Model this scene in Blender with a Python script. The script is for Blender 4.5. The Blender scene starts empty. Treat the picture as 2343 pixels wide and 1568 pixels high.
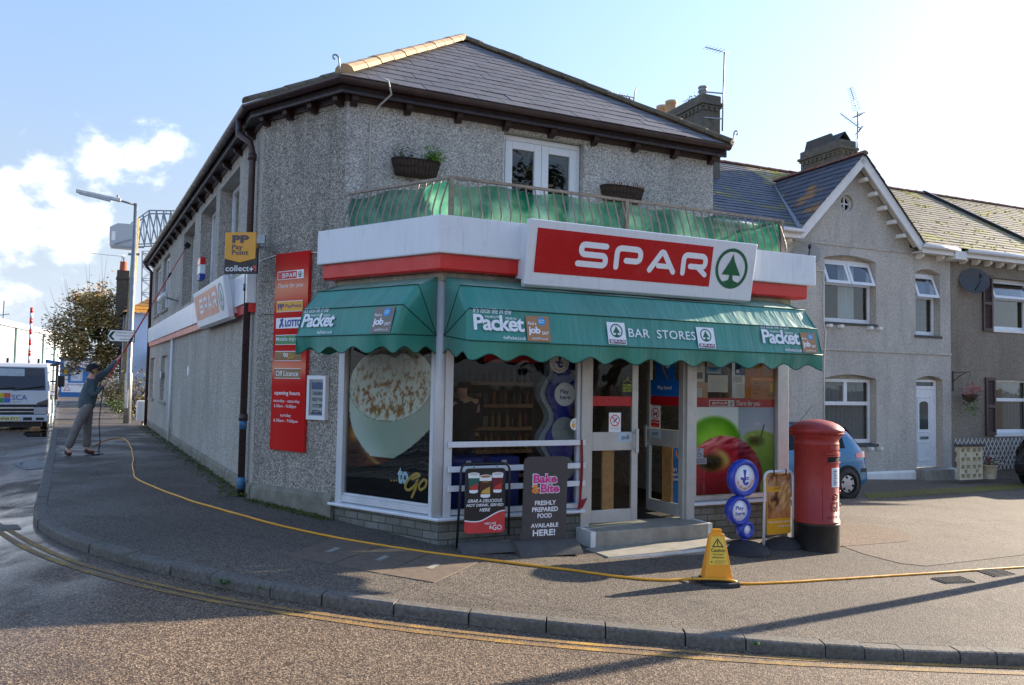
import bpy, bmesh, math, random
from mathutils import Matrix, Vector, noise as mnoise
R_ = math.radians
rnd = random.Random(7)
SC = bpy.context.scene
COL = SC.collection
# ------------------------------------------------------------------ camera
FD, CX, CY, CZ = 1814.7, 1171.0, 784.0, 1.8
PIT, ROL = R_(2.82), R_(1.05)
W_ = Vector((0, math.cos(PIT), math.sin(PIT))); r0 = Vector((1, 0, 0)); u0 = r0.cross(W_)
RX = r0*math.cos(ROL) + u0*math.sin(ROL); UY = -r0*math.sin(ROL) + u0*math.cos(ROL)
cd = bpy.data.cameras.new('camera'); cam = bpy.data.objects.new('camera', cd); COL.objects.link(cam)
cd.lens = 36*3000/3872; cd.sensor_width = 36; cd.clip_end = 3000; cd.clip_start = .05
m3 = Matrix((RX, UY, -W_)).transposed().to_4x4(); m3.translation = (0, 0, CZ); cam.matrix_world = m3
SC.camera = cam
SUN_AZ, SUN_EL = 55.6, 18.5      # azimuth measured clockwise from +Y
# ------------------------------------------------------------------ world
wd = bpy.data.worlds.new("World"); SC.world = wd; wd.use_nodes = True
nt = wd.node_tree; N = nt.nodes; LK = nt.links; N.clear()
out = N.new('ShaderNodeOutputWorld'); bg = N.new('ShaderNodeBackground'); bg.inputs[1].default_value = .10
sky = N.new('ShaderNodeTexSky'); sky.sky_type = 'NISHITA'; sky.sun_disc = False
sky.sun_elevation = R_(SUN_EL); sky.sun_rotation = R_(SUN_AZ); sky.air_density = 1.15; sky.dust_density = .5; sky.ozone_density = 1.2
tc = N.new('ShaderNodeTexCoord')
def dirv(px, py): return (RX*((px-CX)/FD) - UY*((py-CY)/FD) + W_).normalized()
def wmath(op, a, b=None, clamp=False):
    n = N.new('ShaderNodeMath'); n.operation = op; n.use_clamp = clamp
    for i, v in enumerate((a, b)):
        if v is None: continue
        if hasattr(v, 'is_output'): LK.new(v, n.inputs[i])
        else: n.inputs[i].default_value = v
    return n.outputs[0]
acc = None
for px, py, rad in ((20, 520, .07), (140, 535, .058), (215, 510, .03), (120, 430, .045), (240, 380, .05), (320, 372, .042), (385, 338, .03), (-90, 520, .09), (-280, 560, .15)):
    d = N.new('ShaderNodeVectorMath'); d.operation = 'DISTANCE'; LK.new(tc.outputs['Generated'], d.inputs[0]); d.inputs[1].default_value = dirv(px, py)
    v = wmath('SUBTRACT', 1.0, wmath('DIVIDE', d.outputs['Value'], rad))
    acc = v if acc is None else wmath('MAXIMUM', acc, v)
mp = N.new('ShaderNodeMapping'); mp.inputs['Scale'].default_value = (1, 1, 1.5); LK.new(tc.outputs['Generated'], mp.inputs[0])
nz = N.new('ShaderNodeTexNoise'); nz.inputs['Scale'].default_value = 21; nz.inputs['Detail'].default_value = 8; nz.inputs['Roughness'].default_value = .58; LK.new(mp.outputs[0], nz.inputs[0])
nz2 = N.new('ShaderNodeTexNoise'); nz2.inputs['Scale'].default_value = 5; nz2.inputs['Detail'].default_value = 5; LK.new(mp.outputs[0], nz2.inputs[0])
den = wmath('ADD', wmath('MAXIMUM', acc, -.9), wmath('MULTIPLY', wmath('SUBTRACT', nz.outputs[0], .5), 2.5))
al = N.new('ShaderNodeMapRange'); al.interpolation_type = 'SMOOTHSTEP'; al.inputs[1].default_value = .12; al.inputs[2].default_value = 1.05; LK.new(den, al.inputs[0])
ccol = N.new('ShaderNodeMix'); ccol.data_type = 'RGBA'; ccol.inputs[6].default_value = (4.4, 4.7, 5.3, 1); ccol.inputs[7].default_value = (6.3, 6.35, 6.5, 1)
LK.new(wmath('MULTIPLY', wmath('ADD', den, .1), 1.3, True), ccol.inputs[0])
mx = N.new('ShaderNodeMix'); mx.data_type = 'RGBA'; LK.new(wmath('MULTIPLY', al.outputs[0], .92), mx.inputs[0]); 
sz = N.new('ShaderNodeSeparateXYZ'); LK.new(tc.outputs['Generated'], sz.inputs[0])
lum = N.new('ShaderNodeRGBToBW'); LK.new(sky.outputs[0], lum.inputs[0])
pale = N.new('ShaderNodeMix'); pale.data_type = 'RGBA'; pale.blend_type = 'MULTIPLY'; pale.inputs[0].default_value = 1; LK.new(lum.outputs[0], pale.inputs[6]); tint = N.new('ShaderNodeMix'); tint.data_type = 'RGBA'; tint.blend_type = 'MULTIPLY'; tint.inputs[0].default_value = 1; LK.new(sky.outputs[0], tint.inputs[6]); tint.inputs[7].default_value = (.94, .95, 1.10, 1); pale.inputs[7].default_value = (.50, .57, .68, 1)
hz = N.new('ShaderNodeMapRange'); hz.interpolation_type = 'SMOOTHSTEP'; hz.inputs[1].default_value = .04; hz.inputs[2].default_value = .5; hz.inputs[3].default_value = .92; hz.inputs[4].default_value = .0; LK.new(sz.outputs[2], hz.inputs[0])
sk2 = N.new('ShaderNodeMix'); sk2.data_type = 'RGBA'; LK.new(hz.outputs[0], sk2.inputs[0]); LK.new(tint.outputs[2], sk2.inputs[6]); LK.new(pale.outputs[2], sk2.inputs[7])
cf = wmath('DIVIDE', 1.16, wmath('ADD', 1.0, wmath('MULTIPLY', lum.outputs[0], .045)))
sk3 = N.new('ShaderNodeVectorMath'); sk3.operation = 'SCALE'; LK.new(sk2.outputs[2], sk3.inputs[0]); LK.new(cf, sk3.inputs['Scale'])
LK.new(sk3.outputs[0], mx.inputs[6]); LK.new(ccol.outputs[2], mx.inputs[7])
LK.new(mx.outputs[2], bg.inputs[0]); LK.new(bg.outputs[0], out.inputs[0])
# ------------------------------------------------------------------ sun
sd = bpy.data.lights.new('sun', 'SUN'); so = bpy.data.objects.new('sun', sd); COL.objects.link(so)
sd.energy = 4.2; sd.angle = R_(.5); sd.color = (1, .86, .68)
az = R_(SUN_AZ); el = R_(SUN_EL)
sdir = Vector((math.sin(az)*math.cos(el), math.cos(az)*math.cos(el), math.sin(el)))
so.rotation_euler = (-sdir).to_track_quat('-Z', 'Y').to_euler()
vs = SC.view_settings; vs.view_transform = 'Standard'; vs.look = 'None'; vs.gamma = 1; vs.exposure = 1.65
# ------------------------------------------------------------------ frames: x along a wall, y into it, z up
def frame(o, deg):
    a = R_(deg); x = Vector((math.sin(a), math.cos(a), 0)); y = Vector((-x.y, x.x, 0))
    m = Matrix((x, y, (0, 0, 1))).transposed().to_4x4(); m.translation = (o[0], o[1], 0); return m
WORLD = Matrix.Identity(4)
def ray(px, py): return RX*((px-CX)/FD) - UY*((py-CY)/FD) + W_
def at(fr, px, py, off=0):
    """where a line of sight meets the plane y = off of a frame -> (x, z) in that frame"""
    inv = fr.inverted(); o = inv @ Vector((0, 0, CZ)); d = inv.to_3x3() @ ray(px, py)
    t = (off - o.y)/d.y; p = o + d*t; return p.x, p.z
def deep(px, py, Y):
    d = ray(px, py); return Vector((0, 0, CZ)) + d*(Y/d.y)
FF = frame((-.7533, 8.6), 65.07)                       # shop front, origin at the glazed corner
FS = frame((-.7533, 8.6), 125.63)                      # short side with the coffee poster
_b = FS @ Vector((-3.22, 0, 0)); FL = frame((_b.x, _b.y), 151.03)   # long street side
_h = deep(2120, 1072, 20.1); FH = frame((_h.x, _h.y), 66.6)        # terrace
# ground height
GX = ((-60, .0), (-30, .14), (-12, .21), (-4.2, .22), (-.8, .04), (3.8, -.2), (7, -.33), (10.5, -.46), (20, -.62), (60, -.9))
def gz(x):
    if x <= GX[0][0]: return GX[0][1]
    for i in range(len(GX)-1):
        (a, za), (b, zb) = GX[i], GX[i+1]
        if x <= b:
            def sl(k):
                if k <= 0 or k >= len(GX)-1: return 0 if k <= 0 else -.01
                s1 = (GX[k][1]-GX[k-1][1])/(GX[k][0]-GX[k-1][0]); s2 = (GX[k+1][1]-GX[k][1])/(GX[k+1][0]-GX[k][0])
                return 0 if s1*s2 <= 0 else 2*s1*s2/(s1+s2)
            h = b-a; t = (x-a)/h; m0, m1 = sl(i)*h, sl(i+1)*h
            return (2*t**3-3*t*t+1)*za + (t**3-2*t*t+t)*m0 + (-2*t**3+3*t*t)*zb + (t**3-t*t)*m1
    return GX[-1][1]
KH = .088
def ground(px, py, lift=0):
    d = ray(px, py); z = -.1 + lift
    for _ in range(40):
        t = (z-CZ)/d.z; p = d*t; z = .5*z + .5*(gz(p.x)+lift)
    return Vector((p.x, p.y, gz(p.x)+lift))
# ------------------------------------------------------------------ colours / materials
def lin(v): v /= 255; return v/12.92 if v <= .04045 else ((v+.055)/1.055)**2.4
def c(r, g, b): return (lin(r), lin(g), lin(b), 1)
MATS = {}
class NB:
    """small node helper"""
    def __init__(s, name):
        s.m = bpy.data.materials.new(name); s.m.use_nodes = True; s.t = s.m.node_tree; s.n = s.t.nodes; s.l = s.t.links
        s.b = s.n['Principled BSDF']; s.tc = s.n.new('ShaderNodeTexCoord')
    def put(s, sock, v):
        if hasattr(v, 'is_output'): s.l.new(v, sock)
        else: sock.default_value = v
    def co(s, scale=(1, 1, 1), kind='Object', rot=(0, 0, 0)):
        mp = s.n.new('ShaderNodeMapping'); mp.inputs['Scale'].default_value = scale; mp.inputs['Rotation'].default_value = rot; s.l.new(s.tc.outputs[kind], mp.inputs[0]); return mp.outputs[0]
    def noise(s, scale, detail=2, rough=.5, vec=None, dist=0, out=0):
        n = s.n.new('ShaderNodeTexNoise'); n.inputs['Scale'].default_value = scale; n.inputs['Detail'].default_value = detail; n.inputs['Roughness'].default_value = rough; n.inputs['Distortion'].default_value = dist
        s.l.new(vec or s.tc.outputs['Object'], n.inputs[0]); return n.outputs[out]
    def vor(s, scale, vec=None, feature='F1', out='Distance'):
        n = s.n.new('ShaderNodeTexVoronoi'); n.feature = feature; n.inputs['Scale'].default_value = scale; s.l.new(vec or s.tc.outputs['Object'], n.inputs[0]); return n.outputs[out]
    def ramp(s, f, stops, interp='LINEAR'):
        n = s.n.new('ShaderNodeValToRGB'); e = n.color_ramp; e.interpolation = interp
        while len(e.elements) < len(stops): e.elements.new(.5)
        for k, (p, col) in zip(e.elements, stops):
            k.position = p; k.color = col if isinstance(col, tuple) else (col, col, col, 1)
        s.l.new(f, n.inputs[0]); return n.outputs[0]
    def mix(s, f, a, b, mode='MIX'):
        n = s.n.new('ShaderNodeMix'); n.data_type = 'RGBA'; n.blend_type = mode; s.put(n.inputs[0], f); s.put(n.inputs[6], a); s.put(n.inputs[7], b); return n.outputs[2]
    def math(s, op, a, b=0, clamp=False):
        n = s.n.new('ShaderNodeMath'); n.operation = op; n.use_clamp = clamp; s.put(n.inputs[0], a); s.put(n.inputs[1], b); return n.outputs[0]
    def xyz(s, vec, k):
        n = s.n.new('ShaderNodeSeparateXYZ'); s.l.new(vec, n.inputs[0]); return n.outputs[k]
    def bump(s, h, st=.3, d=.01):
        n = s.n.new('ShaderNodeBump'); n.inputs['Strength'].default_value = st; n.inputs['Distance'].default_value = d; s.l.new(h, n.inputs['Height']); s.l.new(n.outputs[0], s.b.inputs['Normal'])
    def set(s, **k):
        for a, v in k.items(): s.put(s.b.inputs[{'col': 'Base Color', 'rough': 'Roughness', 'metal': 'Metallic', 'spec': 'Specular IOR Level', 'coat': 'Coat Weight', 'alpha': 'Alpha', 'em': 'Emission Color', 'ems': 'Emission Strength'}.get(a, a)], v)
        return s.m
def mat(name, col, rough=.55, metal=0, var=.12, vs=6, bump=0, bs=40, dirt=0, coat=0, spec=.5):
    """plain painted/moulded surface with uneven tone, a little dirt and optional grain"""
    b = NB(name); lo = tuple(x*(1-var) for x in col[:3])+(1,); hi = tuple(min(1, x*(1+var)) for x in col[:3])+(1,)
    k = b.ramp(b.noise(vs, 4, .6), [(.3, lo), (.7, hi)])
    if dirt:
        k = b.mix(b.math('MULTIPLY', b.ramp(b.noise(2.3, 6, .65, b.co((1, 1, .35))), [(.48, 0.), (.75, 1.)]), dirt), k, (.09, .085, .06, 1))
    b.set(col=k, rough=b.ramp(b.noise(vs*2.2, 3), [(.3, max(0., rough-.1)), (.7, min(1., rough+.1))]), metal=metal, coat=coat, spec=spec)
    if bump: b.bump(b.noise(bs, 3), bump, .004)
    MATS[name] = b.m; return b.m
# ------------------------------------------------------------------ things and mesh building
class Thing: pass
WM = {}
def props(o, label=None, cat=None, group=None, kind=None):
    if label: o['label'] = label
    if cat: o['category'] = cat
    if group: o['group'] = group
    if kind: o['kind'] = kind
def thing(name, label, cat, fr=WORLD, loc=(0, 0, 0), group=None):
    t = Thing(); t.fr = fr; t.loc = Vector(loc); t.e = bpy.data.objects.new(name, None); COL.objects.link(t.e)
    t.e.matrix_world = fr @ Matrix.Translation(t.loc); t.e.empty_display_size = .1; props(t.e, label, cat, group); return t
class MB:
    def __init__(s): s.v = []; s.f = []; s.mi = []; s.sm = []; s.col = None; s.cur = 0; s.smooth = False
    def add(s, pts, faces):
        o = len(s.v); s.v += [tuple(p) for p in pts]
        for f in faces: s.f.append([i+o for i in f]); s.mi.append(s.cur); s.sm.append(s.smooth)
        return s
    def box(s, x0, x1, y0, y1, z0, z1):
        return s.add([(x0, y0, z0), (x1, y0, z0), (x1, y1, z0), (x0, y1, z0), (x0, y0, z1), (x1, y0, z1), (x1, y1, z1), (x0, y1, z1)],
                     [(0, 3, 2, 1), (4, 5, 6, 7), (0, 1, 5, 4), (1, 2, 6, 5), (2, 3, 7, 6), (3, 0, 4, 7)])
    def bar(s, a, b, w, d, up=(0, 0, 1)):
        a = Vector(a); b = Vector(b); t = (b-a).normalized(); up = Vector(up)
        if abs(t.dot(up)) > .98: up = Vector((0, 1, 0))
        sx = t.cross(up).normalized(); sy = sx.cross(t).normalized(); P = []
        for p in (a, b):
            for i, j in ((-1, -1), (1, -1), (1, 1), (-1, 1)): P.append(p+sx*w/2*i+sy*d/2*j)
        return s.add(P, [(0, 3, 2, 1), (4, 5, 6, 7), (0, 1, 5, 4), (1, 2, 6, 5), (2, 3, 7, 6), (3, 0, 4, 7)])
    def quad(s, *p): return s.add(p, [tuple(range(len(p)))])
    def prism(s, pts, a, b, axis='y'):
        """pts: closed outline (x,z) pushed along y (axis y), (x,y) along z, or (y,z) along x"""
        n = len(pts); mk = {'y': lambda p, q: (p[0], q, p[1]), 'z': lambda p, q: (p[0], p[1], q), 'x': lambda p, q: (q, p[0], p[1])}[axis]
        return s.add([mk(p, a) for p in pts]+[mk(p, b) for p in pts], [tuple(range(n)), tuple(range(2*n-1, n-1, -1))]+[(i, i+n, (i+1) % n+n, (i+1) % n) for i in range(n)])
    def ring(s, outer, inner, a, b, axis='y'):
        """a plate between two outlines of equal point count, pushed from a to b"""
        n = len(outer); mk = {'y': lambda p, q: (p[0], q, p[1]), 'z': lambda p, q: (p[0], p[1], q), 'x': lambda p, q: (q, p[0], p[1])}[axis]
        V = [mk(p, q) for q in (a, b) for L in (outer, inner) for p in L]; F = []
        for i in range(n):
            j = (i+1) % n
            F += [(i, j, n+j, n+i), (2*n+i, 3*n+i, 3*n+j, 2*n+j), (i, 2*n+i, 2*n+j, j), (n+i, n+j, 3*n+j, 3*n+i)]
        return s.add(V, F)
    def tube(s, pts, r, seg=8, closed=False, cap=True, flat=1.):
        pts = [Vector(p) for p in pts]; n = len(pts); rr = r if isinstance(r, (list, tuple)) else [r]*n; P = []; up = None
        for i, p in enumerate(pts):
            a = pts[(i-1) % n] if closed or i else p; b = pts[(i+1) % n] if closed or i < n-1 else p
            t = (b-a).normalized()
            if up is None: up = Vector((0, 0, 1)) if abs(t.z) < .9 else Vector((0, 1, 0))
            sx = t.cross(up)
            if sx.length < 1e-4: sx = t.orthogonal()
            sx.normalize(); sy = sx.cross(t).normalized(); up = sy
            for k in range(seg):
                q = 2*math.pi*k/seg; P.append(p+(sx*math.cos(q)+sy*math.sin(q)*flat)*rr[i])
        F = []
        for i in range(n if closed else n-1):
            for k in range(seg):
                a = i*seg+k; b = i*seg+(k+1) % seg; j = (i+1) % n
                F.append((a, b, j*seg+(k+1) % seg, j*seg+k))
        if cap and not closed: F += [tuple(range(seg-1, -1, -1)), tuple(range((n-1)*seg, n*seg))]
        sm = s.smooth; s.smooth = True; s.add(P, F); s.smooth = sm; return s
    def lathe(s, prof, o=(0, 0, 0), seg=24, axis='z', a0=0, a1=2*math.pi):
        full = abs(a1-a0-2*math.pi) < 1e-6; P = []; F = []; m = seg if full else seg+1
        for r, h in prof:
            for k in range(m):
                q = a0+(a1-a0)*k/seg; x, y = r*math.cos(q), r*math.sin(q)
                P.append({'z': (o[0]+x, o[1]+y, o[2]+h), 'y': (o[0]+x, o[1]+h, o[2]+y), 'x': (o[0]+h, o[1]+x, o[2]+y)}[axis])
        for i in range(len(prof)-1):
            for k in range(seg):
                k2 = (k+1) % m; F.append((i*m+k, i*m+k2, (i+1)*m+k2, (i+1)*m+k))
        sm = s.smooth; s.smooth = True; s.add(P, F); s.smooth = sm; return s
    def grid(s, fn, nu, nv, smooth=True):
        P = [fn(i/nu, j/nv) for j in range(nv+1) for i in range(nu+1)]; w = nu+1
        sm = s.smooth; s.smooth = smooth; s.add(P, [(j*w+i, j*w+i+1, (j+1)*w+i+1, (j+1)*w+i) for j in range(nv) for i in range(nu)]); s.smooth = sm; return s
    def ball(s, o, r, seg=12, rings=8, jit=0):
        r = r if isinstance(r, (tuple, list)) else (r, r, r)
        def fn(u, v):
            a = 2*math.pi*u; b = math.pi*(v-.5); k = 1+jit*mnoise.noise(Vector((math.cos(a)*math.cos(b)*3+o[0], math.sin(a)*math.cos(b)*3+o[1], math.sin(b)*3)))
            return (o[0]+r[0]*k*math.cos(a)*math.cos(b), o[1]+r[1]*k*math.sin(a)*math.cos(b), o[2]+r[2]*k*math.sin(b))
        return s.grid(fn, seg, rings)
    def wall(s, x0, x1, z0, z1, y0, y1, holes=()):
        xs = sorted({x0, x1, *[h[0] for h in holes], *[h[1] for h in holes]}); zs = sorted({z0, z1, *[h[2] for h in holes], *[h[3] for h in holes]})
        for a, b in zip(xs, xs[1:]):
            for d, e in zip(zs, zs[1:]):
                mx, mz = (a+b)/2, (d+e)/2
                if any(h[0] < mx < h[1] and h[2] < mz < h[3] for h in holes): continue
                s.quad((a, y0, d), (b, y0, d), (b, y0, e), (a, y0, e)); s.quad((a, y1, d), (a, y1, e), (b, y1, e), (b, y1, d))
        for a, b, d, e in holes:
            s.quad((a, y0, d), (a, y0, e), (a, y1, e), (a, y1, d)); s.quad((b, y0, d), (b, y1, d), (b, y1, e), (b, y0, e))
            s.quad((a, y0, e), (b, y0, e), (b, y1, e), (a, y1, e)); s.quad((a, y0, d), (a, y1, d), (b, y1, d), (b, y0, d))
        s.quad((x0, y0, z0), (x0, y1, z0), (x0, y1, z1), (x0, y0, z1)); s.quad((x1, y0, z0), (x1, y0, z1), (x1, y1, z1), (x1, y1, z0)); s.quad((x0, y0, z1), (x0, y1, z1), (x1, y1, z1), (x1, y0, z1))
        return s
    def mesh(s, name, mats, shift=Vector((0, 0, 0)), weld=False):
        me = bpy.data.meshes.new(name); me.from_pydata([(x-shift.x, y-shift.y, z-shift.z) for x, y, z in s.v], [], s.f)
        for m in (mats if isinstance(mats, (list, tuple)) else [mats]): me.materials.append(m)
        me.polygons.foreach_set('material_index', s.mi); me.polygons.foreach_set('use_smooth', s.sm)
        if s.col:
            at_ = me.color_attributes.new('Col', 'FLOAT_COLOR', 'POINT'); at_.data.foreach_set('color', [x for cc in s.col for x in (lin(cc[0]), lin(cc[1]), lin(cc[2]), 1)])
        bm = bmesh.new(); bm.from_mesh(me)
        if weld: bmesh.ops.remove_doubles(bm, verts=bm.verts, dist=1e-4)
        bmesh.ops.recalc_face_normals(bm, faces=bm.faces); bm.to_mesh(me); bm.free(); me.update(); return me
    def build(s, name, mats, t, parent=None, bev=0, label=None, weld=False, fr=None):
        """fr = frame the points are given in (default: the thing's own)"""
        Wt = t.fr @ Matrix.Translation(t.loc)
        o = bpy.data.objects.new(name, s.mesh(name, mats, Vector((0, 0, 0)) if fr else t.loc, weld)); COL.objects.link(o); p = parent or t.e
        Wo = fr or Wt; o.parent = p; o.matrix_basis = (WM[p.name] if parent else Wt).inverted() @ Wo; WM[o.name] = Wo
        if bev: s.bevel(o, bev)
        if label: o['label'] = label
        return o
    @staticmethod
    def bevel(o, w, seg=2):
        b = o.modifiers.new('bevel', 'BEVEL'); b.width = w; b.segments = seg; b.limit_method = 'ANGLE'; b.angle_limit = R_(40)
    def solo(s, name, label, cat, mats, fr=WORLD, loc=(0, 0, 0), group=None, kind=None, bev=0, weld=False):
        o = bpy.data.objects.new(name, s.mesh(name, mats, Vector(loc), weld)); COL.objects.link(o); o.matrix_world = fr @ Matrix.Translation(Vector(loc))
        props(o, label, cat, group, kind)
        if bev: s.bevel(o, bev)
        return o
def copy_tree(o, parent=None):
    n = o.copy(); COL.objects.link(n)
    if parent: n.parent = parent
    for ch in list(o.children): copy_tree(ch, n)
    return n
def arc(cx, cz, r, a0, a1, n=8, rz=None):
    return [(cx+r*math.cos(R_(a0+(a1-a0)*i/n)), cz+(rz or r)*math.sin(R_(a0+(a1-a0)*i/n))) for i in range(n+1)]
def circle(cx, cz, r, n=32, rz=None): return arc(cx, cz, r, 0, 360, n, rz)[:-1]
def rrect(x0, x1, z0, z1, r, n=5):
    return arc(x1-r, z1-r, r, 0, 90, n)+arc(x0+r, z1-r, r, 90, 180, n)+arc(x0+r, z0+r, r, 180, 270, n)+arc(x1-r, z0+r, r, 270, 360, n)
# ------------------------------------------------------------------ lettering
_tc = bpy.data.curves.new('lettering', 'FONT')
_to = bpy.data.objects.new('lettering', _tc)
def textmesh(s, bold=0, shear=0, spacing=1.):
    _tc.body = s; _tc.size = 1; _tc.offset = bold; _tc.shear = shear; _tc.space_character = spacing; _tc.resolution_u = 3; _tc.extrude = 0; _tc.align_x = 'LEFT'
    COL.objects.link(_to); dg = bpy.context.evaluated_depsgraph_get(); me = bpy.data.meshes.new_from_object(_to.evaluated_get(dg)); COL.objects.unlink(_to)
    V = [tuple(v.co) for v in me.vertices]; F = [tuple(p.vertices) for p in me.polygons]; bpy.data.meshes.remove(me); return V, F
_tcache = {}
def letters(mb, s, x0, x1, z0, z1, y, bold=0, shear=0, spacing=1., keep=False, th=0):
    """adds text fitted into a box of the frame; keep = keep letter proportions (height given, centred)"""
    k = (s, bold, shear, spacing)
    if k not in _tcache: _tcache[k] = textmesh(*k)
    V, F = _tcache[k]
    if not V: return mb
    ax, bx = min(v[0] for v in V), max(v[0] for v in V); az_, bz = min(v[1] for v in V), max(v[1] for v in V)
    sx, sz = (x1-x0)/(bx-ax), (z1-z0)/(bz-az_); ox, oz = x0, z0
    if keep:
        q = min(sx, sz); ox = (x0+x1)/2-(bx-ax)*q/2; oz = (z0+z1)/2-(bz-az_)*q/2; sx = sz = q
    return mb.add([(ox+(v[0]-ax)*sx, y, oz+(v[1]-az_)*sz) for v in V], F)
def text(t, s, x0, x1, z0, z1, y, m, bold=0, shear=0, spacing=1., keep=False, name='lettering', parent=None, fr=None):
    mb = MB(); letters(mb, s, x0, x1, z0, z1, y, bold, shear, spacing, keep); return mb.build(name, m, t, parent, fr=fr)
def stroke(mb, pts, w, y, closed=False, cap=True, n=6):
    """flat ribbon with round ends along (x,z) points"""
    p = [Vector(q) for q in pts]; m = len(p); Lf, Rt = [], []
    for i in range(m):
        a = p[(i-1) % m] if (closed or i) else p[i]; b = p[(i+1) % m] if (closed or i < m-1) else p[i]
        d1 = (p[i]-a).normalized() if (p[i]-a).length > 1e-9 else (b-p[i]).normalized(); d2 = (b-p[i]).normalized() if (b-p[i]).length > 1e-9 else d1
        n1 = Vector((-d1.y, d1.x)); n2 = Vector((-d2.y, d2.x)); q = (n1+n2); q = q/max(.35, q.length_squared/2) if q.length > 1e-6 else n1
        Lf.append(p[i]+q*w/2); Rt.append(p[i]-q*w/2)
    if closed:
        mb.add([(v.x, y, v.y) for v in Lf]+[(v.x, y, v.y) for v in Rt], [(i, (i+1) % m, m+(i+1) % m, m+i) for i in range(m)]); return mb
    mb.add([(v.x, y, v.y) for v in Lf]+[(v.x, y, v.y) for v in Rt], [(i, i+1, m+i+1, m+i) for i in range(m-1)])
    if cap:
        for e, q in ((0, p[1]-p[0]), (m-1, p[-2]-p[-1])):
            a = math.atan2(-q.y, -q.x); mb.add([(p[e].x+w/2*math.cos(a+math.pi*(k/n-.5)), y, p[e].y+w/2*math.sin(a+math.pi*(k/n-.5))) for k in range(n+1)], [tuple(range(n+1))])
    return mb
def spar_word(mb, x0, x1, z0, z1, y):
    """four wide rounded letters S P A R"""
    h = z1-z0; w = (x1-x0)/4.62; st = h*.235; g = (x1-x0-4*w)/3; r = h*.24
    def rc(pts, rad):
        o = [pts[0]]
        for i in range(1, len(pts)-1):
            a, b, d = Vector(pts[i-1]), Vector(pts[i]), Vector(pts[i+1]); q = min(rad, (a-b).length*.49, (d-b).length*.49)
            s_, e_ = b+(a-b).normalized()*q, b+(d-b).normalized()*q
            o += [tuple(s_.lerp(b, t).lerp(b.lerp(e_, t), t)) for t in (0, .17, .33, .5, .67, .83, 1)]
        return o+[pts[-1]]
    hs = st/2; X = x0
    stroke(mb, rc([(X+w-hs, z1-hs-h*.06), (X+w-hs-.001, z1-hs), (X+hs, z1-hs), (X+hs, z0+h/2), (X+w-hs, z0+h/2), (X+w-hs, z0+hs), (X, z0+hs)][1:], r), st, y); X += w+g
    stroke(mb, rc([(X+hs, z0+hs), (X+hs, z1-hs), (X+w-hs, z1-hs), (X+w-hs, z0+h*.4), (X+w*.42, z0+h*.4)], r), st, y); X += w+g
    stroke(mb, rc([(X+hs*.8, z0+hs), (X+w/2-w*.04, z1-hs), (X+w/2+w*.04, z1-hs), (X+w-hs*.8, z0+hs)], r*.6), st, y)
    stroke(mb, [(X+w*.36, z0+h*.32), (X+w*.8, z0+h*.32)], st*.9, y-.0012); X += w+g
    stroke(mb, rc([(X+hs, z0+hs), (X+hs, z1-hs), (X+w-hs, z1-hs), (X+w-hs, z0+h*.42), (X+w*.35, z0+h*.42)], r), st, y)
    stroke(mb, [(X+w*.62, z0+h*.42), (X+w-hs*.8, z0+hs)], st*.95, y-.0012)
def fir_mark(mb, cx, cz, r, y):
    """round emblem: ring and stylised fir"""
    mb.ring(circle(cx, cz, r, 40), circle(cx, cz, r*.84, 40), y-.002, y)
    k = r
    mb.prism([(cx, cz+.72*k), (cx+.14*k, cz+.38*k), (cx+.58*k, cz-.32*k), (cx-.58*k, cz-.32*k), (cx-.14*k, cz+.38*k)], y-.002, y)
    mb.prism([(cx-.11*k, cz-.325*k), (cx+.11*k, cz-.325*k), (cx+.11*k, cz-.5*k), (cx+.2*k, cz-.6*k), (cx+.42*k, cz-.66*k), (cx+.5*k, cz-.68*k), (cx+.1*k, cz-.86*k), (cx-.1*k, cz-.86*k), (cx-.5*k, cz-.68*k), (cx-.42*k, cz-.66*k), (cx-.2*k, cz-.6*k), (cx-.11*k, cz-.5*k)], y-.002, y)
# printed pictures: a flat panel whose pattern is evaluated point by point
def paint(name, t, x0, x1, z0, z1, y, nx, nz, fn, m, parent=None, fr=None):
    mb = MB(); mb.grid(lambda u, v: (x0+(x1-x0)*u, y, z0+(z1-z0)*v), nx, nz, False)
    mb.col = [fn(i/nx, j/nz) for j in range(nz+1) for i in range(nx+1)]
    return mb.build(name, m, t, parent, fr=fr)
def mixc(a, b, k): k = max(0, min(1, k)); return tuple(x+(y-x)*k for x, y in zip(a, b))
def sstep(a, b, x): t = max(0, min(1, (x-a)/(b-a))); return t*t*(3-2*t)
def nz3(x, y, z=0): return mnoise.noise(Vector((x, y, z)))
def fbm(x, y, z=0, o=4): return mnoise.fractal(Vector((x, y, z)), 1., 2., o)
# ------------------------------------------------------------------ materials
def pebble(name, dark, mid, light, scale=46, streak=.5, bst=.6, dcol=(.07, .068, .06, 1)):
    b = NB(name); v = b.vor(scale, out='Color'); g = b.math('ADD', b.math('MULTIPLY', b.xyz(v, 0), .75), b.math('MULTIPLY', b.noise(scale*1.7, 2), .35))
    k = b.ramp(g, [(.18, dark), (.42, mid), (.6, mid), (.9, light)])
    big = b.ramp(b.noise(1.1, 5, .6, b.co((1, 1, .45))), [(.35, .86), (.65, 1.08)])
    k = b.mix(1., k, big, 'MULTIPLY')
    st = b.ramp(b.noise(2.2, 6, .7, b.co((1.3, 1.3, .22))), [(.5, 0.), (.72, 1.)])
    k = b.mix(b.math('MULTIPLY', st, streak), k, dcol); b.set(col=k, rough=.9, spec=.25)
    b.bump(b.vor(scale), bst, .012); MATS[name] = b.m; return b.m
M_PEB = pebble('pebbledash', c(128, 122, 112), c(176, 169, 157), c(218, 210, 197), 80, .25)
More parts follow.
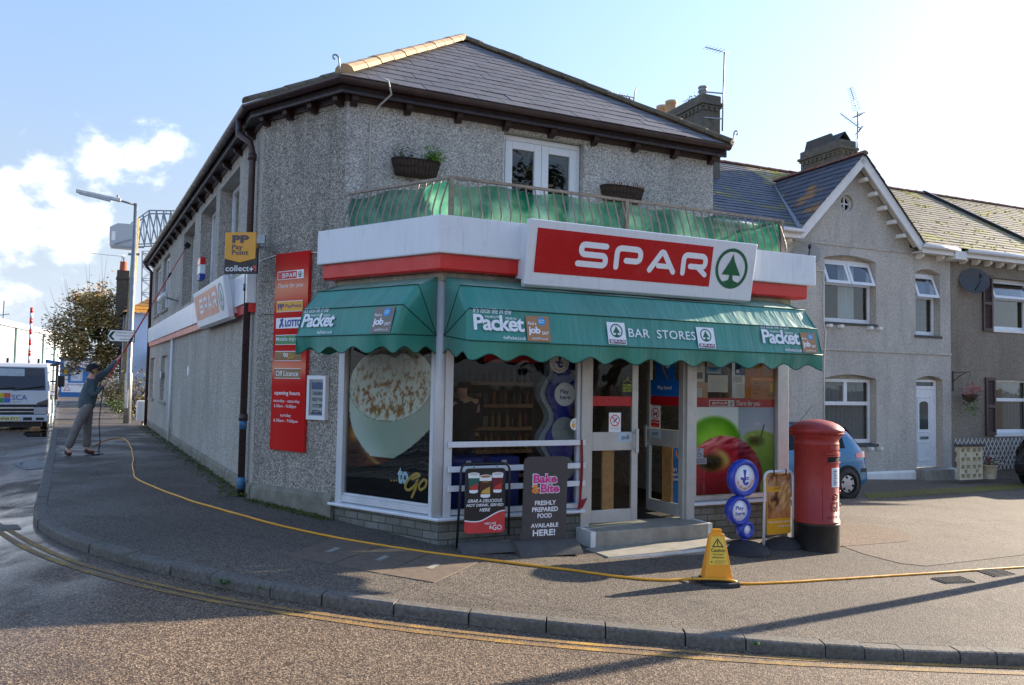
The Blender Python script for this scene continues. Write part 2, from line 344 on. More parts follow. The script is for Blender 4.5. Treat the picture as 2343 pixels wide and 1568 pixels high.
M_PEB_FR = pebble('front_pebbledash', c(124, 121, 115), c(178, 174, 167), c(226, 222, 214), 76, .22)
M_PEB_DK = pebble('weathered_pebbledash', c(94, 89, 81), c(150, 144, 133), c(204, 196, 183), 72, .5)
M_REND = pebble('terrace_render', c(160, 155, 145), c(186, 181, 171), c(206, 201, 191), 60, .3, .25, (.16, .15, .13, 1))
M_REND2 = pebble('brown_render', c(116, 106, 94), c(136, 126, 113), c(154, 145, 131), 60, .25, .25)
M_CONC = mat('concrete', c(150, 146, 136), .88, 0, .2, 9, .4, 60, .5)
M_PLINTH = mat('mossy_plinth', c(128, 124, 110), .9, 0, .3, 5, .5, 45, .6)
M_WHITE = mat('white_upvc', c(226, 228, 230), .3, 0, .03, 4, dirt=.06)
M_ALU = mat('aluminium', c(188, 188, 184), .38, .35, .08, 5, dirt=.22)
M_ALUW = mat('painted_aluminium', c(206, 207, 208), .4, .05, .06, 4, dirt=.18)
def fascmat():
    b = NB('fascia_white'); k = b.ramp(b.noise(1.5, 3), [(.3, c(222, 225, 229)), (.7, c(230, 233, 236))])
    s = b.ramp(b.noise(9, 6, .7, b.co((2.2, 2.2, .18))), [(.52, 0.), (.78, 1.)]); k = b.mix(b.math('MULTIPLY', s, .34), k, c(150, 146, 122))
    s2 = b.ramp(b.noise(5, 5, .7), [(.6, 0.), (.75, 1.)]); k = b.mix(b.math('MULTIPLY', s2, .16), k, c(120, 116, 100)); b.set(col=k, rough=.32); return b.m
M_FASC = fascmat()
M_RED = mat('fascia_red', c(212, 36, 30), .3, 0, .05, 2)
M_REDF = mat('faded_red', c(226, 132, 110), .35, 0, .1, 1.2)
M_SPRED = mat('sign_red', c(186, 10, 22), .25, 0, .03, 2)
M_SPGRN = mat('sign_green', c(0, 96, 60), .3, 0, .03, 2)
M_TXTW = mat('white_print', c(236, 238, 240), .4, 0, .02, 4)
M_TXTK = mat('black_print', c(26, 26, 28), .5, 0, .05, 4)
M_BROWN = mat('maroon_timber', c(46, 27, 27), .45, 0, .3, 7, .2, 40, .3)
M_GUT = mat('brown_plastic', c(62, 44, 44), .35, 0, .2, 6, dirt=.35)
M_DARK = mat('unlit_black', (.012, .011, .01, 1), .9, 0, .1, 3)  # near-black paint standing in for unlit rooms and recesses
M_STEEL = mat('galvanised_steel', c(150, 154, 156), .45, .6, .15, 6, dirt=.25)
M_RUST = mat('rusty_railing', c(146, 132, 116), .55, .2, .3, 14, .2, 60)
M_SLATE = None
def colattr(name, rough=.5, bump=0, bs=30, spec=.5, tr=0):
    b = NB(name); a = b.n.new('ShaderNodeAttribute'); a.attribute_name = 'Col'; k = a.outputs['Color']
    b.set(col=b.mix(1., k, b.ramp(b.noise(9, 5, .6), [(.3, .82), (.7, 1.1)]), 'MULTIPLY') if bump else k, rough=rough, spec=spec)
    if bump: b.bump(b.noise(bs, 3), bump, .006)
    MATS[name] = b.m; return b.m
M_PRINT = colattr('printed_film', .7, spec=.12)
M_BACKLIT = colattr('translucent_film', .6, spec=.15); _n = M_BACKLIT.node_tree.nodes; _l = M_BACKLIT.node_tree.links; _t = _n.new('ShaderNodeBsdfTranslucent'); _m = _n.new('ShaderNodeMixShader'); _m.inputs[0].default_value = .4
_l.new(next(q for q in _n if q.type == 'ATTRIBUTE').outputs['Color'], _t.inputs[0]); _l.new(_n['Principled BSDF'].outputs[0], _m.inputs[1]); _l.new(_t.outputs[0], _m.inputs[2]); _l.new(_m.outputs[0], _n['Material Output'].inputs[0])
M_SLATE = colattr('slates', .62, .25, 30)
def glassmat(name, tint, refl=1., rough=0.):
    m = bpy.data.materials.new(name); m.use_nodes = True; t = m.node_tree; n = t.nodes; n.clear()
    o = n.new('ShaderNodeOutputMaterial'); mx_ = n.new('ShaderNodeMixShader'); a = n.new('ShaderNodeBsdfTransparent'); g = n.new('ShaderNodeBsdfGlossy'); f = n.new('ShaderNodeLayerWeight'); mu = n.new('ShaderNodeMath'); mu.operation = 'MULTIPLY_ADD'; pw = n.new('ShaderNodeMath'); pw.operation = 'POWER'; pw.inputs[1].default_value = 4.6; t.links.new(f.outputs['Facing'], pw.inputs[0])
    f.inputs[0].default_value = .5; mu.inputs[1].default_value = .5*refl; mu.inputs[2].default_value = .014*refl; mu.use_clamp = True; a.inputs[0].default_value = tint; g.inputs['Roughness'].default_value = rough
    nn = n.new('ShaderNodeTexNoise'); nn.inputs['Scale'].default_value = 3.1; tcc = n.new('ShaderNodeTexCoord'); bp = n.new('ShaderNodeBump'); bp.inputs['Strength'].default_value = .04; bp.inputs['Distance'].default_value = .05
    t.links.new(tcc.outputs['Object'], nn.inputs[0]); t.links.new(nn.outputs[0], bp.inputs['Height']); t.links.new(bp.outputs[0], g.inputs['Normal'])
    t.links.new(pw.outputs[0], mu.inputs[0]); t.links.new(mu.outputs[0], mx_.inputs[0]); t.links.new(a.outputs[0], mx_.inputs[1]); t.links.new(g.outputs[0], mx_.inputs[2]); t.links.new(mx_.outputs[0], o.inputs[0]); MATS[name] = m; return m
M_GLASS = glassmat('window_glass', (.86, .88, .87, 1), 1.25)
M_GLASSH = glassmat('house_glass', (.8, .84, .84, 1), 4.2)
M_GLASSD = glassmat('car_glass', (.16, .18, .19, 1), 1.4)
# blockwork under the shop windows: real joints come from the brick pattern
def blockmat(name, fr_axis):
    b = NB(name); x = b.xyz(b.tc.outputs['Object'], 0); z = b.xyz(b.tc.outputs['Object'], 2); cb = b.n.new('ShaderNodeCombineXYZ'); b.l.new(x, cb.inputs[0]); b.l.new(z, cb.inputs[1])
    br = b.n.new('ShaderNodeTexBrick'); b.l.new(cb.outputs[0], br.inputs[0]); br.inputs['Scale'].default_value = 1; br.inputs['Brick Width'].default_value = .225; br.inputs['Row Height'].default_value = .085; br.inputs['Mortar Size'].default_value = .006; br.inputs['Mortar Smooth'].default_value = .3
    br.inputs['Color1'].default_value = c(136, 134, 126); br.inputs['Color2'].default_value = c(112, 110, 104); br.inputs['Mortar'].default_value = c(74, 71, 65); br.inputs['Bias'].default_value = 0
    k = b.mix(b.ramp(b.noise(5, 5, .7), [(.4, 0.), (.75, .7)]), br.outputs[0], c(92, 92, 72)); k = b.mix(b.ramp(b.noise(60, 2), [(.3, .25), (.6, 0.)]), k, (.06, .06, .055, 1))
    b.set(col=k, rough=.9, spec=.2); b.bump(b.math('MULTIPLY', br.outputs['Fac'], -1), .8, .008); MATS[name] = b.m; return b.m
M_BLOCK = blockmat('blockwork', 0)
# ground
def wetmask(b, lo, hi):
    w = b.xyz(b.tc.outputs['Object'], 0)
    r = b.n.new('ShaderNodeMapRange'); r.inputs[1].default_value = lo; r.inputs[2].default_value = hi; r.inputs[3].default_value = 0; r.inputs[4].default_value = 1; b.l.new(w, r.inputs[0]); return r.outputs[0]
def roadmat():
    b = NB('road_surface'); v = b.vor(100, out='Color'); g = b.math('ADD', b.math('MULTIPLY', b.xyz(v, 1), .65), b.math('MULTIPLY', b.noise(60, 4, .65), .5))
    k = b.ramp(g, [(.22, c(40, 33, 27)), (.45, c(82, 67, 54)), (.65, c(106, 88, 70)), (.9, c(164, 143, 118))])
    k = b.mix(1., k, b.ramp(b.noise(.7, 5, .6), [(.3, .78), (.7, 1.06)]), 'MULTIPLY')
    oil = b.ramp(b.noise(1.3, 6, .7, b.co((.6, 1.5, 1), rot=(0, 0, .25))), [(.52, 0.), (.7, 1.)]); k = b.mix(b.math('MULTIPLY', oil, .38), k, c(58, 48, 42))
    pat = b.noise(1.5, 6, .65, b.co((1, .35, 1), rot=(0, 0, .5)), .6)
    wet = b.math('MULTIPLY', wetmask(b, -2.2, -5.2), b.ramp(pat, [(.40, 0.), (.6, 1.)]), True)
    k = b.mix(b.math('MULTIPLY', wet, .55), k, c(40, 40, 43))
    b.set(col=k, rough=b.math('SUBTRACT', .74, b.math('MULTIPLY', wet, .42)), coat=b.math('MULTIPLY', wet, .6), spec=.42); b.b.inputs['Coat Roughness'].default_value = .13
    b.bump(b.math('ADD', b.vor(100), b.math('MULTIPLY', b.noise(40, 3), .5)), .45, .008); MATS['road_surface'] = b.m; return b.m
M_ROAD = roadmat()
def pavemat(name, a0, a1, a2, tint):
    b = NB(name); v = b.vor(115, out='Color'); g = b.math('ADD', b.math('MULTIPLY', b.xyz(v, 1), .65), b.math('MULTIPLY', b.noise(70, 4, .65), .5))
    k = b.ramp(g, [(.2, a0), (.5, a1), (.85, a2)])
    k = b.mix(1., k, b.ramp(b.noise(.9, 6, .62), [(.32, .72), (.66, 1.08)]), 'MULTIPLY')
    k = b.mix(b.ramp(b.noise(.45, 4, .5), [(.5, 0.), (.7, .45)]), k, tint)
    dsp = b.n.new('ShaderNodeVectorMath'); dsp.operation = 'ADD'; nn = b.n.new('ShaderNodeTexNoise'); nn.inputs['Scale'].default_value = 1.4; nn.inputs['Detail'].default_value = 5; b.l.new(b.tc.outputs['Object'], nn.inputs[0]); b.l.new(b.tc.outputs['Object'], dsp.inputs[0]); b.l.new(nn.outputs['Color'], dsp.inputs[1])
    ck = b.ramp(b.vor(.42, dsp.outputs[0], 'DISTANCE_TO_EDGE'), [(.0, 1.), (.008, 0.)]); k = b.mix(b.math('MULTIPLY', ck, .45), k, (.02, .019, .018, 1))
    gum = b.ramp(b.vor(2.3), [(.035, 1.), (.05, 0.)]); k = b.mix(b.math('MULTIPLY', gum, .35), k, c(150, 146, 138))
    oil = b.ramp(b.noise(1.9, 6, .7), [(.60, 0.), (.72, 1.)]); k = b.mix(b.math('MULTIPLY', oil, .4), k, c(48, 45, 43))
    w = b.math('MULTIPLY', wetmask(b, -3.5, -9), b.ramp(b.noise(.9, 5, .6), [(.45, 0.), (.6, 1.)]), True)
    b.set(col=b.mix(b.math('MULTIPLY', w, .4), k, c(50, 49, 50)), rough=b.math('SUBTRACT', .8, b.math('MULTIPLY', w, .5)), spec=.35)
    b.bump(b.vor(88), .5, .008); MATS[name] = b.m; return b.m
M_PAVE = pavemat('pavement_surface', c(46, 41, 36), c(84, 76, 67), c(140, 128, 113), c(62, 56, 50))
M_FORE = pavemat('forecourt_surface', c(56, 50, 43), c(100, 90, 79), c(152, 139, 122), c(78, 70, 61))
M_GRAV = pavemat('gravel', c(58, 46, 38), c(104, 86, 70), c(152, 132, 112), c(80, 64, 52))
M_KERB = mat('granite_kerb', c(104, 98, 90), .85, 0, .4, 30, .9, 34, .7)
M_YEL = None
def yelmat():
    b = NB('worn_yellow_paint'); k = b.mix(b.ramp(b.vor(75), [(.25, 1.), (.6, 0.)]), c(196, 150, 54), c(160, 120, 48))
    w = b.ramp(b.math('ADD', b.noise(2.5, 5, .7), b.math('MULTIPLY', b.vor(60), .3)), [(.46, 0.), (.7, 1.)]); b.set(col=b.mix(b.math('MULTIPLY', w, .8), k, c(92, 78, 66)), rough=.75); b.bump(b.vor(100), .3, .006); return b.m
M_YEL = yelmat()
M_SLAB = mat('buff_slab', c(106, 92, 78), .85, 0, .2, 9, .3, 80, .35)
M_MOSS = mat('moss', c(84, 92, 34), .95, 0, .4, 14, .8, 60)
M_WEED = mat('weed_leaf', c(64, 98, 38), .6, 0, .35, 20)
M_IRON = mat('cast_iron', c(112, 104, 95), .6, .0, .25, 20, .4, 60, .3)
# ------------------------------------------------------------------ ground sheets
def lz(p): return gz(p.x)
mb = MB(); xs = [-1500, -400, -120, -60]+[-40+1.*i for i in range(24)]+[-16+.25*i for i in range(128)]+[16+1.*i for i in range(25)]+[60, 150, 400, 1500]; ys = [-300, -60, -20, -5, 0, 2, 4, 6, 8, 10, 15, 25, 40, 60, 90, 150, 400, 1800]
mb.v = [(x, y, gz(x)-KH-(.0)) for y in ys for x in xs]; wx = len(xs)
for j in range(len(ys)-1):
    for i in range(wx-1): mb.f.append([j*wx+i, j*wx+i+1, (j+1)*wx+i+1, (j+1)*wx+i]); mb.mi.append(0); mb.sm.append(True)
mb.solo('road', 'aggregate tarmac road curving round the corner shop', 'road', M_ROAD, kind='structure')
def src(*pts): return [(x*.60486, y*.60486) for x, y in pts]
KERB_PX = src((214, 1525), (200, 1612), (186, 1690), (158, 1800), (136, 1890), (126, 1928), (130, 1952), (146, 1973), (177, 1995), (234, 2024), (309, 2050), (393, 2076), (512, 2108), (653, 2142), (746, 2162), (825, 2180), (922, 2202), (1000, 2217), (1120, 2236), (1239, 2253), (1367, 2271), (1491, 2287), (1619, 2303), (1751, 2319), (1969, 2343), (2188, 2364), (2410, 2384), (2636, 2403), (2871, 2424), (3178, 2446), (3561, 2464), (3872, 2473))
kerb = [ground(x, y) for x, y in KERB_PX]
kerb = [kerb[0]+(kerb[0]-kerb[1]).normalized()*40]+kerb; d_ = (kerb[-1]-kerb[-3]).normalized(); kerb += [kerb[-1]+d_*k for k in (3, 8, 20, 45)]
for p in kerb: p.z = gz(p.x)
# resample the kerb evenly
def resample(P, step):
    L = [0]
    for a, b in zip(P, P[1:]): L.append(L[-1]+(b-a).length)
    n = int(L[-1]/step); o = []; i = 0
    for k in range(n+1):
        s = L[-1]*k/n
        while i < len(P)-2 and L[i+1] < s: i += 1
        o.append(P[i].lerp(P[i+1], (s-L[i])/(L[i+1]-L[i])))
    return o
def smooth_line(P, it=2):
    for _ in range(it): P = [P[0]]+[(P[i-1]+2*P[i]+P[i+1])/4 for i in range(1, len(P)-1)]+[P[-1]]
    return P
kerb = smooth_line(resample(kerb, .15), 8)
for p in kerb: p.z = gz(p.x)
def side(P, i):
    a = P[max(0, i-1)]; b = P[min(len(P)-1, i+1)]; t = (b-a); t.z = 0; t.normalize(); return Vector((-t.y, t.x, 0))   # to the left of travel = pavement side
mb = MB(); ins = [p+side(kerb, i)*.13 for i, p in enumerate(kerb)]
i = 0; kr = random.Random(3)
while i < len(kerb)-3:
    st = (kr.choice((3, 3, 4, 4)) if kerb[i].x < 2.2 else kr.choice((2, 2, 3))) if kerb[i].y < 14 else 24; j = min(i+st, len(kerb)-1); n = j-i
    dz = kr.uniform(-.006, .005); dy = kr.uniform(-.007, .006)
    prof = [(0, -KH-.03), (.0, -.02), (.008, -.006), (.022, .002), (.13, .004)]
    V = []; ks = [0, .012]+[q/n for q in range(1, n)]+[.988, 1]
    for q in ks:
        k = i+q*n; a = int(min(k, len(kerb)-2)); f = k-a; p = kerb[a].lerp(kerb[a+1], f); s_ = side(kerb, a)
        e = 0 if q not in (0, 1) else .012
        gap = .005 if q == 0 else (-.005 if q == 1 else 0); t = Vector((s_.y, -s_.x, 0))
        for (o_, h_) in prof: V.append(p+t*gap+s_*(o_+dy+(e if o_ < .1 else 0))+Vector((0, 0, h_+dz-(e if h_ > -.05 else 0))))
    m = len(prof); F = [(a*m+b_, (a+1)*m+b_, (a+1)*m+b_+1, a*m+b_+1) for a in range(len(ks)-1) for b_ in range(m-1)]+[tuple(range(m)), tuple(range((len(ks)-1)*m, len(ks)*m))]
    mb.add(V, F); i = j
mb.solo('kerb', 'granite kerb stones along the pavement edge', 'kerb', M_KERB, kind='structure')
def sheet(name, outline, lift, m, label, cat, step=.6):
    """a ground sheet: an outline in plan draped over the slope"""
    bm = bmesh.new(); bm.faces.new([bm.verts.new((p[0], p[1], 0)) for p in outline]); bmesh.ops.triangulate(bm, faces=bm.faces[:])
    x0 = min(p[0] for p in outline); x1 = max(p[0] for p in outline); x = x0+step
    while x < x1:
        bmesh.ops.bisect_plane(bm, geom=bm.verts[:]+bm.edges[:]+bm.faces[:], plane_co=(x, 0, 0), plane_no=(1, 0, 0)); x += step if -16 < x < 16 else 5
    for v in bm.verts: v.co.z = gz(v.co.x)+lift
    me = bpy.data.meshes.new(name); bmesh.ops.recalc_face_normals(bm, faces=bm.faces)
    for f in bm.faces:
        f.smooth = True
        if f.normal.z < 0: f.normal_flip()
    bm.to_mesh(me); bm.free(); me.materials.append(m); o = bpy.data.objects.new(name, me); COL.objects.link(o); props(o, label, cat, kind='structure'); return o
sheet('pavement', [(p.x, p.y) for p in ins]+[(70, 90), (-30, 110)], 0, M_PAVE, 'dark tarmac pavement around the corner shop', 'pavement')
def gp(x, y): p = ground(x, y); return (p.x, p.y)
sheet('forecourt', [gp(1925, 1250), gp(1975, 1268), gp(2060, 1290), gp(2120, 1296), gp(2342, 1270), gp(2500, 1262), (40, 16), (40, 34), (6.9, 19.0), (4.9, 14.2), (3.9, 11.3)], .005, M_FORE, 'pale tarmac forecourt in front of the terrace', 'forecourt')
sheet('gravel_patch', [gp(1915, 1252), gp(1990, 1247), gp(2075, 1240), gp(2082, 1226), gp(2060, 1215), gp(2010, 1205), gp(1950, 1196), gp(1915, 1190)], .009, M_GRAV, 'brown gravelly patch beside the pillar box', 'gravel')
# double yellow lines
def line_sheet(px, w, mb):
    P = smooth_line(resample([ground(x, y, -KH) for x, y in px], .25), 3)
    a0 = P[0]; P = [P[0]+(P[0]-P[1])*k for k in (10, 5)]+P; P += [P[-1]+(P[-1]-P[-2])*k for k in (6, 20)]
    V = []
    for i, p in enumerate(P):
        s_ = side(P, i)
        for k in (-1, 1): q = p+s_*w/2*k*(1+.12*nz3(i*.9, k*5)); V.append((q.x, q.y, gz(q.x)-KH+.004))
    mb.add(V, [(2*i, 2*i+1, 2*i+3, 2*i+2) for i in range(len(P)-1)])
def r5(*p): return src(*[(x*.4413, 1900+y*.4413) for x, y in p])
def r7(*p): return src(*[(1000+x*.4268, 1950+y*.4268) for x, y in p])
def r6(*p): return src(*[(2000+x*.4268, 2000+y*.4268) for x, y in p])
def r8(*p): return src(*[(2872+x*.6964, 1500+y*.6964) for x, y in p])
OUTER = r5((20, 272), (200, 392), (500, 522), (900, 648), (1300, 745), (1700, 832), (2100, 905))+r7((0, 838), (600, 932), (1200, 1017), (1800, 1088), (2300, 1141))+r6((300, 1052), (700, 1085), (1400, 1142), (2343, 1208))+r8((300, 1460), (700, 1480), (1436, 1507))
INNER = r5((120, 265), (300, 370), (600, 507), (1000, 628), (1400, 722), (1800, 806), (2200, 882))+r7((150, 825), (600, 890), (1200, 972), (1800, 1042), (2300, 1096))+r6((300, 1010), (700, 1040), (1400, 1092), (2343, 1162))+r8((300, 1432), (700, 1450), (1436, 1476))
mb = MB(); line_sheet(OUTER, .062, mb); line_sheet(INNER, .057, mb)
mb.solo('yellow_line', 'double yellow lines following the kerb', 'road marking', M_YEL, kind='structure')
# buff inspection slabs set in the pavement
def gw(x, y, l=0): return ground(x, y, l)
def slab_quad(mb, px, lift, th=.004):
    P = [ground(x, y) for x, y in px]; mb.add([(p.x, p.y, gz(p.x)+lift) for p in P], [tuple(range(len(P)))])
q = r7((160, 355), (1140, 270), (1925, 405), (1510, 600)); A_, B_, C_, D_ = [Vector(gp(*p)) for p in r7((160, 360), (610, 205), (1925, 405), (1510, 600))]
M_BLK = mat('slab_joint', c(40, 36, 32), .9)
for k in range(3):
    f0, f1 = k/3+.006, (k+1)/3-.006; P = [A_.lerp(D_, f0), A_.lerp(D_, f1), B_.lerp(C_, f1), B_.lerp(C_, f0)]
    mb = MB(); mb.add([(p.x, p.y, gz(p.x)+.007) for p in P]+[(p.x, p.y, gz(p.x)-.02) for p in P], [(0, 1, 2, 3), (0, 4, 5, 1), (1, 5, 6, 2), (2, 6, 7, 3), (3, 7, 4, 0)])
    o = mb.solo('inspection_cover', ['buff concrete inspection cover farthest left, in shade', 'middle buff concrete inspection cover between its two neighbours', 'sunlit buff concrete inspection cover nearest the hot drinks board'][k], 'cover', M_SLAB, loc=(P[0].x, P[0].y, gz(P[0].x)), group='buff covers in the pavement')
    m_ = A_.lerp(D_, (f0+f1)/2).lerp(B_.lerp(C_, (f0+f1)/2), .5); t = (B_-A_).normalized(); s_ = Vector((-t.y, t.x))
    mb = MB(); V = [m_+t*.11+s_*.03, m_-t*.11+s_*.03, m_-t*.11-s_*.03, m_+t*.11-s_*.03]; L0 = o.location
    mb.add([(p.x-L0.x, p.y-L0.y, gz(p.x)+.0115-L0.z) for p in V], [(0, 1, 2, 3)]); pl = bpy.data.objects.new('metal_plate', mb.mesh('metal_plate', M_CONC)); COL.objects.link(pl); pl.parent = o
# iron covers on the forecourt, gully grate by the kerb
def cover(px, label, ribs=9):
    P = [Vector(gp(x, y)) for x, y in px]; o = P[0]; t = thing('access_cover', label, 'cover', WORLD, (o.x, o.y, gz(o.x)), 'iron covers on the forecourt')
    mb = MB(); mb.add([(p.x, p.y, gz(p.x)+.008) for p in P]+[(p.x, p.y, gz(p.x)-.03) for p in P], [(0, 1, 2, 3), (0, 4, 5, 1), (1, 5, 6, 2), (2, 6, 7, 3), (3, 7, 4, 0)]); mb.build('plate', M_IRON, t)
    mb = MB()
    for i in range(ribs):
        for j in range(6):
            a = P[0].lerp(P[1], (i+.2)/ribs).lerp(P[3].lerp(P[2], (i+.2)/ribs), (j+.2)/6); b = P[0].lerp(P[1], (i+.8)/ribs).lerp(P[3].lerp(P[2], (i+.8)/ribs), (j+.8)/6)
            mb.box(min(a.x, b.x), max(a.x, b.x), min(a.y, b.y), max(a.y, b.y), gz(a.x)+.009, gz(a.x)+.017)
    mb.build('tread_pattern', M_IRON, t)
cover(r8((930, 990), (1090, 980), (1175, 1012), (1010, 1018)), 'iron access cover under the yellow hose, left of its twin')
cover(r8((1185, 950), (1290, 938), (1390, 968), (1280, 982)), 'iron access cover set further right beside the yellow hose')
P = [ground(x, y, -KH) for x, y in r5((-120, 200), (150, 195), (185, 232), (-120, 252))]
t = thing('gully_grate', 'slotted iron gully grate in the wet gutter', 'drain', WORLD, (P[1].x, P[1].y, P[1].z))
mb = MB(); mb.add([(p.x, p.y, gz(p.x)-KH+.004) for p in P], [(0, 1, 2, 3)]); mb.build('frame', M_IRON, t)
mb = MB()
for k in range(8):
    a, b = P[0].lerp(P[3], (k+.2)/8), P[0].lerp(P[3], (k+.75)/8); c_, d2 = P[1].lerp(P[2], (k+.75)/8), P[1].lerp(P[2], (k+.2)/8); mb.add([(p.x, p.y, gz(p.x)-KH+.012) for p in (a, b, c_, d2)], [(0, 1, 2, 3)])
mb.build('bars', M_IRON, t)
# standing water along the far gutter
b = NB('puddle_water'); b.set(col=(.02, .02, .022, 1), rough=.03, spec=.6); b.bump(b.noise(3.5, 3, .5, b.co((1, .35, 1))), .12, .02); M_WATER = b.m
def water(px, label):
    P = [ground(x, y, -KH) for x, y in px]; mb = MB(); mb.add([(p.x, p.y, gz(p.x)-KH+.006) for p in P], [tuple(range(len(P)))]); mb.solo('puddle', label, 'puddle', M_WATER, kind='structure')
water([(106, 1000), (62, 1000), (52, 994), (60, 988), (104, 985), (110, 990)], 'small dark puddle in the road beside the lorry')
water([(119, 972), (104, 966), (108, 930), (116, 912), (123, 914), (125, 940)], 'long strip of standing water along the kerb')
water([(30, 1064), (78, 1052), (112, 1060), (98, 1072), (60, 1076)], 'thin puddle near the wet kerb')
# ------------------------------------------------------------------ swept trim along the shop walls
def wl(fr, x, y, z=0): return fr @ Vector((x, y, z))
def sweep(mb, profile, path, caps=True):
    """profile: closed (out, z) outline carried along plan points, mitred; 'out' is to the right of travel"""
    n = len(path); m = len(profile); V = []
    for i, p in enumerate(path):
        a = path[i-1] if i else None; b = path[i+1] if i < n-1 else None
        d1 = (p-a).normalized() if a is not None else (b-p).normalized(); d2 = (b-p).normalized() if b is not None else d1
        n1 = Vector((d1.y, -d1.x, 0)); n2 = Vector((d2.y, -d2.x, 0)); q = (n1+n2); q = q/(q.length_squared/2)
        for o_, z_ in profile: V.append((p.x+q.x*o_, p.y+q.y*o_, z_))
    F = [(i*m+k, (i+1)*m+k, (i+1)*m+(k+1) % m, i*m+(k+1) % m) for i in range(n-1) for k in range(m)]
    if caps: F += [tuple(range(m)), tuple(range((n-1)*m, n*m))]
    return mb.add(V, F)
def clip(poly, a, b):
    """keep the part of a 2-D polygon left of a->b"""
    o = []; ex, ey = b[0]-a[0], b[1]-a[1]
    f = lambda p: ex*(p[1]-a[1])-ey*(p[0]-a[0])
    for i, p in enumerate(poly):
        q = poly[(i+1) % len(poly)]; fp, fq = f(p), f(q)
        if fp >= 0: o.append(p)
        if fp*fq < 0: t = fp/(fp-fq); o.append((p[0]+(q[0]-p[0])*t, p[1]+(q[1]-p[1])*t))
    return o
def slates(mb, o, ux, up, outline, gauge, width, colf, sd=1, lift=.007):
    """courses of slates clipped to a convex outline (counter-clockwise, coordinates along ux/up from o)"""
    rr = random.Random(sd); nrm = ux.cross(up).normalized()
    s1 = max(p[1] for p in outline); s0 = min(p[1] for p in outline); x0 = min(p[0] for p in outline); x1 = max(p[0] for p in outline)
    if mb.col is None: mb.col = []
    P = [o+ux*p[0]+up*p[1]-nrm*.004 for p in outline]; mb.add(P, [tuple(range(len(P)))]); mb.col += [(30, 30, 32)]*len(P)
    r = 0; s = s0
    while s < s1:
        x = x0-(r % 2)*width/2
        while x < x1:
            g = .004; q = [(x+g, s), (x+width-g, s), (x+width-g, s+gauge), (x+g, s+gauge)]
            for i in range(len(outline)): q = clip(q, outline[i], outline[(i+1) % len(outline)]); 
            if len(q) >= 3:
                dz = rr.uniform(0, .004); tl = rr.uniform(-.002, .002); c_ = colf(x+width/2, s+gauge/2, rr)
                T = [o+ux*p[0]+up*p[1]+nrm*(lift*(1-(p[1]-s)/gauge)+dz+.001+tl*(p[0]-x)/width) for p in q]; k = len(T)
                low = [v-nrm*(lift+.003) for v in T]
                mb.add(T+low, [tuple(range(k))]+[(i, i+k, (i+1) % k+k, (i+1) % k) for i in range(k)]); mb.col += [c_]*(2*k)
            x += width
        s += gauge; r += 1
def ridge(mb, a, b, r, n, sag=0):
    """a row of half-round ridge tiles from a to b"""
    t = (b-a).normalized(); sx = t.cross(Vector((0, 0, 1))).normalized(); sy = sx.cross(t).normalized(); L = (b-a).length
    for i in range(n):
        p = a+t*(L*i/n+.006); q = a+t*(L*(i+1)/n-.002); j = rnd.uniform(-.006, .006); V = []
        for e, rr in ((p, r*1.05), (q, r*.98)):
            for k in range(7): w = math.pi*(k/6); V.append(e+sx*math.cos(w)*rr+sy*(math.sin(w)*rr*.8-r*.25+j))
        mb.add(V, [(k, k+1, k+8, k+7) for k in range(6)]+[tuple(range(7)), tuple(range(7, 14))])
# ------------------------------------------------------------------ the corner shop
shop = thing('corner_shop', 'grey pebbledashed two storey corner shop with slate hip roof', 'shop', WORLD, (-.7533, 8.6, .04))
UY_, UX0, UX1, EZ = 1.41, -.796, 4.80, 5.26
L_END = -16.6
WIN_L = [(-3.55, -1.7, 3.36, 5.02, .2), (-5.85, -3.98, 3.36, 5.02, .2), (-8.6, -6.75, 3.36, 5.02, .2), (-13.2, -11.5, 3.56, 5.02, .08), (-15.6, -13.9, 3.56, 5.0, .08)]
BLK_L = [(-12.8, -11.2, 1.12, 2.32), (-16.1, -14.6, 1.12, 2.32)]
mb = MB(); mb.wall(L_END, 0, -.1, EZ, 0, .42, [w[:4] for w in WIN_L]+BLK_L); mb.build('wall', M_PEB, shop, fr=FL)
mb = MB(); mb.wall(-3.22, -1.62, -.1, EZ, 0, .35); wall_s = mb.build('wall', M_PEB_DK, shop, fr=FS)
DX0, DX1 = 1.31, 2.54
mb = MB(); mb.wall(UX0, UX1, 3.3, EZ, UY_, UY_+.3, [(DX0, DX1, 3.3, 5.14)]); mb.build('wall', M_PEB_FR, shop, fr=FF)
mb = MB(); mb.box(UX1-.35, UX1-.003, UY_+.3, 6.1, -.5, EZ); mb.build('wall', M_PEB, shop, fr=FF)
# near-black sheet painting the unlit room behind the french doors
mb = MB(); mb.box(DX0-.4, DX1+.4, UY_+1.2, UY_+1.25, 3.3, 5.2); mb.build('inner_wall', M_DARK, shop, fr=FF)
# plinth and string ledge
mb = MB(); mb.prism([(-.035, -.1), (-.035, .36), (.0, .41), (.01, -.1)], L_END, -.02, 'x'); mb.build('plinth', M_PLINTH, shop, fr=FL)
mb = MB(); mb.prism([(-.045, -.1), (-.045, .36), (.0, .42), (.01, -.1)], -3.2, -1.66, 'x'); mb.build('plinth', M_PLINTH, shop, fr=FS)
mb = MB(); mb.prism([(-.022, 2.62), (-.022, 2.66), (0.002, 2.69), (.002, 2.62)], -3.22, -1.7, 'x'); mb.build('string_ledge', M_PEB_DK, shop, fr=FS)
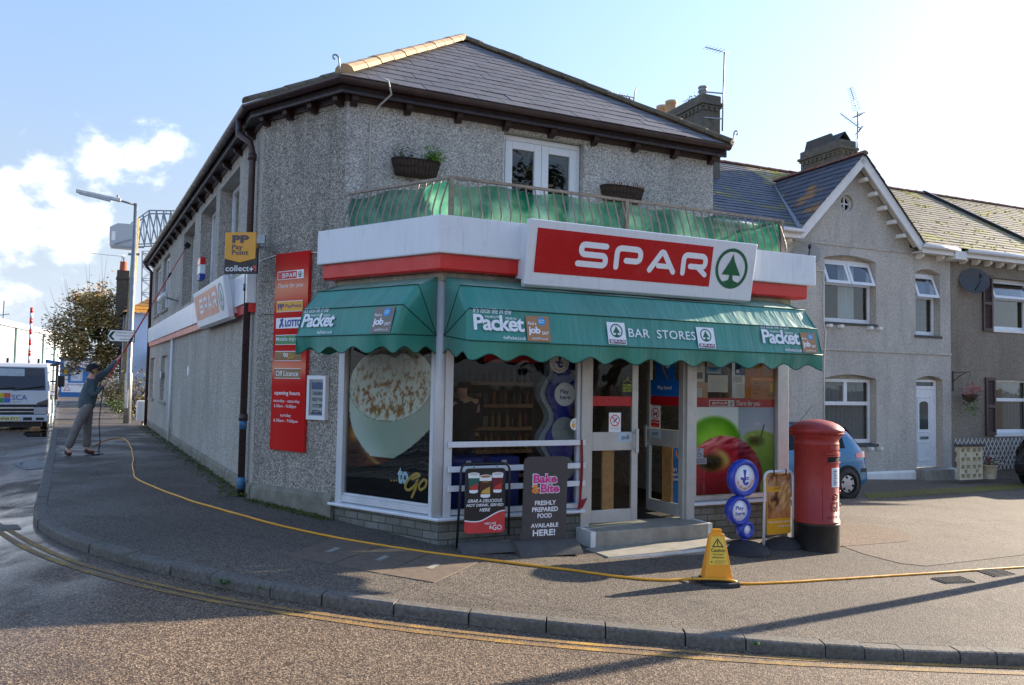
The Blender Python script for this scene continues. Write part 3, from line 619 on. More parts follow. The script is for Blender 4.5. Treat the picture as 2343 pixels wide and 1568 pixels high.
# roof
nL = wl(FL, 0, -1)-wl(FL, 0, 0); OV = .19
def isect(p, d, q, e):
    k = (d.x*(q.y-p.y)-d.y*(q.x-p.x))/(d.y*e.x-d.x*e.y); return Vector((q.x+e.x*k, q.y+e.y*k, 0))
dL, dS, dF = [Vector((f[0][0], f[1][0], 0)) for f in (FL, FS, FF)]
RO = OV+.07
eB = isect(wl(FL, 0, -RO), dL, wl(FS, 0, -RO), dS); eA = isect(wl(FS, 0, -RO), dS, wl(FF, 0, UY_-RO), dF); eR = wl(FF, 4.96, UY_-RO); eL = wl(FL, L_END-.2, -RO)
EV = 5.40
for v in (eB, eA, eR, eL): v.z = EV
apex = wl(FF, 2.0, 4.85, 7.86); rend = apex-dL*((apex-eL).dot(dL)); backR = eR+Vector((FF[0][1], FF[1][1], 0))*9
def greyslate(x, s, r): k = r.uniform(-6, 6); return (102+k, 99+k, 100+k)
mb = MB(); ux = (eR-eA).normalized(); nn = ux.cross(apex-eA).normalized(); up = nn.cross(ux)
loc2 = lambda p: ((p-eA).dot(ux), (p-eA).dot(up))
slates(mb, eA, ux, up, [loc2(eA), loc2(eR), loc2(apex)], .27, .36, greyslate, 5)
roof = mb.build('roof', M_SLATE, shop)
mb = MB()
mb.col = []
for poly in ((eB, eA, apex), (eL, eB, apex, rend), (eR, backR, rend, apex)):
    mb.add(poly, [tuple(range(len(poly)))]); mb.col += [(92, 91, 95)]*len(poly)
mb.build('roof', M_SLATE, shop)
M_RTAN = mat('tan_ridge_tile', c(192, 160, 122), .75, 0, .18, 5, .2, 60, .25); M_RDK = mat('dark_ridge_tile', c(104, 92, 70), .85, 0, .3, 7, .4, 50, .4)
mb = MB(); ridge(mb, eA+Vector((0, 0, .05))+(apex-eA)*.02, apex+Vector((0, 0, .05)), .12, 11); mb.build('hip_tiles', M_RTAN, shop, roof)
mb = MB(); ridge(mb, eR+Vector((0, 0, .04)), apex+Vector((0, 0, .04)), .10, 12); mb.build('hip_tiles', M_RDK, shop, roof)
mb = MB(); ridge(mb, apex+Vector((0, 0, .04)), rend+Vector((0, 0, .04)), .11, 30); ridge(mb, eB+Vector((0, 0, .03)), apex+Vector((0, 0, .02)), .09, 14); mb.build('hip_tiles', M_RDK, shop, roof)
for e, sgn in ((eA, -1), (eR, 1)):
    mb = MB(); q = [e+Vector((0, 0, .04+.16*k/6))-nn*0+dF*sgn*.02*k/6 for k in range(7)]+[e+dF*sgn*.03+Vector((0, 0, .2))+dF*sgn*.03*(1-math.cos(a))+Vector((0, 0, .03*math.sin(a))) for a in (.6, 1.2, 1.9, 2.6, 3.3, 4, 4.6)]
    mb.tube(q, .011, 6); mb.build('hip_iron', M_STEEL, shop)
# eaves: soffit, fascia board, gutter, brackets
path = [wl(FL, L_END-.15, 0), wl(FL, 0, 0), isect(wl(FS, 0, 0), dS, wl(FF, 0, UY_), dF), wl(FF, UX1+.1, UY_)]
mb = MB(); sweep(mb, [(-.02, EZ-.005), (OV, EZ-.005), (OV, EZ+.03), (-.02, EZ+.05)], path); sweep(mb, [(OV-.03, EZ-.035), (OV, EZ-.035), (OV, EZ+.15), (OV-.03, EZ+.15)], path); sweep(mb, [(-.02, EZ-.07), (.03, EZ-.07), (.05, EZ-.008), (-.02, EZ-.008)], path)
mb.build('eaves_boards', M_BROWN, shop)
mb = MB(); g = [(OV+.062+.062*math.cos(a), EZ+.11+.062*math.sin(a)) for a in [math.pi+math.pi*k/8 for k in range(9)]]; gi = [(OV+.062+.055*math.cos(a), EZ+.11+.055*math.sin(a)) for a in [math.pi+math.pi*k/8 for k in range(9)]][::-1]
sweep(mb, g+gi, path); mb.build('gutter', M_GUT, shop)
mb = MB(); sweep(mb, [(OV-.0, EZ+.0), (OV+.01, EZ+.03), (OV+.02, EZ-.02), (OV-.005, EZ-.03)], path)
brk = []
def brackets(fr, x0, x1, y, n):
    for i in range(n):
        x = x0+(x1-x0)*i/max(1, n-1); b_ = MB(); b_.prism([(y, EZ-.13), (y-.05, EZ-.13), (y-.12, EZ-.08), (y-.14, EZ-.008), (y, EZ-.008)], x-.04, x+.04, 'x'); b_.build('eaves_bracket', M_BROWN, shop, fr=fr)
brackets(FF, -.72, 4.72, UY_, 9); brackets(FS, -3.12, -1.7, 0, 4); brackets(FL, -15.9, -.6, 0, 17)
# downpipes
mb = MB(); px_ = -.3
mb.tube([wl(FL, px_-.12, -OV-.06, 5.32), wl(FL, px_-.12, -OV-.06, 5.2), wl(FL, px_-.1, -.26, 5.12), wl(FL, px_, -.12, 5.0), wl(FL, px_, -.085, 4.85), wl(FL, px_, -.085, .16)], .047, 12)
for z in (4.84, 3.05, 1.3): mb.tube([wl(FL, px_, -.085, z), wl(FL, px_, -.085, z-.09)], .06, 12)
dp = mb.build('downpipe', M_GUT, shop)
M_BPM = mat('blue_paint_mark', c(62, 110, 150), .7, 0, .6, 22)
for a, b in ((1.24, 1.1), (.46, .3)): mb = MB(); mb.tube([wl(FL, px_, -.085, a), wl(FL, px_, -.085, b)], .0505, 12); mb.build('paint_mark', M_BPM, shop, dp)
mb = MB(); mb.tube([wl(FL, -16.2, -.3, 5.3), wl(FL, -16.2, -.2, 5.15), wl(FL, -16.2, -.07, 5.0), wl(FL, -16.2, -.07, .25)], .045, 8); mb.build('downpipe', M_GUT, shop)
mb = MB(); mb.tube([wl(FL, -9.7, -.05, 2.66), wl(FL, -9.76, -.05, .16)], .035, 8); mb.build('waste_pipe', M_WHITE, shop)
mb = MB(); mb.tube([wl(FF, -.5, UY_-RO-.02, 5.46), wl(FF, -.38, UY_-RO-.08, 5.4), wl(FF, -.33, UY_-RO-.05, 5.25), wl(FF, -.42, UY_-.12, 5.16), wl(FF, -.5, UY_-.02, 5.0), wl(FF, -.5, UY_-.02, 3.5)], .012, 6); mb.build('cable', mat('grey_cable', c(190, 186, 176), .5), shop)
# street side windows
M_CURT = mat('net_curtain', c(214, 216, 218), .8, 0, .06, 30)
def window(t, fr, x0, x1, z0, z1, y, style='plain', fw=.06, curtain=None, name='window', room=.5, sill=None, mfr=None):
    """window part with frame; panes, curtains and sill are its sub-parts"""
    mb = MB(); fr_m = mfr or M_WHITE; d = .06
    rails = [(x0, x1, z0, z0+fw*1.25), (x0, x1, z1-fw, z1), (x0, x0+fw, z0+fw*1.25, z1-fw), (x1-fw, x1, z0+fw*1.25, z1-fw)]
    mid = None
    if style in ('two_over', 'two_over_open', 'one_over', 'one_over_open'):
        mid = z0+(z1-z0)*.62; rails.append((x0+fw, x1-fw, mid-fw*.6, mid+fw*.6))
        if style.startswith('two'): rails.append(((x0+x1)/2-fw*.7, (x0+x1)/2+fw*.7, mid+fw*.6, z1-fw))
    if style == 'pair': rails.append(((x0+x1)/2-fw*.8, (x0+x1)/2+fw*.8, z0+fw*1.25, z1-fw))
    for a, b, e, f in rails: mb.box(a, b, y, y+d, e, f)
    w = mb.build(name, fr_m, t, fr=fr, bev=.006)
    cells = [(x0+fw, x1-fw, z0+fw, z1-fw)]
    if mid:
        cells = [(x0+fw, x1-fw, z0+fw, mid-fw*.6)]
        top = [(x0+fw, (x0+x1)/2-fw*.7, mid+fw*.6, z1-fw), ((x0+x1)/2+fw*.7, x1-fw, mid+fw*.6, z1-fw)] if style.startswith('two') else [(x0+fw, x1-fw, mid+fw*.6, z1-fw)]
        if style.endswith('open'):
            for a, b, e, f in top:   # top-hung casements pushed out at the foot
                h = f-e+fw*1.1; tilt = .2; s_ = MB(); s2 = MB(); a2, b2 = a-fw*.5, b+fw*.5; f2 = f+fw*.3
                Pz = lambda q: (y-.012-tilt*q, f2-(h)*q)
                def slab(xa, xb, qa, qb, off, th, m_):
                    (ya, za), (yb, zb) = Pz(qa), Pz(qb); m_.add([(xa, ya-off, za), (xb, ya-off, za), (xb, yb-off, zb), (xa, yb-off, zb), (xa, ya-off+th, za), (xb, ya-off+th, za), (xb, yb-off+th, zb), (xa, yb-off+th, zb)], [(0, 1, 2, 3), (7, 6, 5, 4), (0, 4, 5, 1), (1, 5, 6, 2), (2, 6, 7, 3), (3, 7, 4, 0)])
                r_ = fw*.95/h
                slab(a2, b2, 0, r_, 0, .04, s_); slab(a2, b2, 1-r_, 1, 0, .04, s_); slab(a2, a2+fw, r_, 1-r_, 0, .04, s_); slab(b2-fw, b2, r_, 1-r_, 0, .04, s_)
                cs = s_.build('casement', fr_m, t, w, fr=fr); slab(a2+fw*.9, b2-fw*.9, r_*.9, 1-r_*.9, -.015, .006, s2); s2.build('pane', M_GLASSH, t, w, fr=fr)
        else: cells += top
    if style == 'pair': cells = [(x0+fw, (x0+x1)/2-fw*.8, z0+fw, z1-fw), ((x0+x1)/2+fw*.8, x1-fw, z0+fw, z1-fw)]
    for a, b, e, f in cells:
        g = MB(); g.box(a-.01, b+.01, y+.028, y+.034, e-.01, f+.01); g.build('pane', M_GLASSH, t, w, fr=fr)
    if curtain:
        xa, xb, m_ = curtain; g = MB()
        g.grid(lambda u, v: (xa+(xb-xa)*u, y+.14+.025*math.sin(u*(xb-xa)*48+.8*math.sin(u*9)), z0+.02+(z1-z0-.06)*v), max(24, int((xb-xa)*60)), 2); g.build('curtain', m_, t, w, fr=fr)
    g = MB(); g.box(x0-.3, x1+1.3, y+room*.6, y+room*.6+.02, z0-.6, z1+.9); g.build('dark_room_sheet', M_DARK, t, w, fr=fr)  # near-black sheet close behind the glass paints the room's darkness
    if sill:
        m_, dep, th = sill; g = MB(); g.prism([(y+.04, z0), (y-dep, z0-.02), (y-dep, z0-.02-th), (y+.04, z0-th-.01)], x0-.06, x1+.06, 'x'); g.build('sill', m_, t, w, fr=fr)
    return w
for i, (a, b, z0, z1, d) in enumerate(WIN_L):
    window(shop, FL, a+.02, b-.02, z0+.02, z1-.01, d, 'pair', .07, (a+.05, b-.05, M_CURT), sill=(M_CONC, d+.05, .07) if i > 2 else None)
for a, b, z0, z1 in BLK_L:
    mb = MB(); mb.box(a-.02, b+.02, .09, .15, z0-.02, z1+.02); mb.build('blocked_window', M_REND, shop, fr=FL)
    mb = MB(); mb.prism([(.08, z0), (-.05, z0-.02), (-.05, z0-.08), (.08, z0-.08)], a-.05, b+.05, 'x'); mb.build('sill', M_CONC, shop, fr=FL)
# french doors on to the flat roof
x0, x1 = DX0+.01, DX1-.01
mb = MB(); yD = UY_+.1
for a, b, e, f in ((x0, x1, 5.06, 5.13), (x0, x0+.055, 3.4, 5.06), (x1-.055, x1, 3.4, 5.06)): mb.box(a, b, yD, yD+.07, e, f)
fdoor = mb.build('french_doors', M_WHITE, shop, fr=FF, bev=.006)
xm = (x0+x1)/2
for a, b in ((x0+.058, xm-.003), (xm+.003, x1-.058)):
    mb = MB()
    for q in ((a, a+.105, 3.4, 5.055), (b-.105, b, 3.4, 5.055), (a+.105, b-.105, 4.95, 5.055), (a+.105, b-.105, 3.4, 3.62)): mb.box(q[0], q[1], yD-.012, yD+.05, q[2], q[3])
    lf = mb.build('door_leaf', M_WHITE, shop, fdoor, fr=FF, bev=.006)
    mb = MB(); mb.box(a+.1, b-.1, yD+.02, yD+.026, 3.6, 4.96); mb.build('pane', M_GLASSH, shop, fdoor, fr=FF)
# flat roof over the shop window
P_ = [wl(FS, -1.62, -.0), wl(FF, 0, 0), wl(FF, 5.0, 0), wl(FF, 5.0, UY_), wl(FF, UX0, UY_)]
mb = MB(); mb.prism([(p.x, p.y) for p in P_], 3.2, 3.42, 'z'); mb.build('flat_roof', M_CONC, shop)
mb = MB(); mb.prism([(p.x, p.y) for p in [wl(FS, -1.6, .06), wl(FF, .05, .1), wl(FF, 4.9, .1), wl(FF, 4.9, 5.2), wl(FF, -.75, 5.2)]], 2.62, 2.66, 'z'); mb.build('ceiling', mat('ceiling_board', c(60, 57, 52), .9), shop)
# interior shell
M_INT = mat('interior_wall', c(62, 54, 47), .9, 0, .2, 2); M_FLR = mat('interior_floor', c(60, 54, 48), .6, 0, .2, 3)
mb = MB(); mb.prism([(p.x, p.y) for p in [wl(FS, -1.6, .1), wl(FF, .1, .12), wl(FF, 4.85, .12), wl(FF, 4.85, 5.2), wl(FF, -.75, 5.2)]], .06, .115, 'z'); mb.build('floor', M_FLR, shop)
mb = MB(); mb.box(-.9, 4.6, 4.6, 4.65, .1, 2.65); mb.build('inner_wall', M_INT, shop, fr=FF)
mb = MB(); mb.box(-.9, -.85, 2.1, 4.6, .1, 2.65); mb.build('inner_wall', M_INT, shop, fr=FF)
mb = MB(); mb.box(4.6, 4.64, 1.0, 4.6, .1, 2.65); mb.build('inner_wall', M_INT, shop, fr=FF)
mb = MB(); mb.box(4.8, 4.9, 1.0, UY_+.3, -.4, 3.2); mb.build('wall', M_PEB, shop, fr=FF)
# blockwork below the windows
def blocks(fr, x0, x1, zb, zt=.30): m_ = MB(); m_.box(x0, x1, 0, .16, zb, zt); m_.build('block_wall', M_BLOCK, shop, fr=fr)
blocks(FS, -1.66, -.003, -.3); blocks(FF, .0, 1.74, -.35); blocks(FF, 3.37, 4.93, -.45)
mb = MB(); mb.box(4.77, 4.93, .16, 1.2, -.45, .3); mb.build('block_wall', M_BLOCK, shop, fr=FF)
mb = MB(); mb.box(.98, 1.2, -.004, .01, .03, .105); av = mb.build('air_vent', M_CONC, shop, fr=FF)
mb = MB()
for i in range(4):
    for j in range(2): mb.box(1.005+i*.05, 1.035+i*.05, -.006, 0, .043+j*.03, .06+j*.03)
mb.build('vent_holes', M_DARK, shop, av, fr=FF)
# aluminium shop front
def sillp(pts, name='sill'):
    m_ = MB(); sweep(m_, [(-.1, .30), (.055, .295), (.06, .312), (.055, .325), (-.1, .345)], pts); m_.build(name, M_FASC, shop)
sillp([wl(FS, -1.7, 0), wl(FF, 0, 0), wl(FF, 1.78, 0)]); sillp([wl(FF, 3.36, 0), wl(FF, 4.95, 0), ])
mb = MB()
for a, b, e, f, y0, y1 in ((-1.62, -1.52, .33, 2.98, -.012, .08), (-.14, -.02, .33, 2.98, -.02, .06), (-1.52, -.14, .345, .42, -.005, .07), (-1.52, -.14, 2.6, 2.98, 0, .07), (-1.52, -.14, .42, .45, .02, .06)): mb.box(a, b, y0, y1, e, f)
frS = mb.build('window_frame', M_ALUW, shop, fr=FS, bev=.006)
mb = MB(); mb.tube([wl(FF, -.01, .035, .335), wl(FF, -.01, .035, 2.98)], .06, 14); mb.build('corner_post', M_ALUW, shop)
mb = MB()
for a, b, e, f, y0, y1 in ((.04, .13, .33, 2.98, -.02, .06), (.13, 1.72, .345, .4, -.004, .07), (.13, 1.72, 2.6, 2.98, 0, .07), (1.69, 1.735, .4, 2.6, .0, .07)): mb.box(a, b, y0, y1, e, f)
frF = mb.build('window_frame', M_ALUW, shop, fr=FF, bev=.006)
mb = MB(); mb.box(-1.53, -.13, .036, .042, .44, 2.62); mb.build('pane', M_GLASS, shop, frS, fr=FS)
mb = MB(); mb.box(.12, 1.7, .03, .036, .39, 2.62); mb.build('pane', M_GLASS, shop, frF, fr=FF)
mb = MB()
for a, b, e, f, y0, y1 in ((3.375, 3.42, .40, 2.6, .0, .07), (3.375, 4.78, .345, .40, -.004, .07), (3.375, 4.78, 2.6, 2.98, 0, .07), (4.74, 4.93, .34, 2.98, -.02, .1)): mb.box(a, b, y0, y1, e, f)
for a, b in ((.1, .16), (.94, 1.0)): mb.box(4.78, 4.92, a, b, .34, 2.98)
mb.box(4.80, 4.9, .16, .94, .345, .4); mb.box(4.8, 4.9, .16, .94, 2.5, 2.98)
frG = mb.build('window_frame', M_ALU, shop, fr=FF, bev=.006)
mb = MB(); mb.box(3.41, 4.75, .03, .036, .39, 2.62); mb.build('pane', M_GLASS, shop, frG, fr=FF)
mb = MB(); mb.box(4.845, 4.851, .15, .95, .39, 2.52); mb.build('pane', M_GLASS, shop, frG, fr=FF)
# doorway
mb = MB()
for a, b, e, f, y0, y1 in ((1.738, 1.85, .12, 2.98, -.03, .09), (3.25, 3.37, .09, 2.98, -.03, .09), (1.85, 3.25, 2.3, 2.98, 0, .08), (3.225, 3.25, .09, 2.3, .02, .07)): mb.box(a, b, y0, y1, e, f)
mb.build('door_frame', M_ALU, shop, fr=FF, bev=.005)
def leaf(x0, x1, fr, y, nm='door'):
    m_ = MB(); z0, z1 = .15, 2.28
    for a, b, e, f in ((x0, x0+.05, z0, z1), (x1-.085, x1, z0, z1), (x0+.05, x1-.085, z0, z0+.15), (x0+.05, x1-.085, 1.0, 1.22), (x0+.05, x1-.085, z1-.1, z1)): m_.box(a, b, y, y+.045, e, f)
    o = m_.build(nm, M_ALU, shop, fr=fr, bev=.005)
    for e, f in ((z0+.14, 1.01), (1.21, z1-.09)): g = MB(); g.box(x0+.045, x1-.08, y+.018, y+.024, e, f); g.build('pane', M_GLASS, shop, o, fr=fr)
    return o
d1 = leaf(1.855, 2.545, FF, .01)
mb = MB(); mb.box(2.475, 2.515, -.06, -.03, .97, 1.26); mb.box(2.48, 2.51, -.03, .012, 1.0, 1.03); mb.box(2.48, 2.51, -.03, .012, 1.2, 1.23); mb.build('handle', M_ALU, shop, d1, fr=FF, bev=.006)
H2 = FF @ Matrix.Translation((3.225, .06, 0)) @ Matrix.Rotation(R_(-84), 4, 'Z')
def leaf2(fr):
    m_ = MB(); z0, z1 = .15, 2.28; x0, x1 = -.66, 0
    for a, b, e, f in ((x0, x0+.06, z0, z1), (x1-.05, x1, z0, z1), (x0+.06, x1-.05, z0, z0+.15), (x0+.06, x1-.05, 1.0, 1.22), (x0+.06, x1-.05, z1-.1, z1)): m_.box(a, b, 0, .045, e, f)
    o = m_.build('door', M_ALU, shop, fr=fr, bev=.005)
    for e, f in ((z0+.14, 1.01), (1.21, z1-.09)): g = MB(); g.box(x0+.05, x1-.045, .018, .024, e, f); g.build('pane', M_GLASS, shop, o, fr=fr)
    g = MB(); g.box(x0+.015, x0+.045, -.05, -.025, .97, 1.26); g.box(x0+.02, x0+.04, -.025, .002, 1.0, 1.03); g.box(x0+.02, x0+.04, -.025, .002, 1.2, 1.23); g.build('handle', M_ALU, shop, o, fr=fr)
    return o
d2 = leaf2(H2)
M_PUSH = mat('blue_grey_plate', c(176, 196, 212), .4); M_WOOD = mat('bare_timber', c(188, 138, 84), .65, 0, .2, 14); M_DRED = mat('door_band_red', c(178, 26, 34), .35)
def plate(t, x0, x1, z0, z1, y, m, name, parent=None, fr=None, th=.003): mb = MB(); mb.box(x0, x1, y-th, y, z0, z1); return mb.build(name, m, t, parent, fr=fr)
plate(shop, 2.25, 2.46, 1.1, 1.21, .009, M_PUSH, 'pull_sign', d1, FF); text(shop, 'pull', 2.31, 2.41, 1.115, 1.185, .0045, M_TXTK, .01, keep=True, parent=d1, fr=FF)
plate(shop, -.59, -.38, 1.1, 1.21, -.001, M_PUSH, 'push_sign', d2, H2); text(shop, 'push', -.545, -.425, 1.12, 1.19, -.0055, M_TXTK, .01, keep=True, parent=d2, fr=H2)
plate(shop, 1.905, 2.46, 1.53, 1.645, .026, M_DRED, 'red_band', d1, FF); plate(shop, -.6, -.05, 1.53, 1.645, .016, M_DRED, 'red_band', d2, H2)
mb = MB(); mb.box(2.08, 2.24, .06, .085, .3, 1.0); mb.build('timber_strip', M_WOOD, shop, d1, fr=FF)
mb = MB(); mb.box(-.4, -.22, .05, .07, .3, 1.0); mb.build('timber_strip', M_WOOD, shop, d2, fr=H2)
# door steps
M_STEP = mat('step_concrete', c(150, 146, 134), .85, 0, .16, 7, .3, 60, .45); M_SWH = mat('step_white_paint', c(214, 216, 214), .6, 0, .08, 8, dirt=.35)
mb = MB(); mb.box(1.70, 3.40, -.33, .2, -.35, .125); st1 = mb.build('door_step', M_STEP, shop, fr=FF, bev=.015)
for a, b in ((1.695, 1.76), (3.34, 3.405)): mb = MB(); mb.box(a, b, -.334, .0, -.3, .127); mb.build('painted_edge', M_SWH, shop, st1, fr=FF)
mb = MB(); mb.prism([(1.6, -.34), (1.62, -.82), (3.5, -.74), (3.62, -.3)], -.4, -.045, 'z'); st2 = mb.build('door_step', M_STEP, shop, fr=FF, bev=.015)
mb = MB(); mb.prism([(1.615, -.824), (3.505, -.744), (3.5, -.73), (1.65, -.805)], -.09, -.06, 'z'); mb.build('painted_edge', M_SWH, shop, st2, fr=FF)
# ------------------------------------------------------------------ fascia, signs
fas = thing('shop_fascia', 'white and red fascia band wrapping the glazed shop corner', 'fascia', FF, (0, 0, 3.0))
fp = [wl(FS, -1.76, 0), wl(FF, 0, 0), wl(FF, 5.15, 0)]
iF = FF.inverted()
def swp(prof, pts, name, m, t, bev=0):
    mb = MB(); sweep(mb, prof, [iF @ p for p in pts]); return mb.build(name, m, t, bev=bev)
swp([(0, 3.145), (.27, 3.145), (.275, 3.16), (.27, 3.55), (0, 3.56)], fp, 'white_band', M_FASC, fas, .006)
swp([(.0, 2.97), (.19, 2.97), (.21, 2.99), (.215, 3.1425), (0, 3.1425)], [wl(FS, -1.72, 0), wl(FF, 0, 0), wl(FF, 5.06, 0)], 'red_band', M_RED, fas)
swp([(.0, 2.88), (.05, 2.88), (.055, 2.968), (0, 2.968)], [wl(FS, -1.62, 0), wl(FF, 0, 0), wl(FF, 4.93, 0)], 'timber_batten', mat('weathered_batten', c(176, 168, 150), .8, 0, .25, 12, dirt=.5), fas)
def box_sign(name, label, fr, x0, x1, z0, z1, yb, yt, red, green, grey=False):
    """internally flat box sign leaning out at the top: white face with red field, word and round emblem"""
    t = thing(name, label, 'sign', fr, ((x0+x1)/2, yb, z0)); h = z1-z0; a = math.atan2(yb-yt, h)
    M = fr @ Matrix.Translation((x0, yb, z0)) @ Matrix.Rotation(a, 4, 'X'); L = math.hypot(h, yb-yt); w = x1-x0
    mb = MB(); mb.box(0, w, 0, .09, 0, L); mb.prism([(.02, .0), (.1, .0), (.1, -.03), (.05, -.025)], .01, w-.01, 'x'); mb.build('casing', M_FASC, t, fr=M, bev=.012)
    mb = MB(); mb.box(.03, w-.03, .085, .3, .05, L-.06); mb.build('backing', M_FASC, t, fr=M)
    m_ = red; mb = MB(); xr = w*.785; mb.box(w*.032, xr, -.004, .0, L*.2, L*.875); mb.build('red_field', m_, t, fr=M)
    mb = MB(); spar_word(mb, w*.20, w*.765, L*.345, L*.74, -.0075); mb.build('lettering', M_TXTW, t, fr=M)
    mb = MB(); fir_mark(mb, w*.885, L*.54, L*.345, -.002); mb.build('fir_emblem', green, t, fr=M)
    return t, M, w, L
box_sign('shop_sign', 'large tilted red and white shop sign over the green awning', FF, .76, 3.90, 2.85, 3.55, -.43, -.56, M_SPRED, M_SPGRN)
M_PALE = mat('faded_orange', c(232, 160, 128), .4, 0, .08, 2); M_GRY = mat('faded_grey_print', c(150, 160, 152), .4)
# long fascia on the street wall
sf = thing('street_fascia', 'white fascia with faded red strip along the street wall', 'fascia', FL, (-8, 0, 2.7))
mb = MB(); mb.prism([(0, 2.79), (-.12, 2.79), (-.125, 3.21), (0, 3.22)], -15.9, -.16, 'x'); mb.build('white_band', M_FASC, sf, bev=.006)
mb = MB(); mb.prism([(0, 2.67), (-.08, 2.67), (-.085, 2.788), (0, 2.788)], -15.9, -1.2, 'x'); mb.build('red_band', M_REDF, sf)
mb = MB(); mb.prism([(0, 2.67), (-.08, 2.67), (-.085, 2.788), (0, 2.788)], -1.197, -.17, 'x'); mb.build('red_band', M_RED, sf, label='bright red end of the strip')
box_sign('shop_sign', 'faded tilted shop sign on the long street wall', FL, -4.2, -1.05, 2.64, 3.24, -.2, -.3, M_PALE, M_GRY)
# ------------------------------------------------------------------ awnings
def canvasmat():
    b = NB('green_canvas'); k = b.ramp(b.noise(1.6, 5, .6, b.co((1, 1, .5))), [(.3, c(2, 118, 100)), (.7, c(14, 138, 118))])
    s = b.ramp(b.noise(3, 5, .7, b.co((5, 1, .35))), [(.58, 0.), (.66, 1.)]); k = b.mix(b.math('MULTIPLY', s, .3), k, c(0, 100, 94))
    b.set(col=k, rough=.5, spec=.9); b.b.inputs['Sheen Weight'].default_value = .35; b.bump(b.noise(2.2, 3, .5, b.co((3.5, 1, .5))), .55, .04); return b.m
M_CANV = canvasmat(); M_CANVD = mat('canvas_seam', c(6, 72, 58), .6)
M_TAN = mat('advert_tan', c(172, 124, 78), .45, 0, .05); M_TAUPE = mat('advert_taupe', c(128, 116, 104), .45, 0, .05); M_SKYB = mat('advert_blue', c(38, 150, 206), .4); M_PLUM = mat('plum_print', c(112, 40, 66), .4)
def awning(label, fr, x0, x1, bows, zp, left_fan, right_fan, hem):
    """dutch awning: canvas skinned over bows (y, z, x inset left, x inset right) that fold about a pivot height zp"""
    t = thing('awning', label, 'awning', fr, ((x0+x1)/2, 0, zp), 'green awnings over the shop windows')
    def bow(k, n=26):
        y, z, il, ir = bows[k]; P = []
        if left_fan: P += [Vector((x0, -.04, zp)).lerp(Vector((x0+il, y, z)), q/6) if k else Vector((x0+il*0, -.04, zp)).lerp(Vector((x0, -.04, z)), q/6) for q in range(6)]
        P += [Vector((x0+il+(x1-ir-x0-il)*q/n, y, z)) for q in range(n+1)]
        if right_fan: P += [Vector((x1-ir, y, z)).lerp(Vector((x1, -.04, zp)), q/6) if k else Vector((x1, -.04, z)).lerp(Vector((x1, -.04, zp)), q/6) for q in range(1, 7)]
        return P
    B = [bow(k) for k in range(len(bows))]; n = len(B[0]); mb = MB()
    for a, b in zip(B, B[1:]):
        def fn(u, v, a=a, b=b):
            q = a[round(u*(n-1))].lerp(b[round(u*(n-1))], v); s_ = (.012+.016*nz3(q.x*1.7, v*1.2, a[0].z*9)+.008*nz3(q.x*6, v*2, 3))*math.sin(math.pi*v)
            return (q.x, q.y+s_*.6, q.z-s_)
        mb.grid(fn, n-1, 4)
    mb.build('canopy', M_CANV, t)
    mb = MB()
    for k in range(1, len(B)): mb.tube([p+Vector((0, -.004, .002)) for p in B[k]], .0065, 5)
    mb.build('seam', M_CANVD, t)
    # scalloped valance, cut from the last bow
    last = B[-1]; L = [0]
    for a, b in zip(last, last[1:]): L.append(L[-1]+(b-a).length)
    mb = MB(); tot = L[-1]; ns = max(3, round(tot/.4)); m_ = ns*12
    def pt(s):
        for i in range(len(L)-1):
            if s <= L[i+1]+1e-9: return last[i].lerp(last[i+1], (s-L[i])/(L[i+1]-L[i]))
        return last[-1]
    def vf(u, v):
        p = pt(u*tot); h = hem-.027+.034*math.cos(2*math.pi*u*ns); w = .022*v*math.sin(u*tot*5.1+1)+.012*v*math.sin(u*tot*11)
        return (p.x, p.y+w+.03*v*(1 if fr is FF else .6), p.z-h*v)
    mb.grid(vf, m_, 5); va = mb.build('valance', M_CANV, t)
    mb = MB(); mb.tube([Vector(vf(i/m_, 1)) for i in range(m_+1)], .006, 5); mb.build('hem_piping', M_CANVD, t, va)
    mb = MB()   # folded side frames
    for k in range(1, len(bows)):
        y, z, il, ir = bows[k]
        mb.tube([(x0+.02, -.02, zp), (x0+il+.02, y+.03, z-.03)], .012, 6); mb.tube([(x1-.02, -.02, zp), (x1-ir-.02, y+.03, z-.03)], .012, 6); mb.tube([(x0+il+.02, y+.03, z-.03), (x1-ir-.02, y+.03, z-.03)], .012, 6)
    mb.build('hoop_frame', M_STEEL, t)
    if not left_fan or not right_fan:   # open ends closed with a flat side cheek
        mb = MB()
        for fan, x, s_ in ((left_fan, x0, 1), (right_fan, x1, -1)):
            if fan: continue
            Q = [Vector((x, -.04, zp))]+[Vector((x+s_*(b_[2] if s_ > 0 else b_[3]), b_[0], b_[1])) for b_ in bows][::-1]
            mb.add(Q, [tuple(range(len(Q)))])
            y, z, il, ir = bows[-1]; q0, q1 = Vector((x, -.04, zp)), Q[1]
            mb.grid(lambda u, v, q0=q0, q1=q1: tuple(q0.lerp(q1, u)+Vector((0, 0, -v*(hem-.01-.03*math.cos(u*9))))), 10, 2)
        mb.build('side_cheek', M_CANV, t)
    return t
def panel(fr, x, ya, za, yb, zb, out=.005):
    """frame lying on a sloping strip: z runs up from (yb, zb) to (ya, za)"""
    a = math.atan2(ya-yb, za-zb); return fr @ Matrix.Translation((x, yb-out*math.cos(a), zb+out*math.sin(a))) @ Matrix.Rotation(-a, 4, 'X'), math.hypot(ya-yb, za-zb)
BF = [(-.04, 2.93, 0, 0), (-.48, 2.785, .0, .0), (-.70, 2.53, .02, .01), (-.78, 2.2, .0, .0)]
awF = awning('long green scalloped awning above the shop door', FF, .0, 4.74, BF, 2.28, True, False, .185)
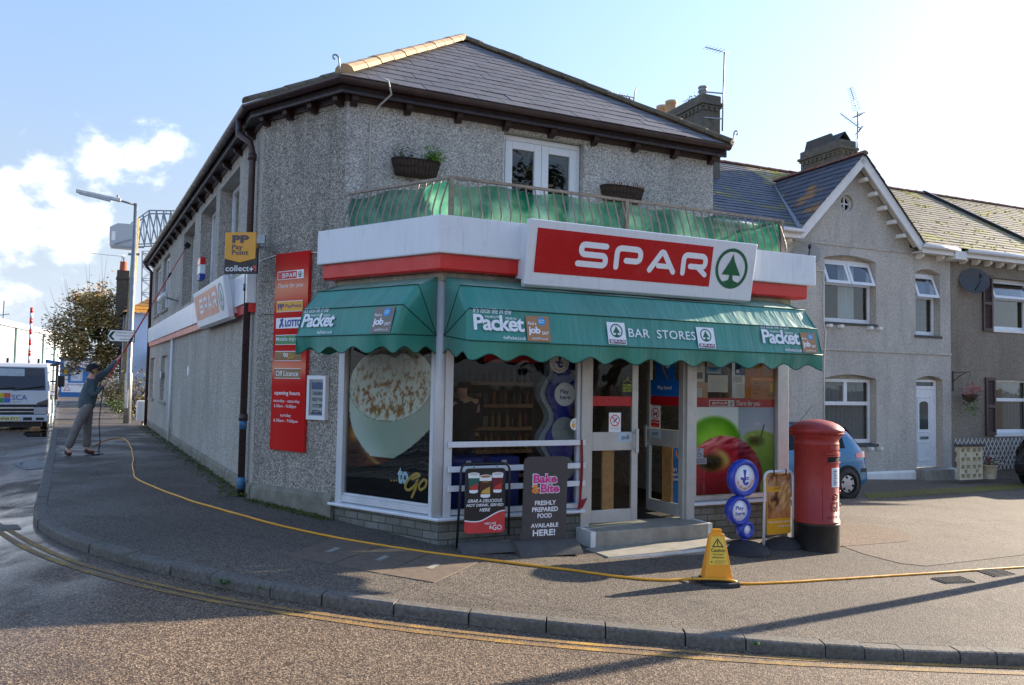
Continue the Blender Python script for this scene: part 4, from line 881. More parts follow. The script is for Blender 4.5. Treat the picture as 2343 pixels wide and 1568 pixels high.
BS = [(-.04, 2.93, 0, 0), (-.46, 2.79, .0, -.1), (-.68, 2.56, .01, -.1), (-.76, 2.255, .0, -.04)]
awS = awning('short green scalloped awning above the coffee poster', FS, -1.5, -.05, BS, 2.28, False, True, .18)
def packet(t, M, x, s, tan, sc=1.):
    """newspaper advert printed on the canvas, x = left edge, s = scale"""
    text(t, "it's local life in the", x+.0, x+.34*s, .235*s, .285*s, -.002, M_TXTW, .002, .3, fr=M)
    text(t, 'Packet', x, x+.45*s, .09*s, .225*s, -.002, M_TXTW, .028, 0 if tan is M_TAN else .12, .92, fr=M)
    text(t, 'FALMOUTH', x+.105*s, x+.235*s, .196*s, .216*s, -.003, M_TXTW, .012, fr=M); text(t, 'PENRYN', x+.285*s, x+.38*s, .19*s, .21*s, -.003, M_TXTW, .012, fr=M)
    text(t, 'thePacket.co.uk', x+.25*s, x+.455*s, .022*s, .052*s, -.002, M_TXTW, .012, fr=M)
    return x+.45*s
def jobcard(t, M, x, w, h, m_, z=.015):
    mb = MB(); mb.box(x, x+w, -.002, 0, z, z+h); mb.build('advert_card', m_, t, fr=M)
    text(t, 'Find a', x+w*.07, x+w*.43, z+h*.64, z+h*.76, -.004, M_TXTW, .02, fr=M); text(t, 'job', x+w*.06, x+w*.58, z+h*.22, z+h*.58, -.004, M_TXTW, .035, 0, .9, fr=M)
    text(t, '24/7', x+w*.64, x+w*.93, z+h*.27, z+h*.40, -.004, M_TXTW, .02, fr=M); text(t, 'jobsSW.co.uk', x+w*.2, x+w*.88, z+h*.05, z+h*.16, -.004, M_TXTW, .01, fr=M)
    mb = MB(); mb.prism(circle(x+w*.66, z+h*.8, w*.17, 18), -.004, -.003); mb.build('speech_bubble', M_SKYB, t, fr=M); text(t, 'jobs\nSW', x+w*.54, x+w*.78, z+h*.72, z+h*.88, -.006, M_TXTW, .01, fr=M)
Mf, Lf = panel(FF, 0, BF[2][0], BF[2][1], BF[3][0], BF[3][1])
def fx(px, py): return at(FF, px, py, -.745)[0]
xa = fx(1083, 760); packet(awF, Mf, xa, (fx(1199, 768)-xa)/.45, M_TAN)
xa = fx(1204, 755); jobcard(awF, Mf, xa, fx(1257, 755)-xa, .275, M_TAN, .02)
for a, b, lab in ((1389, 1430, 'left'), (1594, 1634, 'right')):
    xa, xb = fx(a, 770), fx(b, 772); mb = MB(); mb.box(xa, xb, -.002, 0, .025, .275); mb.build('shop_badge', M_TXTW, awF, fr=Mf)
    mb = MB(); fir_mark(mb, (xa+xb)/2, .18, .078, -.003); mb.build('fir_emblem', M_SPGRN, awF, fr=Mf)
    mb = MB(); mb.box(xa+.012, xb-.012, -.004, -.0025, .033, .078); mb.build('badge_band', M_PLUM, awF, fr=Mf)
    mb = MB(); spar_word(mb, xa+.025, xb-.025, .042, .07, -.006); mb.build('lettering', M_TXTW, awF, fr=Mf)
text(awF, 'BAR  STORES', fx(1437, 772), fx(1590, 776), .115, .215, -.003, M_TXTW, .006, 0, 1.05, fr=Mf)
xa = fx(1744, 780); packet(awF, Mf, xa, (fx(1829, 790)-xa)/.45, M_TAN)
xa = fx(1833, 780); jobcard(awF, Mf, xa, fx(1868, 780)-xa-.02, .26, M_TAN, .02)
Ms, Ls = panel(FS, 0, BS[2][0], BS[2][1], BS[3][0], BS[3][1])
def sx_(px, py): return at(FS, px, py, -.725)[0]
xa = sx_(690, 745); packet(awS, Ms, xa, (sx_(764, 742)-xa)/.45, M_TAUPE)
xa = sx_(852, 740); jobcard(awS, Ms, xa, sx_(898, 738)-xa, .275, M_TAUPE, .02)
# ------------------------------------------------------------------ balcony railing with green netting
rail = thing('balcony_railing', 'bowed iron balcony railing lined with torn green netting', 'railing', FF, (0, .06, 3.45))
P0, P1 = Vector((.07, .02, 0)), Vector((4.83, .02, 0)); PS = iF @ wl(FS, -1.56, .02); ZT = 4.04
for nm, a, b in (('top_rail', PS, P0), ('top_rail', P0, P1), ('top_rail', P1, Vector((4.83, 1.35, 0)))):
    mb = MB(); mb.bar(a+Vector((0, 0, ZT)), b+Vector((0, 0, ZT)), .035, .03); mb.build(nm, M_RUST, rail)
    mb = MB(); mb.bar(a+Vector((0, 0, 3.47)), b+Vector((0, 0, 3.47)), .03, .012); mb.build('bottom_rail', M_RUST, rail)
for p in (P0, Vector((2.35, .02, 0)), P1):
    mb = MB(); mb.box(p.x-.025, p.x+.025, p.y-.025, p.y+.025, 3.42, ZT+.01); mb.build('post', M_RUST, rail)
pr = [(0, 0), (.02, -.06), (.05, -.14), (.10, -.26), (.135, -.36), (.14, -.42), (.12, -.48), (.07, -.54), (.0, -.57)]
barm = MB(); barm.tube([(0, -o_, z) for o_, z in pr], .0105, 6); barme = barm.mesh('bar', M_RUST)
def bars(a, b, n):
    d = (b-a).normalized(); ang = math.atan2(d.y, d.x)
    for i in range(n):
        p = a.lerp(b, (i+.6)/n); o = bpy.data.objects.new('bar', barme); COL.objects.link(o); o.parent = rail.e
        o.matrix_basis = Matrix.Translation(p+Vector((0, 0, ZT))-rail.loc) @ Matrix.Rotation(ang, 4, 'Z')
bars(PS, P0, 15); bars(P0, P1, 40)
def netmat():
    m = bpy.data.materials.new('green_netting'); m.use_nodes = True; t = m.node_tree; n = t.nodes; n.clear(); o = n.new('ShaderNodeOutputMaterial'); tcn = n.new('ShaderNodeTexCoord')
    nz_ = n.new('ShaderNodeTexNoise'); nz_.inputs['Scale'].default_value = 2.6; nz_.inputs['Detail'].default_value = 6; t.links.new(tcn.outputs['Object'], nz_.inputs[0])
    r = n.new('ShaderNodeValToRGB'); r.color_ramp.elements[0].color = c(24, 110, 88); r.color_ramp.elements[1].color = c(140, 202, 170); r.color_ramp.elements[0].position = .4; r.color_ramp.elements[1].position = .68; t.links.new(nz_.outputs[0], r.inputs[0])  # pale noise patches paint sun-dappled spots into the net colour
    d = n.new('ShaderNodeBsdfDiffuse'); tr = n.new('ShaderNodeBsdfTranslucent'); gl = n.new('ShaderNodeBsdfTransparent'); t.links.new(r.outputs[0], d.inputs[0]); t.links.new(r.outputs[0], tr.inputs[0])
    a = n.new('ShaderNodeMixShader'); a.inputs[0].default_value = .62; t.links.new(d.outputs[0], a.inputs[1]); t.links.new(tr.outputs[0], a.inputs[2])
    b_ = n.new('ShaderNodeMixShader'); b_.inputs[0].default_value = .2; t.links.new(a.outputs[0], b_.inputs[1]); t.links.new(gl.outputs[0], b_.inputs[2]); t.links.new(b_.outputs[0], o.inputs[0]); return m
M_NET = netmat()
def netting(a, b, n):
    d = (b-a).normalized(); nrm = Vector((-d.y, d.x, 0)); L = (b-a).length
    def fn(u, v):
        p = a.lerp(b, u); prof = .13*math.sin(min(1, (1-v)*1.35)*math.pi)*.8; s = u*L
        top = ZT-.02-.045*abs(math.sin(s*3.9+.7))**3-.03*max(0, fbm(s*2.2, 1.7))
        w = -.055+prof*.45+.016*fbm(s*2, v*1.6, 3)+.008*math.sin(s*5+v*3)
        q = p-nrm*w; return (q.x, q.y, 3.46+(top-3.46)*v)
    mb = MB(); mb.grid(fn, n, 9); mb.build('netting', M_NET, rail)
netting(PS, P0, 60); netting(P0, P1, 150); netting(P1, Vector((4.83, 1.35, 0)), 40)
# ------------------------------------------------------------------ leaf helper
def leafcloud(mb, n, where, size, r, flat=.6):
    for _ in range(n):
        p = Vector(where(r)); a = r.uniform(0, 6.28); s = size*r.uniform(.6, 1.3); e1 = Vector((math.cos(a), math.sin(a), r.uniform(-flat, flat))).normalized(); e2 = e1.cross(Vector((r.uniform(-1, 1), r.uniform(-1, 1), r.uniform(.2, 1)))).normalized()*.55
        mb.add([p-e1*s*.5, p+e2*s*.35, p+e1*s*.6, p-e2*s*.35], [(0, 1, 2, 3)])
M_LEAF = mat('fresh_leaf', c(98, 136, 52), .55, 0, .4, 25); M_LEAFD = mat('dull_leaf', c(74, 84, 46), .6, 0, .4, 22); M_DRY = mat('dry_stems', c(142, 92, 52), .8, 0, .35, 20); M_COCO = mat('coir_liner', c(70, 54, 42), .95, 0, .35, 18, .8, 70); M_WIRE = mat('black_wire', c(26, 25, 25), .5, 0, .1)
def trough(label, x, w, z, planting):
    t = thing('wall_planter', label, 'planter', FF, (x, UY_-.16, z), 'wire planters hung on the front wall'); h = .2; y0 = UY_-.02
    mb = MB()
    def sh(u, v):
        a = math.pi*u; k = 1-.18*(1-v); return (x+(w/2)*k*-math.cos(a) if False else x-w/2*k*math.cos(a)*1, y0-.17*k*math.sin(a)**.6-.0, z+h*v)
    mb.grid(sh, 18, 4); mb.grid(lambda u, v: (sh(u, 0)[0], y0+(sh(u, 0)[1]-y0)*v, z), 18, 1); mb.build('liner', M_COCO, t)
    mb = MB()
    for v in (1., .55, .08): mb.tube([Vector(sh(i/18, v))+Vector((0, -.006, 0)) for i in range(19)], .006 if v == 1 else .004, 5)
    for i in range(1, 18): mb.tube([Vector(sh(i/18, v))+Vector((0, -.005, 0)) for v in (0, .3, .7, 1)], .004, 4)
    mb.build('wire_frame', M_WIRE, t)
    mb = MB(); mb.grid(lambda u, v: (sh(u, .9)[0], y0+(sh(u, .9)[1]-y0)*v, z+h*.86+.015*nz3(u*20, v*9)), 18, 4); mb.build('soil', M_COCO, t)
    planting(t, x, w, z+h*.85, y0-.09)
r_ = random.Random(11)
def plA(t, x, w, z, y):
    mb = MB(); leafcloud(mb, 130, lambda r: (x-w*.28+r.gauss(0, .07), y+r.gauss(0, .03), z+.03+abs(r.gauss(.04, .08))), .042, r_); mb.build('thin_plant', M_LEAFD, t)
    mb = MB(); leafcloud(mb, 420, lambda r: (x+w*.34+r.gauss(0, .07), y-.02+r.gauss(0, .05), z+.04+abs(r.gauss(.0, .08))), .045, r_); mb.build('bright_plant', M_LEAF, t)
def plB(t, x, w, z, y):
    mb = MB()
    for _ in range(50):
        a = r_.uniform(-w*.4, w*.45); mb.tube([(x+a, y+r_.uniform(-.04, .04), z), (x+a+r_.uniform(-.05, .05), y+r_.uniform(-.06, .04), z+r_.uniform(.02, .12))], .004, 4)
    mb.build('dead_stems', M_DRY, t)
xa, za = at(FF, 897, 405, UY_-.1); xb, zb = at(FF, 1008, 405, UY_-.1); trough('wire wall planter with bright green tuft left of french doors', (xa+xb)/2, xb-xa, at(FF, 950, 404, UY_-.1)[1], plA)
xa, za = at(FF, 1378, 440, UY_-.1); xb, zb = at(FF, 1475, 440, UY_-.1); trough('wire wall planter of dead stems right of french doors', (xa+xb)/2, xb-xa, at(FF, 1425, 458, UY_-.1)[1]-.02, plB)
# ------------------------------------------------------------------ small fixtures on the walls
M_YELS = mat('sign_amber', c(226, 160, 46), .4, 0, .04); M_BLKS = mat('sign_black', c(30, 29, 31), .4, 0, .06); M_GREYP = mat('grey_purple_print', c(74, 68, 78), .4); M_ORG = mat('orange_red_print', c(226, 66, 40), .4)
# projecting payment sign: faces the camera side, hung off the street wall by a bracket
pc = deep(553, 580, 9.95); fr_pp = frame((pc.x, pc.y), 98); t = thing('projecting_sign', 'amber and black hanging sign beside the brown downpipe', 'sign', fr_pp, (0, 0, pc.z))
def ppx(px, py): return at(fr_pp, px, py, 0)
(xa, z1), (xb, z0) = ppx(516, 568), ppx(589, 627); (xc, zt), (xd, zl) = ppx(518, 533), ppx(586, 601)
mb = MB(); mb.box(xa, xb, -.018, .018, z0, z1); bp_ = mb.build('backboard', M_BLKS, t, bev=.004)
mb = MB(); mb.prism([(xc, zl+.045), ((xc+xd)/2, zl-.005), (xd, zl+.045), (xd, zt), (xc, zt)], -.03, .03); mb.build('amber_shield', M_YELS, t, bev=.004)
w_ = xd-xc; h_ = zt-zl
mb = MB(); letters(mb, 'P', xc+w_*.24, xc+w_*.5, zt-h_*.36, zt-h_*.1, -.034, .05); letters(mb, 'P', xc+w_*.5, xc+w_*.78, zt-h_*.36, zt-h_*.1, -.0345, .05); mb.build('emblem', M_GREYP, t)
text(t, 'Pay', xc+w_*.24, xc+w_*.58, zt-h_*.62, zt-h_*.41, -.034, M_GREYP, .015); text(t, 'Point', xc+w_*.24, xc+w_*.77, zt-h_*.76, zt-h_*.59, -.034, M_GREYP, .015)
text(t, 'collect', xa+.02, xa+(xb-xa)*.76, z0+.03, z0+.105, -.021, M_TXTW, .008); text(t, '+', xa+(xb-xa)*.77, xa+(xb-xa)*.89, z0+.028, z0+.085, -.023, M_TXTW, .02)
mb = MB(); mb.prism([(xb-.055, z0+.075), (xb-.03, z0+.075), (xb-.03, z0+.03), (xb-.012, z0+.03), (xb-.012, z0+.1), (xb-.055, z0+.1)], -.0205, -.019); mb.build('arrow', M_ORG, t)
mb = MB(); q = fr_pp.inverted() @ wl(FL, -.22, .0, pc.z+.05); mb.box(xb-.02, xb+.09, -.02, .02, zt-.14, zt-.03); mb.bar((xb+.03, 0, zt-.085), (q.x, q.y, zt-.085), .03, .03); mb.build('bracket', M_STEEL, t)
# tall red totem board on the chamfered wall
x0, x1, z0, z1 = -2.82, -2.17, .88, 3.39; w_ = x1-x0; h_ = z1-z0
t = thing('wall_board', 'tall red board with panels and opening hours on dark wall', 'sign', FS, ((x0+x1)/2, 0, z0))
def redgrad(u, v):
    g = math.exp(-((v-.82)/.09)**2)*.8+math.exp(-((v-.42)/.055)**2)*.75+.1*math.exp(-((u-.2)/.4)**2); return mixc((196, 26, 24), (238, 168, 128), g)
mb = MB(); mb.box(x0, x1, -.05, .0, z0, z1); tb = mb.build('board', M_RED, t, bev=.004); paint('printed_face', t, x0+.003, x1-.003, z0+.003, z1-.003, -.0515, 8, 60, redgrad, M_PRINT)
def zt_(py): return z1-(py-90)/(1405-90)*h_       # rows read off the photograph's zoom
def rowbox(p0, p1, m, nm='panel', xa=.08, xb=.86, y=-.054): mb = MB(); mb.box(x0+w_*xa, x0+w_*xb, y, y+.002, zt_(p1), zt_(p0)); mb.build(nm, m, t)
M_PGRN = mat('panel_green', c(64, 134, 78), .4); M_PBRN = mat('panel_bronze', c(138, 106, 62), .4); M_PPUR = mat('purple_print', c(88, 40, 118), .4); M_PBLU = mat('blue_print', c(36, 60, 150), .4); M_AMB = mat('panel_amber', c(232, 172, 40), .4)
rowbox(212, 270, M_TXTW); rowbox(217, 265, M_RED, xa=.1, xb=.66, y=-.056)
mb = MB(); spar_word(mb, x0+w_*.23, x0+w_*.64, zt_(257), zt_(228), -.058); mb.build('lettering', M_TXTW, t); mb = MB(); fir_mark(mb, x0+w_*.76, zt_(241), .04, -.0545); mb.build('fir_emblem', M_SPGRN, t)
text(t, 'There for you', x0+w_*.1, x0+w_*.86, zt_(335), zt_(295), -.054, M_TXTW, 0, .35)
rowbox(414, 487, M_TXTW); rowbox(418, 483, M_AMB, y=-.056); text(t, 'PayPoint', x0+w_*.36, x0+w_*.83, zt_(468), zt_(435), -.058, M_PPUR, .01); text(t, 'PP', x0+w_*.12, x0+w_*.32, zt_(470), zt_(432), -.058, M_PPUR, .04, 0, .8)
rowbox(527, 597, M_TXTW); text(t, 'LOTTO', x0+w_*.36, x0+w_*.84, zt_(586), zt_(540), -.058, M_PBLU, .04); mb = MB(); stroke(mb, [(x0+w_*.2, zt_(585)), (x0+w_*.25, zt_(560)), (x0+w_*.28, zt_(535))], .03, -.057); stroke(mb, [(x0+w_*.3, zt_(583)), (x0+w_*.26, zt_(560)), (x0+w_*.23, zt_(540))], .025, -.058); mb.build('emblem', M_PBLU, t)
rowbox(640, 706, M_TXTW); rowbox(644, 702, M_PGRN, y=-.056); text(t, 'Mobile top-up', x0+w_*.11, x0+w_*.83, zt_(688), zt_(655), -.058, M_TXTW, .008)
rowbox(748, 814, M_TXTW); rowbox(752, 810, M_PBRN, y=-.056); text(t, 'to', x0+w_*.34, x0+w_*.48, zt_(786), zt_(756), -.058, M_TXTW, .02); text(t, 'Go', x0+w_*.46, x0+w_*.68, zt_(796), zt_(764), -.059, M_AMB, .0, .4)
rowbox(862, 930, M_TXTW); rowbox(866, 926, M_PBRN, y=-.056); text(t, 'Off Licence', x0+w_*.13, x0+w_*.8, zt_(914), zt_(878), -.058, M_TXTW, .006)
text(t, 'opening hours', x0+w_*.1, x0+w_*.86, zt_(1046), zt_(1012), -.054, M_TXTW, .012)
for s_, a, b, p0, p1 in (('monday - saturday', .08, .86, 1094, 1068), ('6.30am - 10.00pm', .1, .76, 1128, 1102), ('sunday', .3, .62, 1188, 1162), ('6.30am - 9.00pm', .1, .82, 1224, 1198)): text(t, s_, x0+w_*a, x0+w_*b, zt_(p0), zt_(p1), -.054, M_TXTW, .002)
# framed notice case
x0, x1, z0, z1 = -2.13, -1.79, 1.29, 1.83; t = thing('notice_case', 'small white notice case on the wall by the coffee poster', 'notice board', FS, ((x0+x1)/2, 0, z0))
mb = MB(); mb.ring([(x0, z0), (x1, z0), (x1, z1), (x0, z1)], [(x0+.045, z0+.05), (x1-.045, z0+.05), (x1-.045, z1-.05), (x0+.045, z1-.05)], -.06, 0); mb.build('case', M_WHITE, t, bev=.004)
mb = MB(); mb.box(x0+.04, x1-.04, -.03, -.004, z0+.045, z1-.045); mb.build('notice_sheet', mat('paper', c(216, 218, 220), .7, 0, .03, 9), t)
mb = MB(); mb.box(x0+.06, x1-.06, -.033, -.031, z0+.06, z0+.09); mb.box(x0+.06, x1-.06, -.033, -.031, z1-.17, z1-.08); mb.build('printed_band', mat('faded_blue', c(88, 108, 156), .5, 0, .3, 30), t)
for i, s_ in enumerate(('CHILDREN', 'READY FOR', 'OYSTER', 'FESTIVAL')): text(t, s_, x0+.08, x1-.08, z1-.24-.075*i, z1-.195-.075*i, -.033, M_TXTK, .012)
mb = MB(); mb.box(x0+.045, x1-.045, -.05, -.046, z0+.05, z1-.05); mb.build('pane', M_GLASS, t)
# camera, alarm box, meter box on the street wall
t = thing('security_camera', 'white tube security camera on street wall', 'camera', FL, (-9.4, -.3, 3.66))
mb = MB(); mb.tube([(-9.9, -.34, 3.6), (-9.1, -.3, 3.66)], .07, 12); mb.build('housing', M_WHITE, t); mb = MB(); mb.tube([(-10.02, -.345, 3.59), (-9.88, -.34, 3.6)], .06, 12); mb.build('lens_hood', M_BLKS, t); mb = MB(); mb.bar((-9.3, -.3, 3.62), (-9.3, 0, 3.55), .04, .04); mb.build('bracket', M_STEEL, t)
t = thing('alarm_box', 'red white and blue burglar alarm box on street wall', 'alarm', FL, (-5.2, 0, 3.6))
for a, b, m in ((3.95, 4.08, M_RED), (3.77, 3.945, M_TXTW), (3.66, 3.765, M_PBLU)): mb = MB(); mb.box(-5.35, -5.0, -.1, 0, a-.05, b-.05); mb.build('housing', m, t, bev=.01)
t = thing('meter_box', 'white meter box on the far end of street wall', 'meter box', FL, (-16.9, -.02, .3)); mb = MB(); mb.box(-17.2, -16.75, -.28, 0, .34, .98); mb.build('box', M_WHITE, t, bev=.02); mb = MB(); mb.box(-17.15, -16.8, -.287, -.279, .4, .92); mb.build('door', M_WHITE, t, bev=.004); mb = MB(); mb.tube([(-16.9, -.1, .34), (-16.9, -.1, .0)], .03, 8); mb.build('pipe', M_GUT, t)
for px, py, lb in ((432, 849, 'small white plate on street wall beside the waste pipe'), (368, 858, 'small white plate on street wall by a blocked window')):
    x, z = at(FL, px, py); mb = MB(); mb.box(x-.09, x+.09, -.02, 0, z-.09, z+.09); mb.solo('wall_plate', lb, 'plate', M_WHITE, FL, (x, 0, z), 'small plates on the street wall')
# thin white cable across the dark wall
mb = MB(); mb.tube([wl(FS, -3.2+i*.16, -.012, 3.36+.035*math.sin(i*.45)-.03*math.exp(-i*.8)) for i in range(11)], .006, 5); mb.solo('cable', 'thin white cable across the dark wall behind the red board', 'cable', M_TXTW, loc=wl(FS, -2.4, 0, 3.36))
# ------------------------------------------------------------------ window posters and notices
def loc(fr, x, y, z): return (x, y, z)
def wav(x, a, b): return a if x < 0 else b
def coffee(u, v):
    q = v*1.31                                             # visible height fraction, 1 at the awning hem
    g = .185+.34*u**2.3
    if q < g: return (27, 26, 27)
    ex, ey = (u-.50)/.49, (q-.80-.05*(u-.5))/.265; d = ex*ex+ey*ey
    left = .015+.29*max(0, (.68-q)/.41)**2.8
    if d < 1:
        f = fbm(u*22, q*17, 1, 5); f2 = fbm(u*60, q*46, 5, 3); e = sstep(.72, .99, d)
        k = mixc((226, 224, 208), (150, 98, 40), sstep(-.15, .5, f+.7*f2+.2*(.72-q)*3)); k = mixc(k, (122, 118, 108), .75*sstep(.70, 1.05, q)*sstep(1.1, .2, abs(u-.45)*2))
        k = mixc(k, (150, 104, 30), .6*sstep(.66, .56, q)*(1-e)*sstep(-.2, .3, f)); return mixc(k, (228, 230, 218), e*.85)
    if d < 1.035 and q < .8: return (150, 130, 92)
    if u > left and .275 < q < .80+.1*u: return mixc(mixc((214, 224, 210), (170, 188, 168), sstep(left, left+.35, u)), (190, 186, 168), sstep(.5, 1., u)*.9)
    if q >= .8: return mixc((64, 48, 42), (96, 74, 60), .5+.5*fbm(u*3, q*3, 2))
    k = mixc((58, 26, 14), (120, 62, 22), .5+.6*fbm(u*4, q*5, 7)); k = mixc(k, (206, 138, 24), math.exp(-((u-.09)/.06)**2-((q-.43)/.05)**2)); return mixc(k, (216, 170, 96), .8*math.exp(-((u-left+.02)/.035)**2)*sstep(.4, .2, q))
t = thing('window_poster', 'tall poster of a frothy coffee cup in the side window', 'poster', FS, (-.82, .05, .45))
paint('printed_sheet', t, -1.5, -.15, .46, 2.58, .05, 100, 150, coffee, M_PRINT)
M_GOLD = mat('gold_print', c(206, 166, 74), .4); M_ICE = mat('ice_blue_print', c(196, 224, 240), .4)
def cofx(px, py): return at(FS, *src((1250+px*.4464, 1300+py*.4464))[0], .046)
(xa, za), (xb, zb) = cofx(566, 1185), cofx(660, 1056); text(t, 'to', xa, xb, za, zb, .046, M_ICE, .05)
mb = MB()
for px in (512, 536, 558): x, z = cofx(px, 1160); mb.prism(circle(x, z, .012, 10), .0445, .046)
mb.build('dots', M_GOLD, t)
def sp(pts, n=6):
    o = []; P = [Vector(p) for p in pts]
    for i in range(len(P)-1):
        a, b, c_, d = P[max(0, i-1)], P[i], P[i+1], P[min(len(P)-1, i+2)]
        for k in range(n):
            t_ = k/n; o.append(tuple(.5*((2*b)+(c_-a)*t_+(2*a-5*b+4*c_-d)*t_*t_+(3*b-a-3*c_+d)*t_**3)))
    return o+[tuple(P[-1])]
mb = MB(); stroke(mb, sp([cofx(*p) for p in ((690, 1145), (752, 1120), (722, 1104), (660, 1150), (632, 1215), (660, 1240), (710, 1205), (735, 1165), (718, 1230), (688, 1300))]), .032, .0455)
stroke(mb, sp([cofx(*p) for p in ((790, 1150), (752, 1195), (758, 1238), (800, 1215), (812, 1165), (785, 1150))]), .028, .0445); mb.build('script', M_GOLD, t)
def apples(u, v):
    k = mixc((248, 250, 250), (196, 214, 232), sstep(.5, 1., v)); k = mixc(k, (226, 232, 214), .4*fbm(u*2, v*2))
    d = math.hypot((u-.24)/.33, (v-.62)/.28); s_ = sstep(1.08, .86, d); k = mixc(k, mixc((140, 206, 62), (78, 150, 28), sstep(.2, 1, d)+.2*fbm(u*5, v*5)), s_)
    d = math.hypot((u-.80)/.33, (v-.46)/.27); s_ = sstep(1.04, .93, d)
    if s_ > 0:
        a = mixc((176, 216, 100), (112, 174, 50), sstep(.5, -.6, (v-.5)*3)+.3*fbm(u*4, v*4, 3)); a = mixc(a, (226, 236, 180), .8*math.exp(-((u-.6)/.1)**2-((v-.62)/.08)**2)); h = math.hypot((u-.76)/.15, (v-.60)/.085)
        a = mixc(a, (58, 84, 22), sstep(1.1, .1, h)); k = mixc(k, a, s_)
    sx = .80+(.875-.80)*(v-.56)/.24
    if .56 < v < .80 and abs(u-sx) < .010: k = (112, 116, 40)
    d = math.hypot((u-.36)/.50, (v-.14)/.53); dd = math.hypot((u-.1)/.2, (v-.33)/.2)
    if d < 1.01:
        st = fbm(u*5+v*4, v*26-u*10, 4, 4); a = mixc((146, 28, 50), (180, 50, 70), .5+.45*st); a = mixc(a, (236, 160, 170), sstep(.62, .98, d)*sstep(-.5, .7, st+.2)*sstep(.25, .6, v)); a = mixc(a, (70, 14, 26), .7*sstep(.34, -.05, v))
        h = math.hypot((u-.20)/.19, (v-.36)/.125); hr = math.hypot((u-.22)/.25, (v-.37)/.18)
        a = mixc(a, (196, 190, 112), sstep(1.0, .7, hr)*.85*sstep(.16, .36, u)*sstep(.2, .4, v)); a = mixc(a, mixc((104, 84, 40), (30, 28, 16), sstep(1, .2, h)), sstep(1.05, .55, h))
        q = (v-.28)/(.46-.28)
        if 0 < q < 1 and abs(u-(.245-.07*q)) < .011: a = (52, 42, 30)
        k = mixc(k, a, sstep(1.01, .985, d))
    d = math.hypot((u-1.05)/.25, (v-.05)/.22)
    if d < 1: k = mixc(k, (170, 186, 92), sstep(1, .85, d))
    return k
t = thing('window_poster', 'poster of red and green apples in the right window', 'poster', FF, (4.08, .05, .41))
paint('printed_sheet', t, 3.425, 4.735, .41, 1.52, .05, 110, 95, apples, M_BACKLIT)
plate(t, 3.425, 4.735, 1.52, 1.64, .05, M_DRED, 'red_strip')
xa, za = at(FF, 1622, 930, .045); xb, zb = at(FF, 1679, 916, .045); xm_ = at(FF, 1666, 922, .045)[0]
mb = MB(); mb.ring([(xa, za), (xb, za), (xb, zb), (xa, zb)], [(xa+.008, za+.008), (xb-.008, za+.008), (xb-.008, zb-.008), (xa+.008, zb-.008)], .044, .046); mb.box(xm_, xb-.008, .044, .046, za+.008, zb-.008); mb.build('badge_frame', M_TXTW, t)
mb = MB(); spar_word(mb, xa+.05, xm_-.02, za+.025, zb-.025, .044); mb.build('lettering', M_TXTW, t); mb = MB(); fir_mark(mb, (xm_+xb)/2, (za+zb)/2, .032, .0435); mb.build('fir_emblem', M_SPGRN, t)
x2 = at(FF, 1684, 922, .045)[0]; x3 = at(FF, 1739, 922, .045)[0]; text(t, 'There for you', x2, x3, za-.01, zb-.005, .045, M_TXTW, 0, .35)
# accessible-entry notice stuck over the apple poster's left edge
x0, x1, z0, z1 = 3.43, 3.6, .80, 1.0; t = thing('window_sticker', 'grey wheelchair access bell sticker on the apple poster', 'sticker', FF, (x0, .02, z0)); M_STK = mat('grey_sticker', c(150, 150, 156), .4)
mb = MB(); mb.box(x0, x0+.12, .026, .028, z0+.08, z1); mb.box(x0, x1, .026, .0282, z0, z0+.079); mb.build('film', M_STK, t); text(t, 'PLEASE RING', x0+.01, x1-.01, z0+.045, z0+.068, .025, M_TXTK, .006); text(t, 'FOR ATTENTION', x0+.01, x1-.01, z0+.012, z0+.036, .025, M_TXTK, .006)
mb = MB(); cx_, cz_ = x0+.05, z0+.115; stroke(mb, arc(cx_, cz_, .022, 100, 370, 14), .006, .025); stroke(mb, [(cx_-.004, cz_+.055), (cx_, cz_+.02), (cx_+.03, cz_+.02), (cx_+.042, cz_-.015), (cx_+.052, cz_-.01)], .007, .0245); mb.prism(circle(cx_-.004, cz_+.068, .009, 10), .0235, .0245); mb.build('wheelchair_symbol', M_TXTK, t)
# paper notices at the top of the right window
M_PAP = [mat('paper_%s' % n, col, .75, 0, .04, 12) for n, col in (('white', c(206, 204, 198)), ('cream', c(206, 198, 182)), ('kraft', c(186, 150, 116)), ('blue', c(52, 80, 142)), ('yellow', c(232, 176, 66)))]
def trans(name, col):
    b = NB(name); b.set(col=col, rough=.8); n = b.n; tr = n.new('ShaderNodeBsdfTranslucent'); tr.inputs[0].default_value = col; ms = n.new('ShaderNodeMixShader'); ms.inputs[0].default_value = .75; b.l.new(b.b.outputs[0], ms.inputs[1]); b.l.new(tr.outputs[0], ms.inputs[2]); b.l.new(ms.outputs[0], n['Material Output'].inputs[0]); return b.m
M_TRY = trans('thin_amber_paper', c(244, 186, 70)); M_TRW = trans('thin_pale_paper', c(240, 214, 170))
def b4(px, py): return at(FF, *src((2100+px*.3841, 1350+py*.3841))[0], .045)
def notice(label, x0, y0, x1, y1, m, deco=None, y=.046):
    (a, zt2), (b_, zb2) = b4(x0, y0), b4(x1, y1); t = thing('paper_notice', label, 'notice', FF, ((a+b_)/2, y, zb2), 'papers taped inside the right window'); mb = MB(); mb.box(a, b_, y, y+.0012, zb2, zt2); mb.build('sheet', m, t)
    if deco: deco(t, a, b_, zb2, zt2, y)
    return t
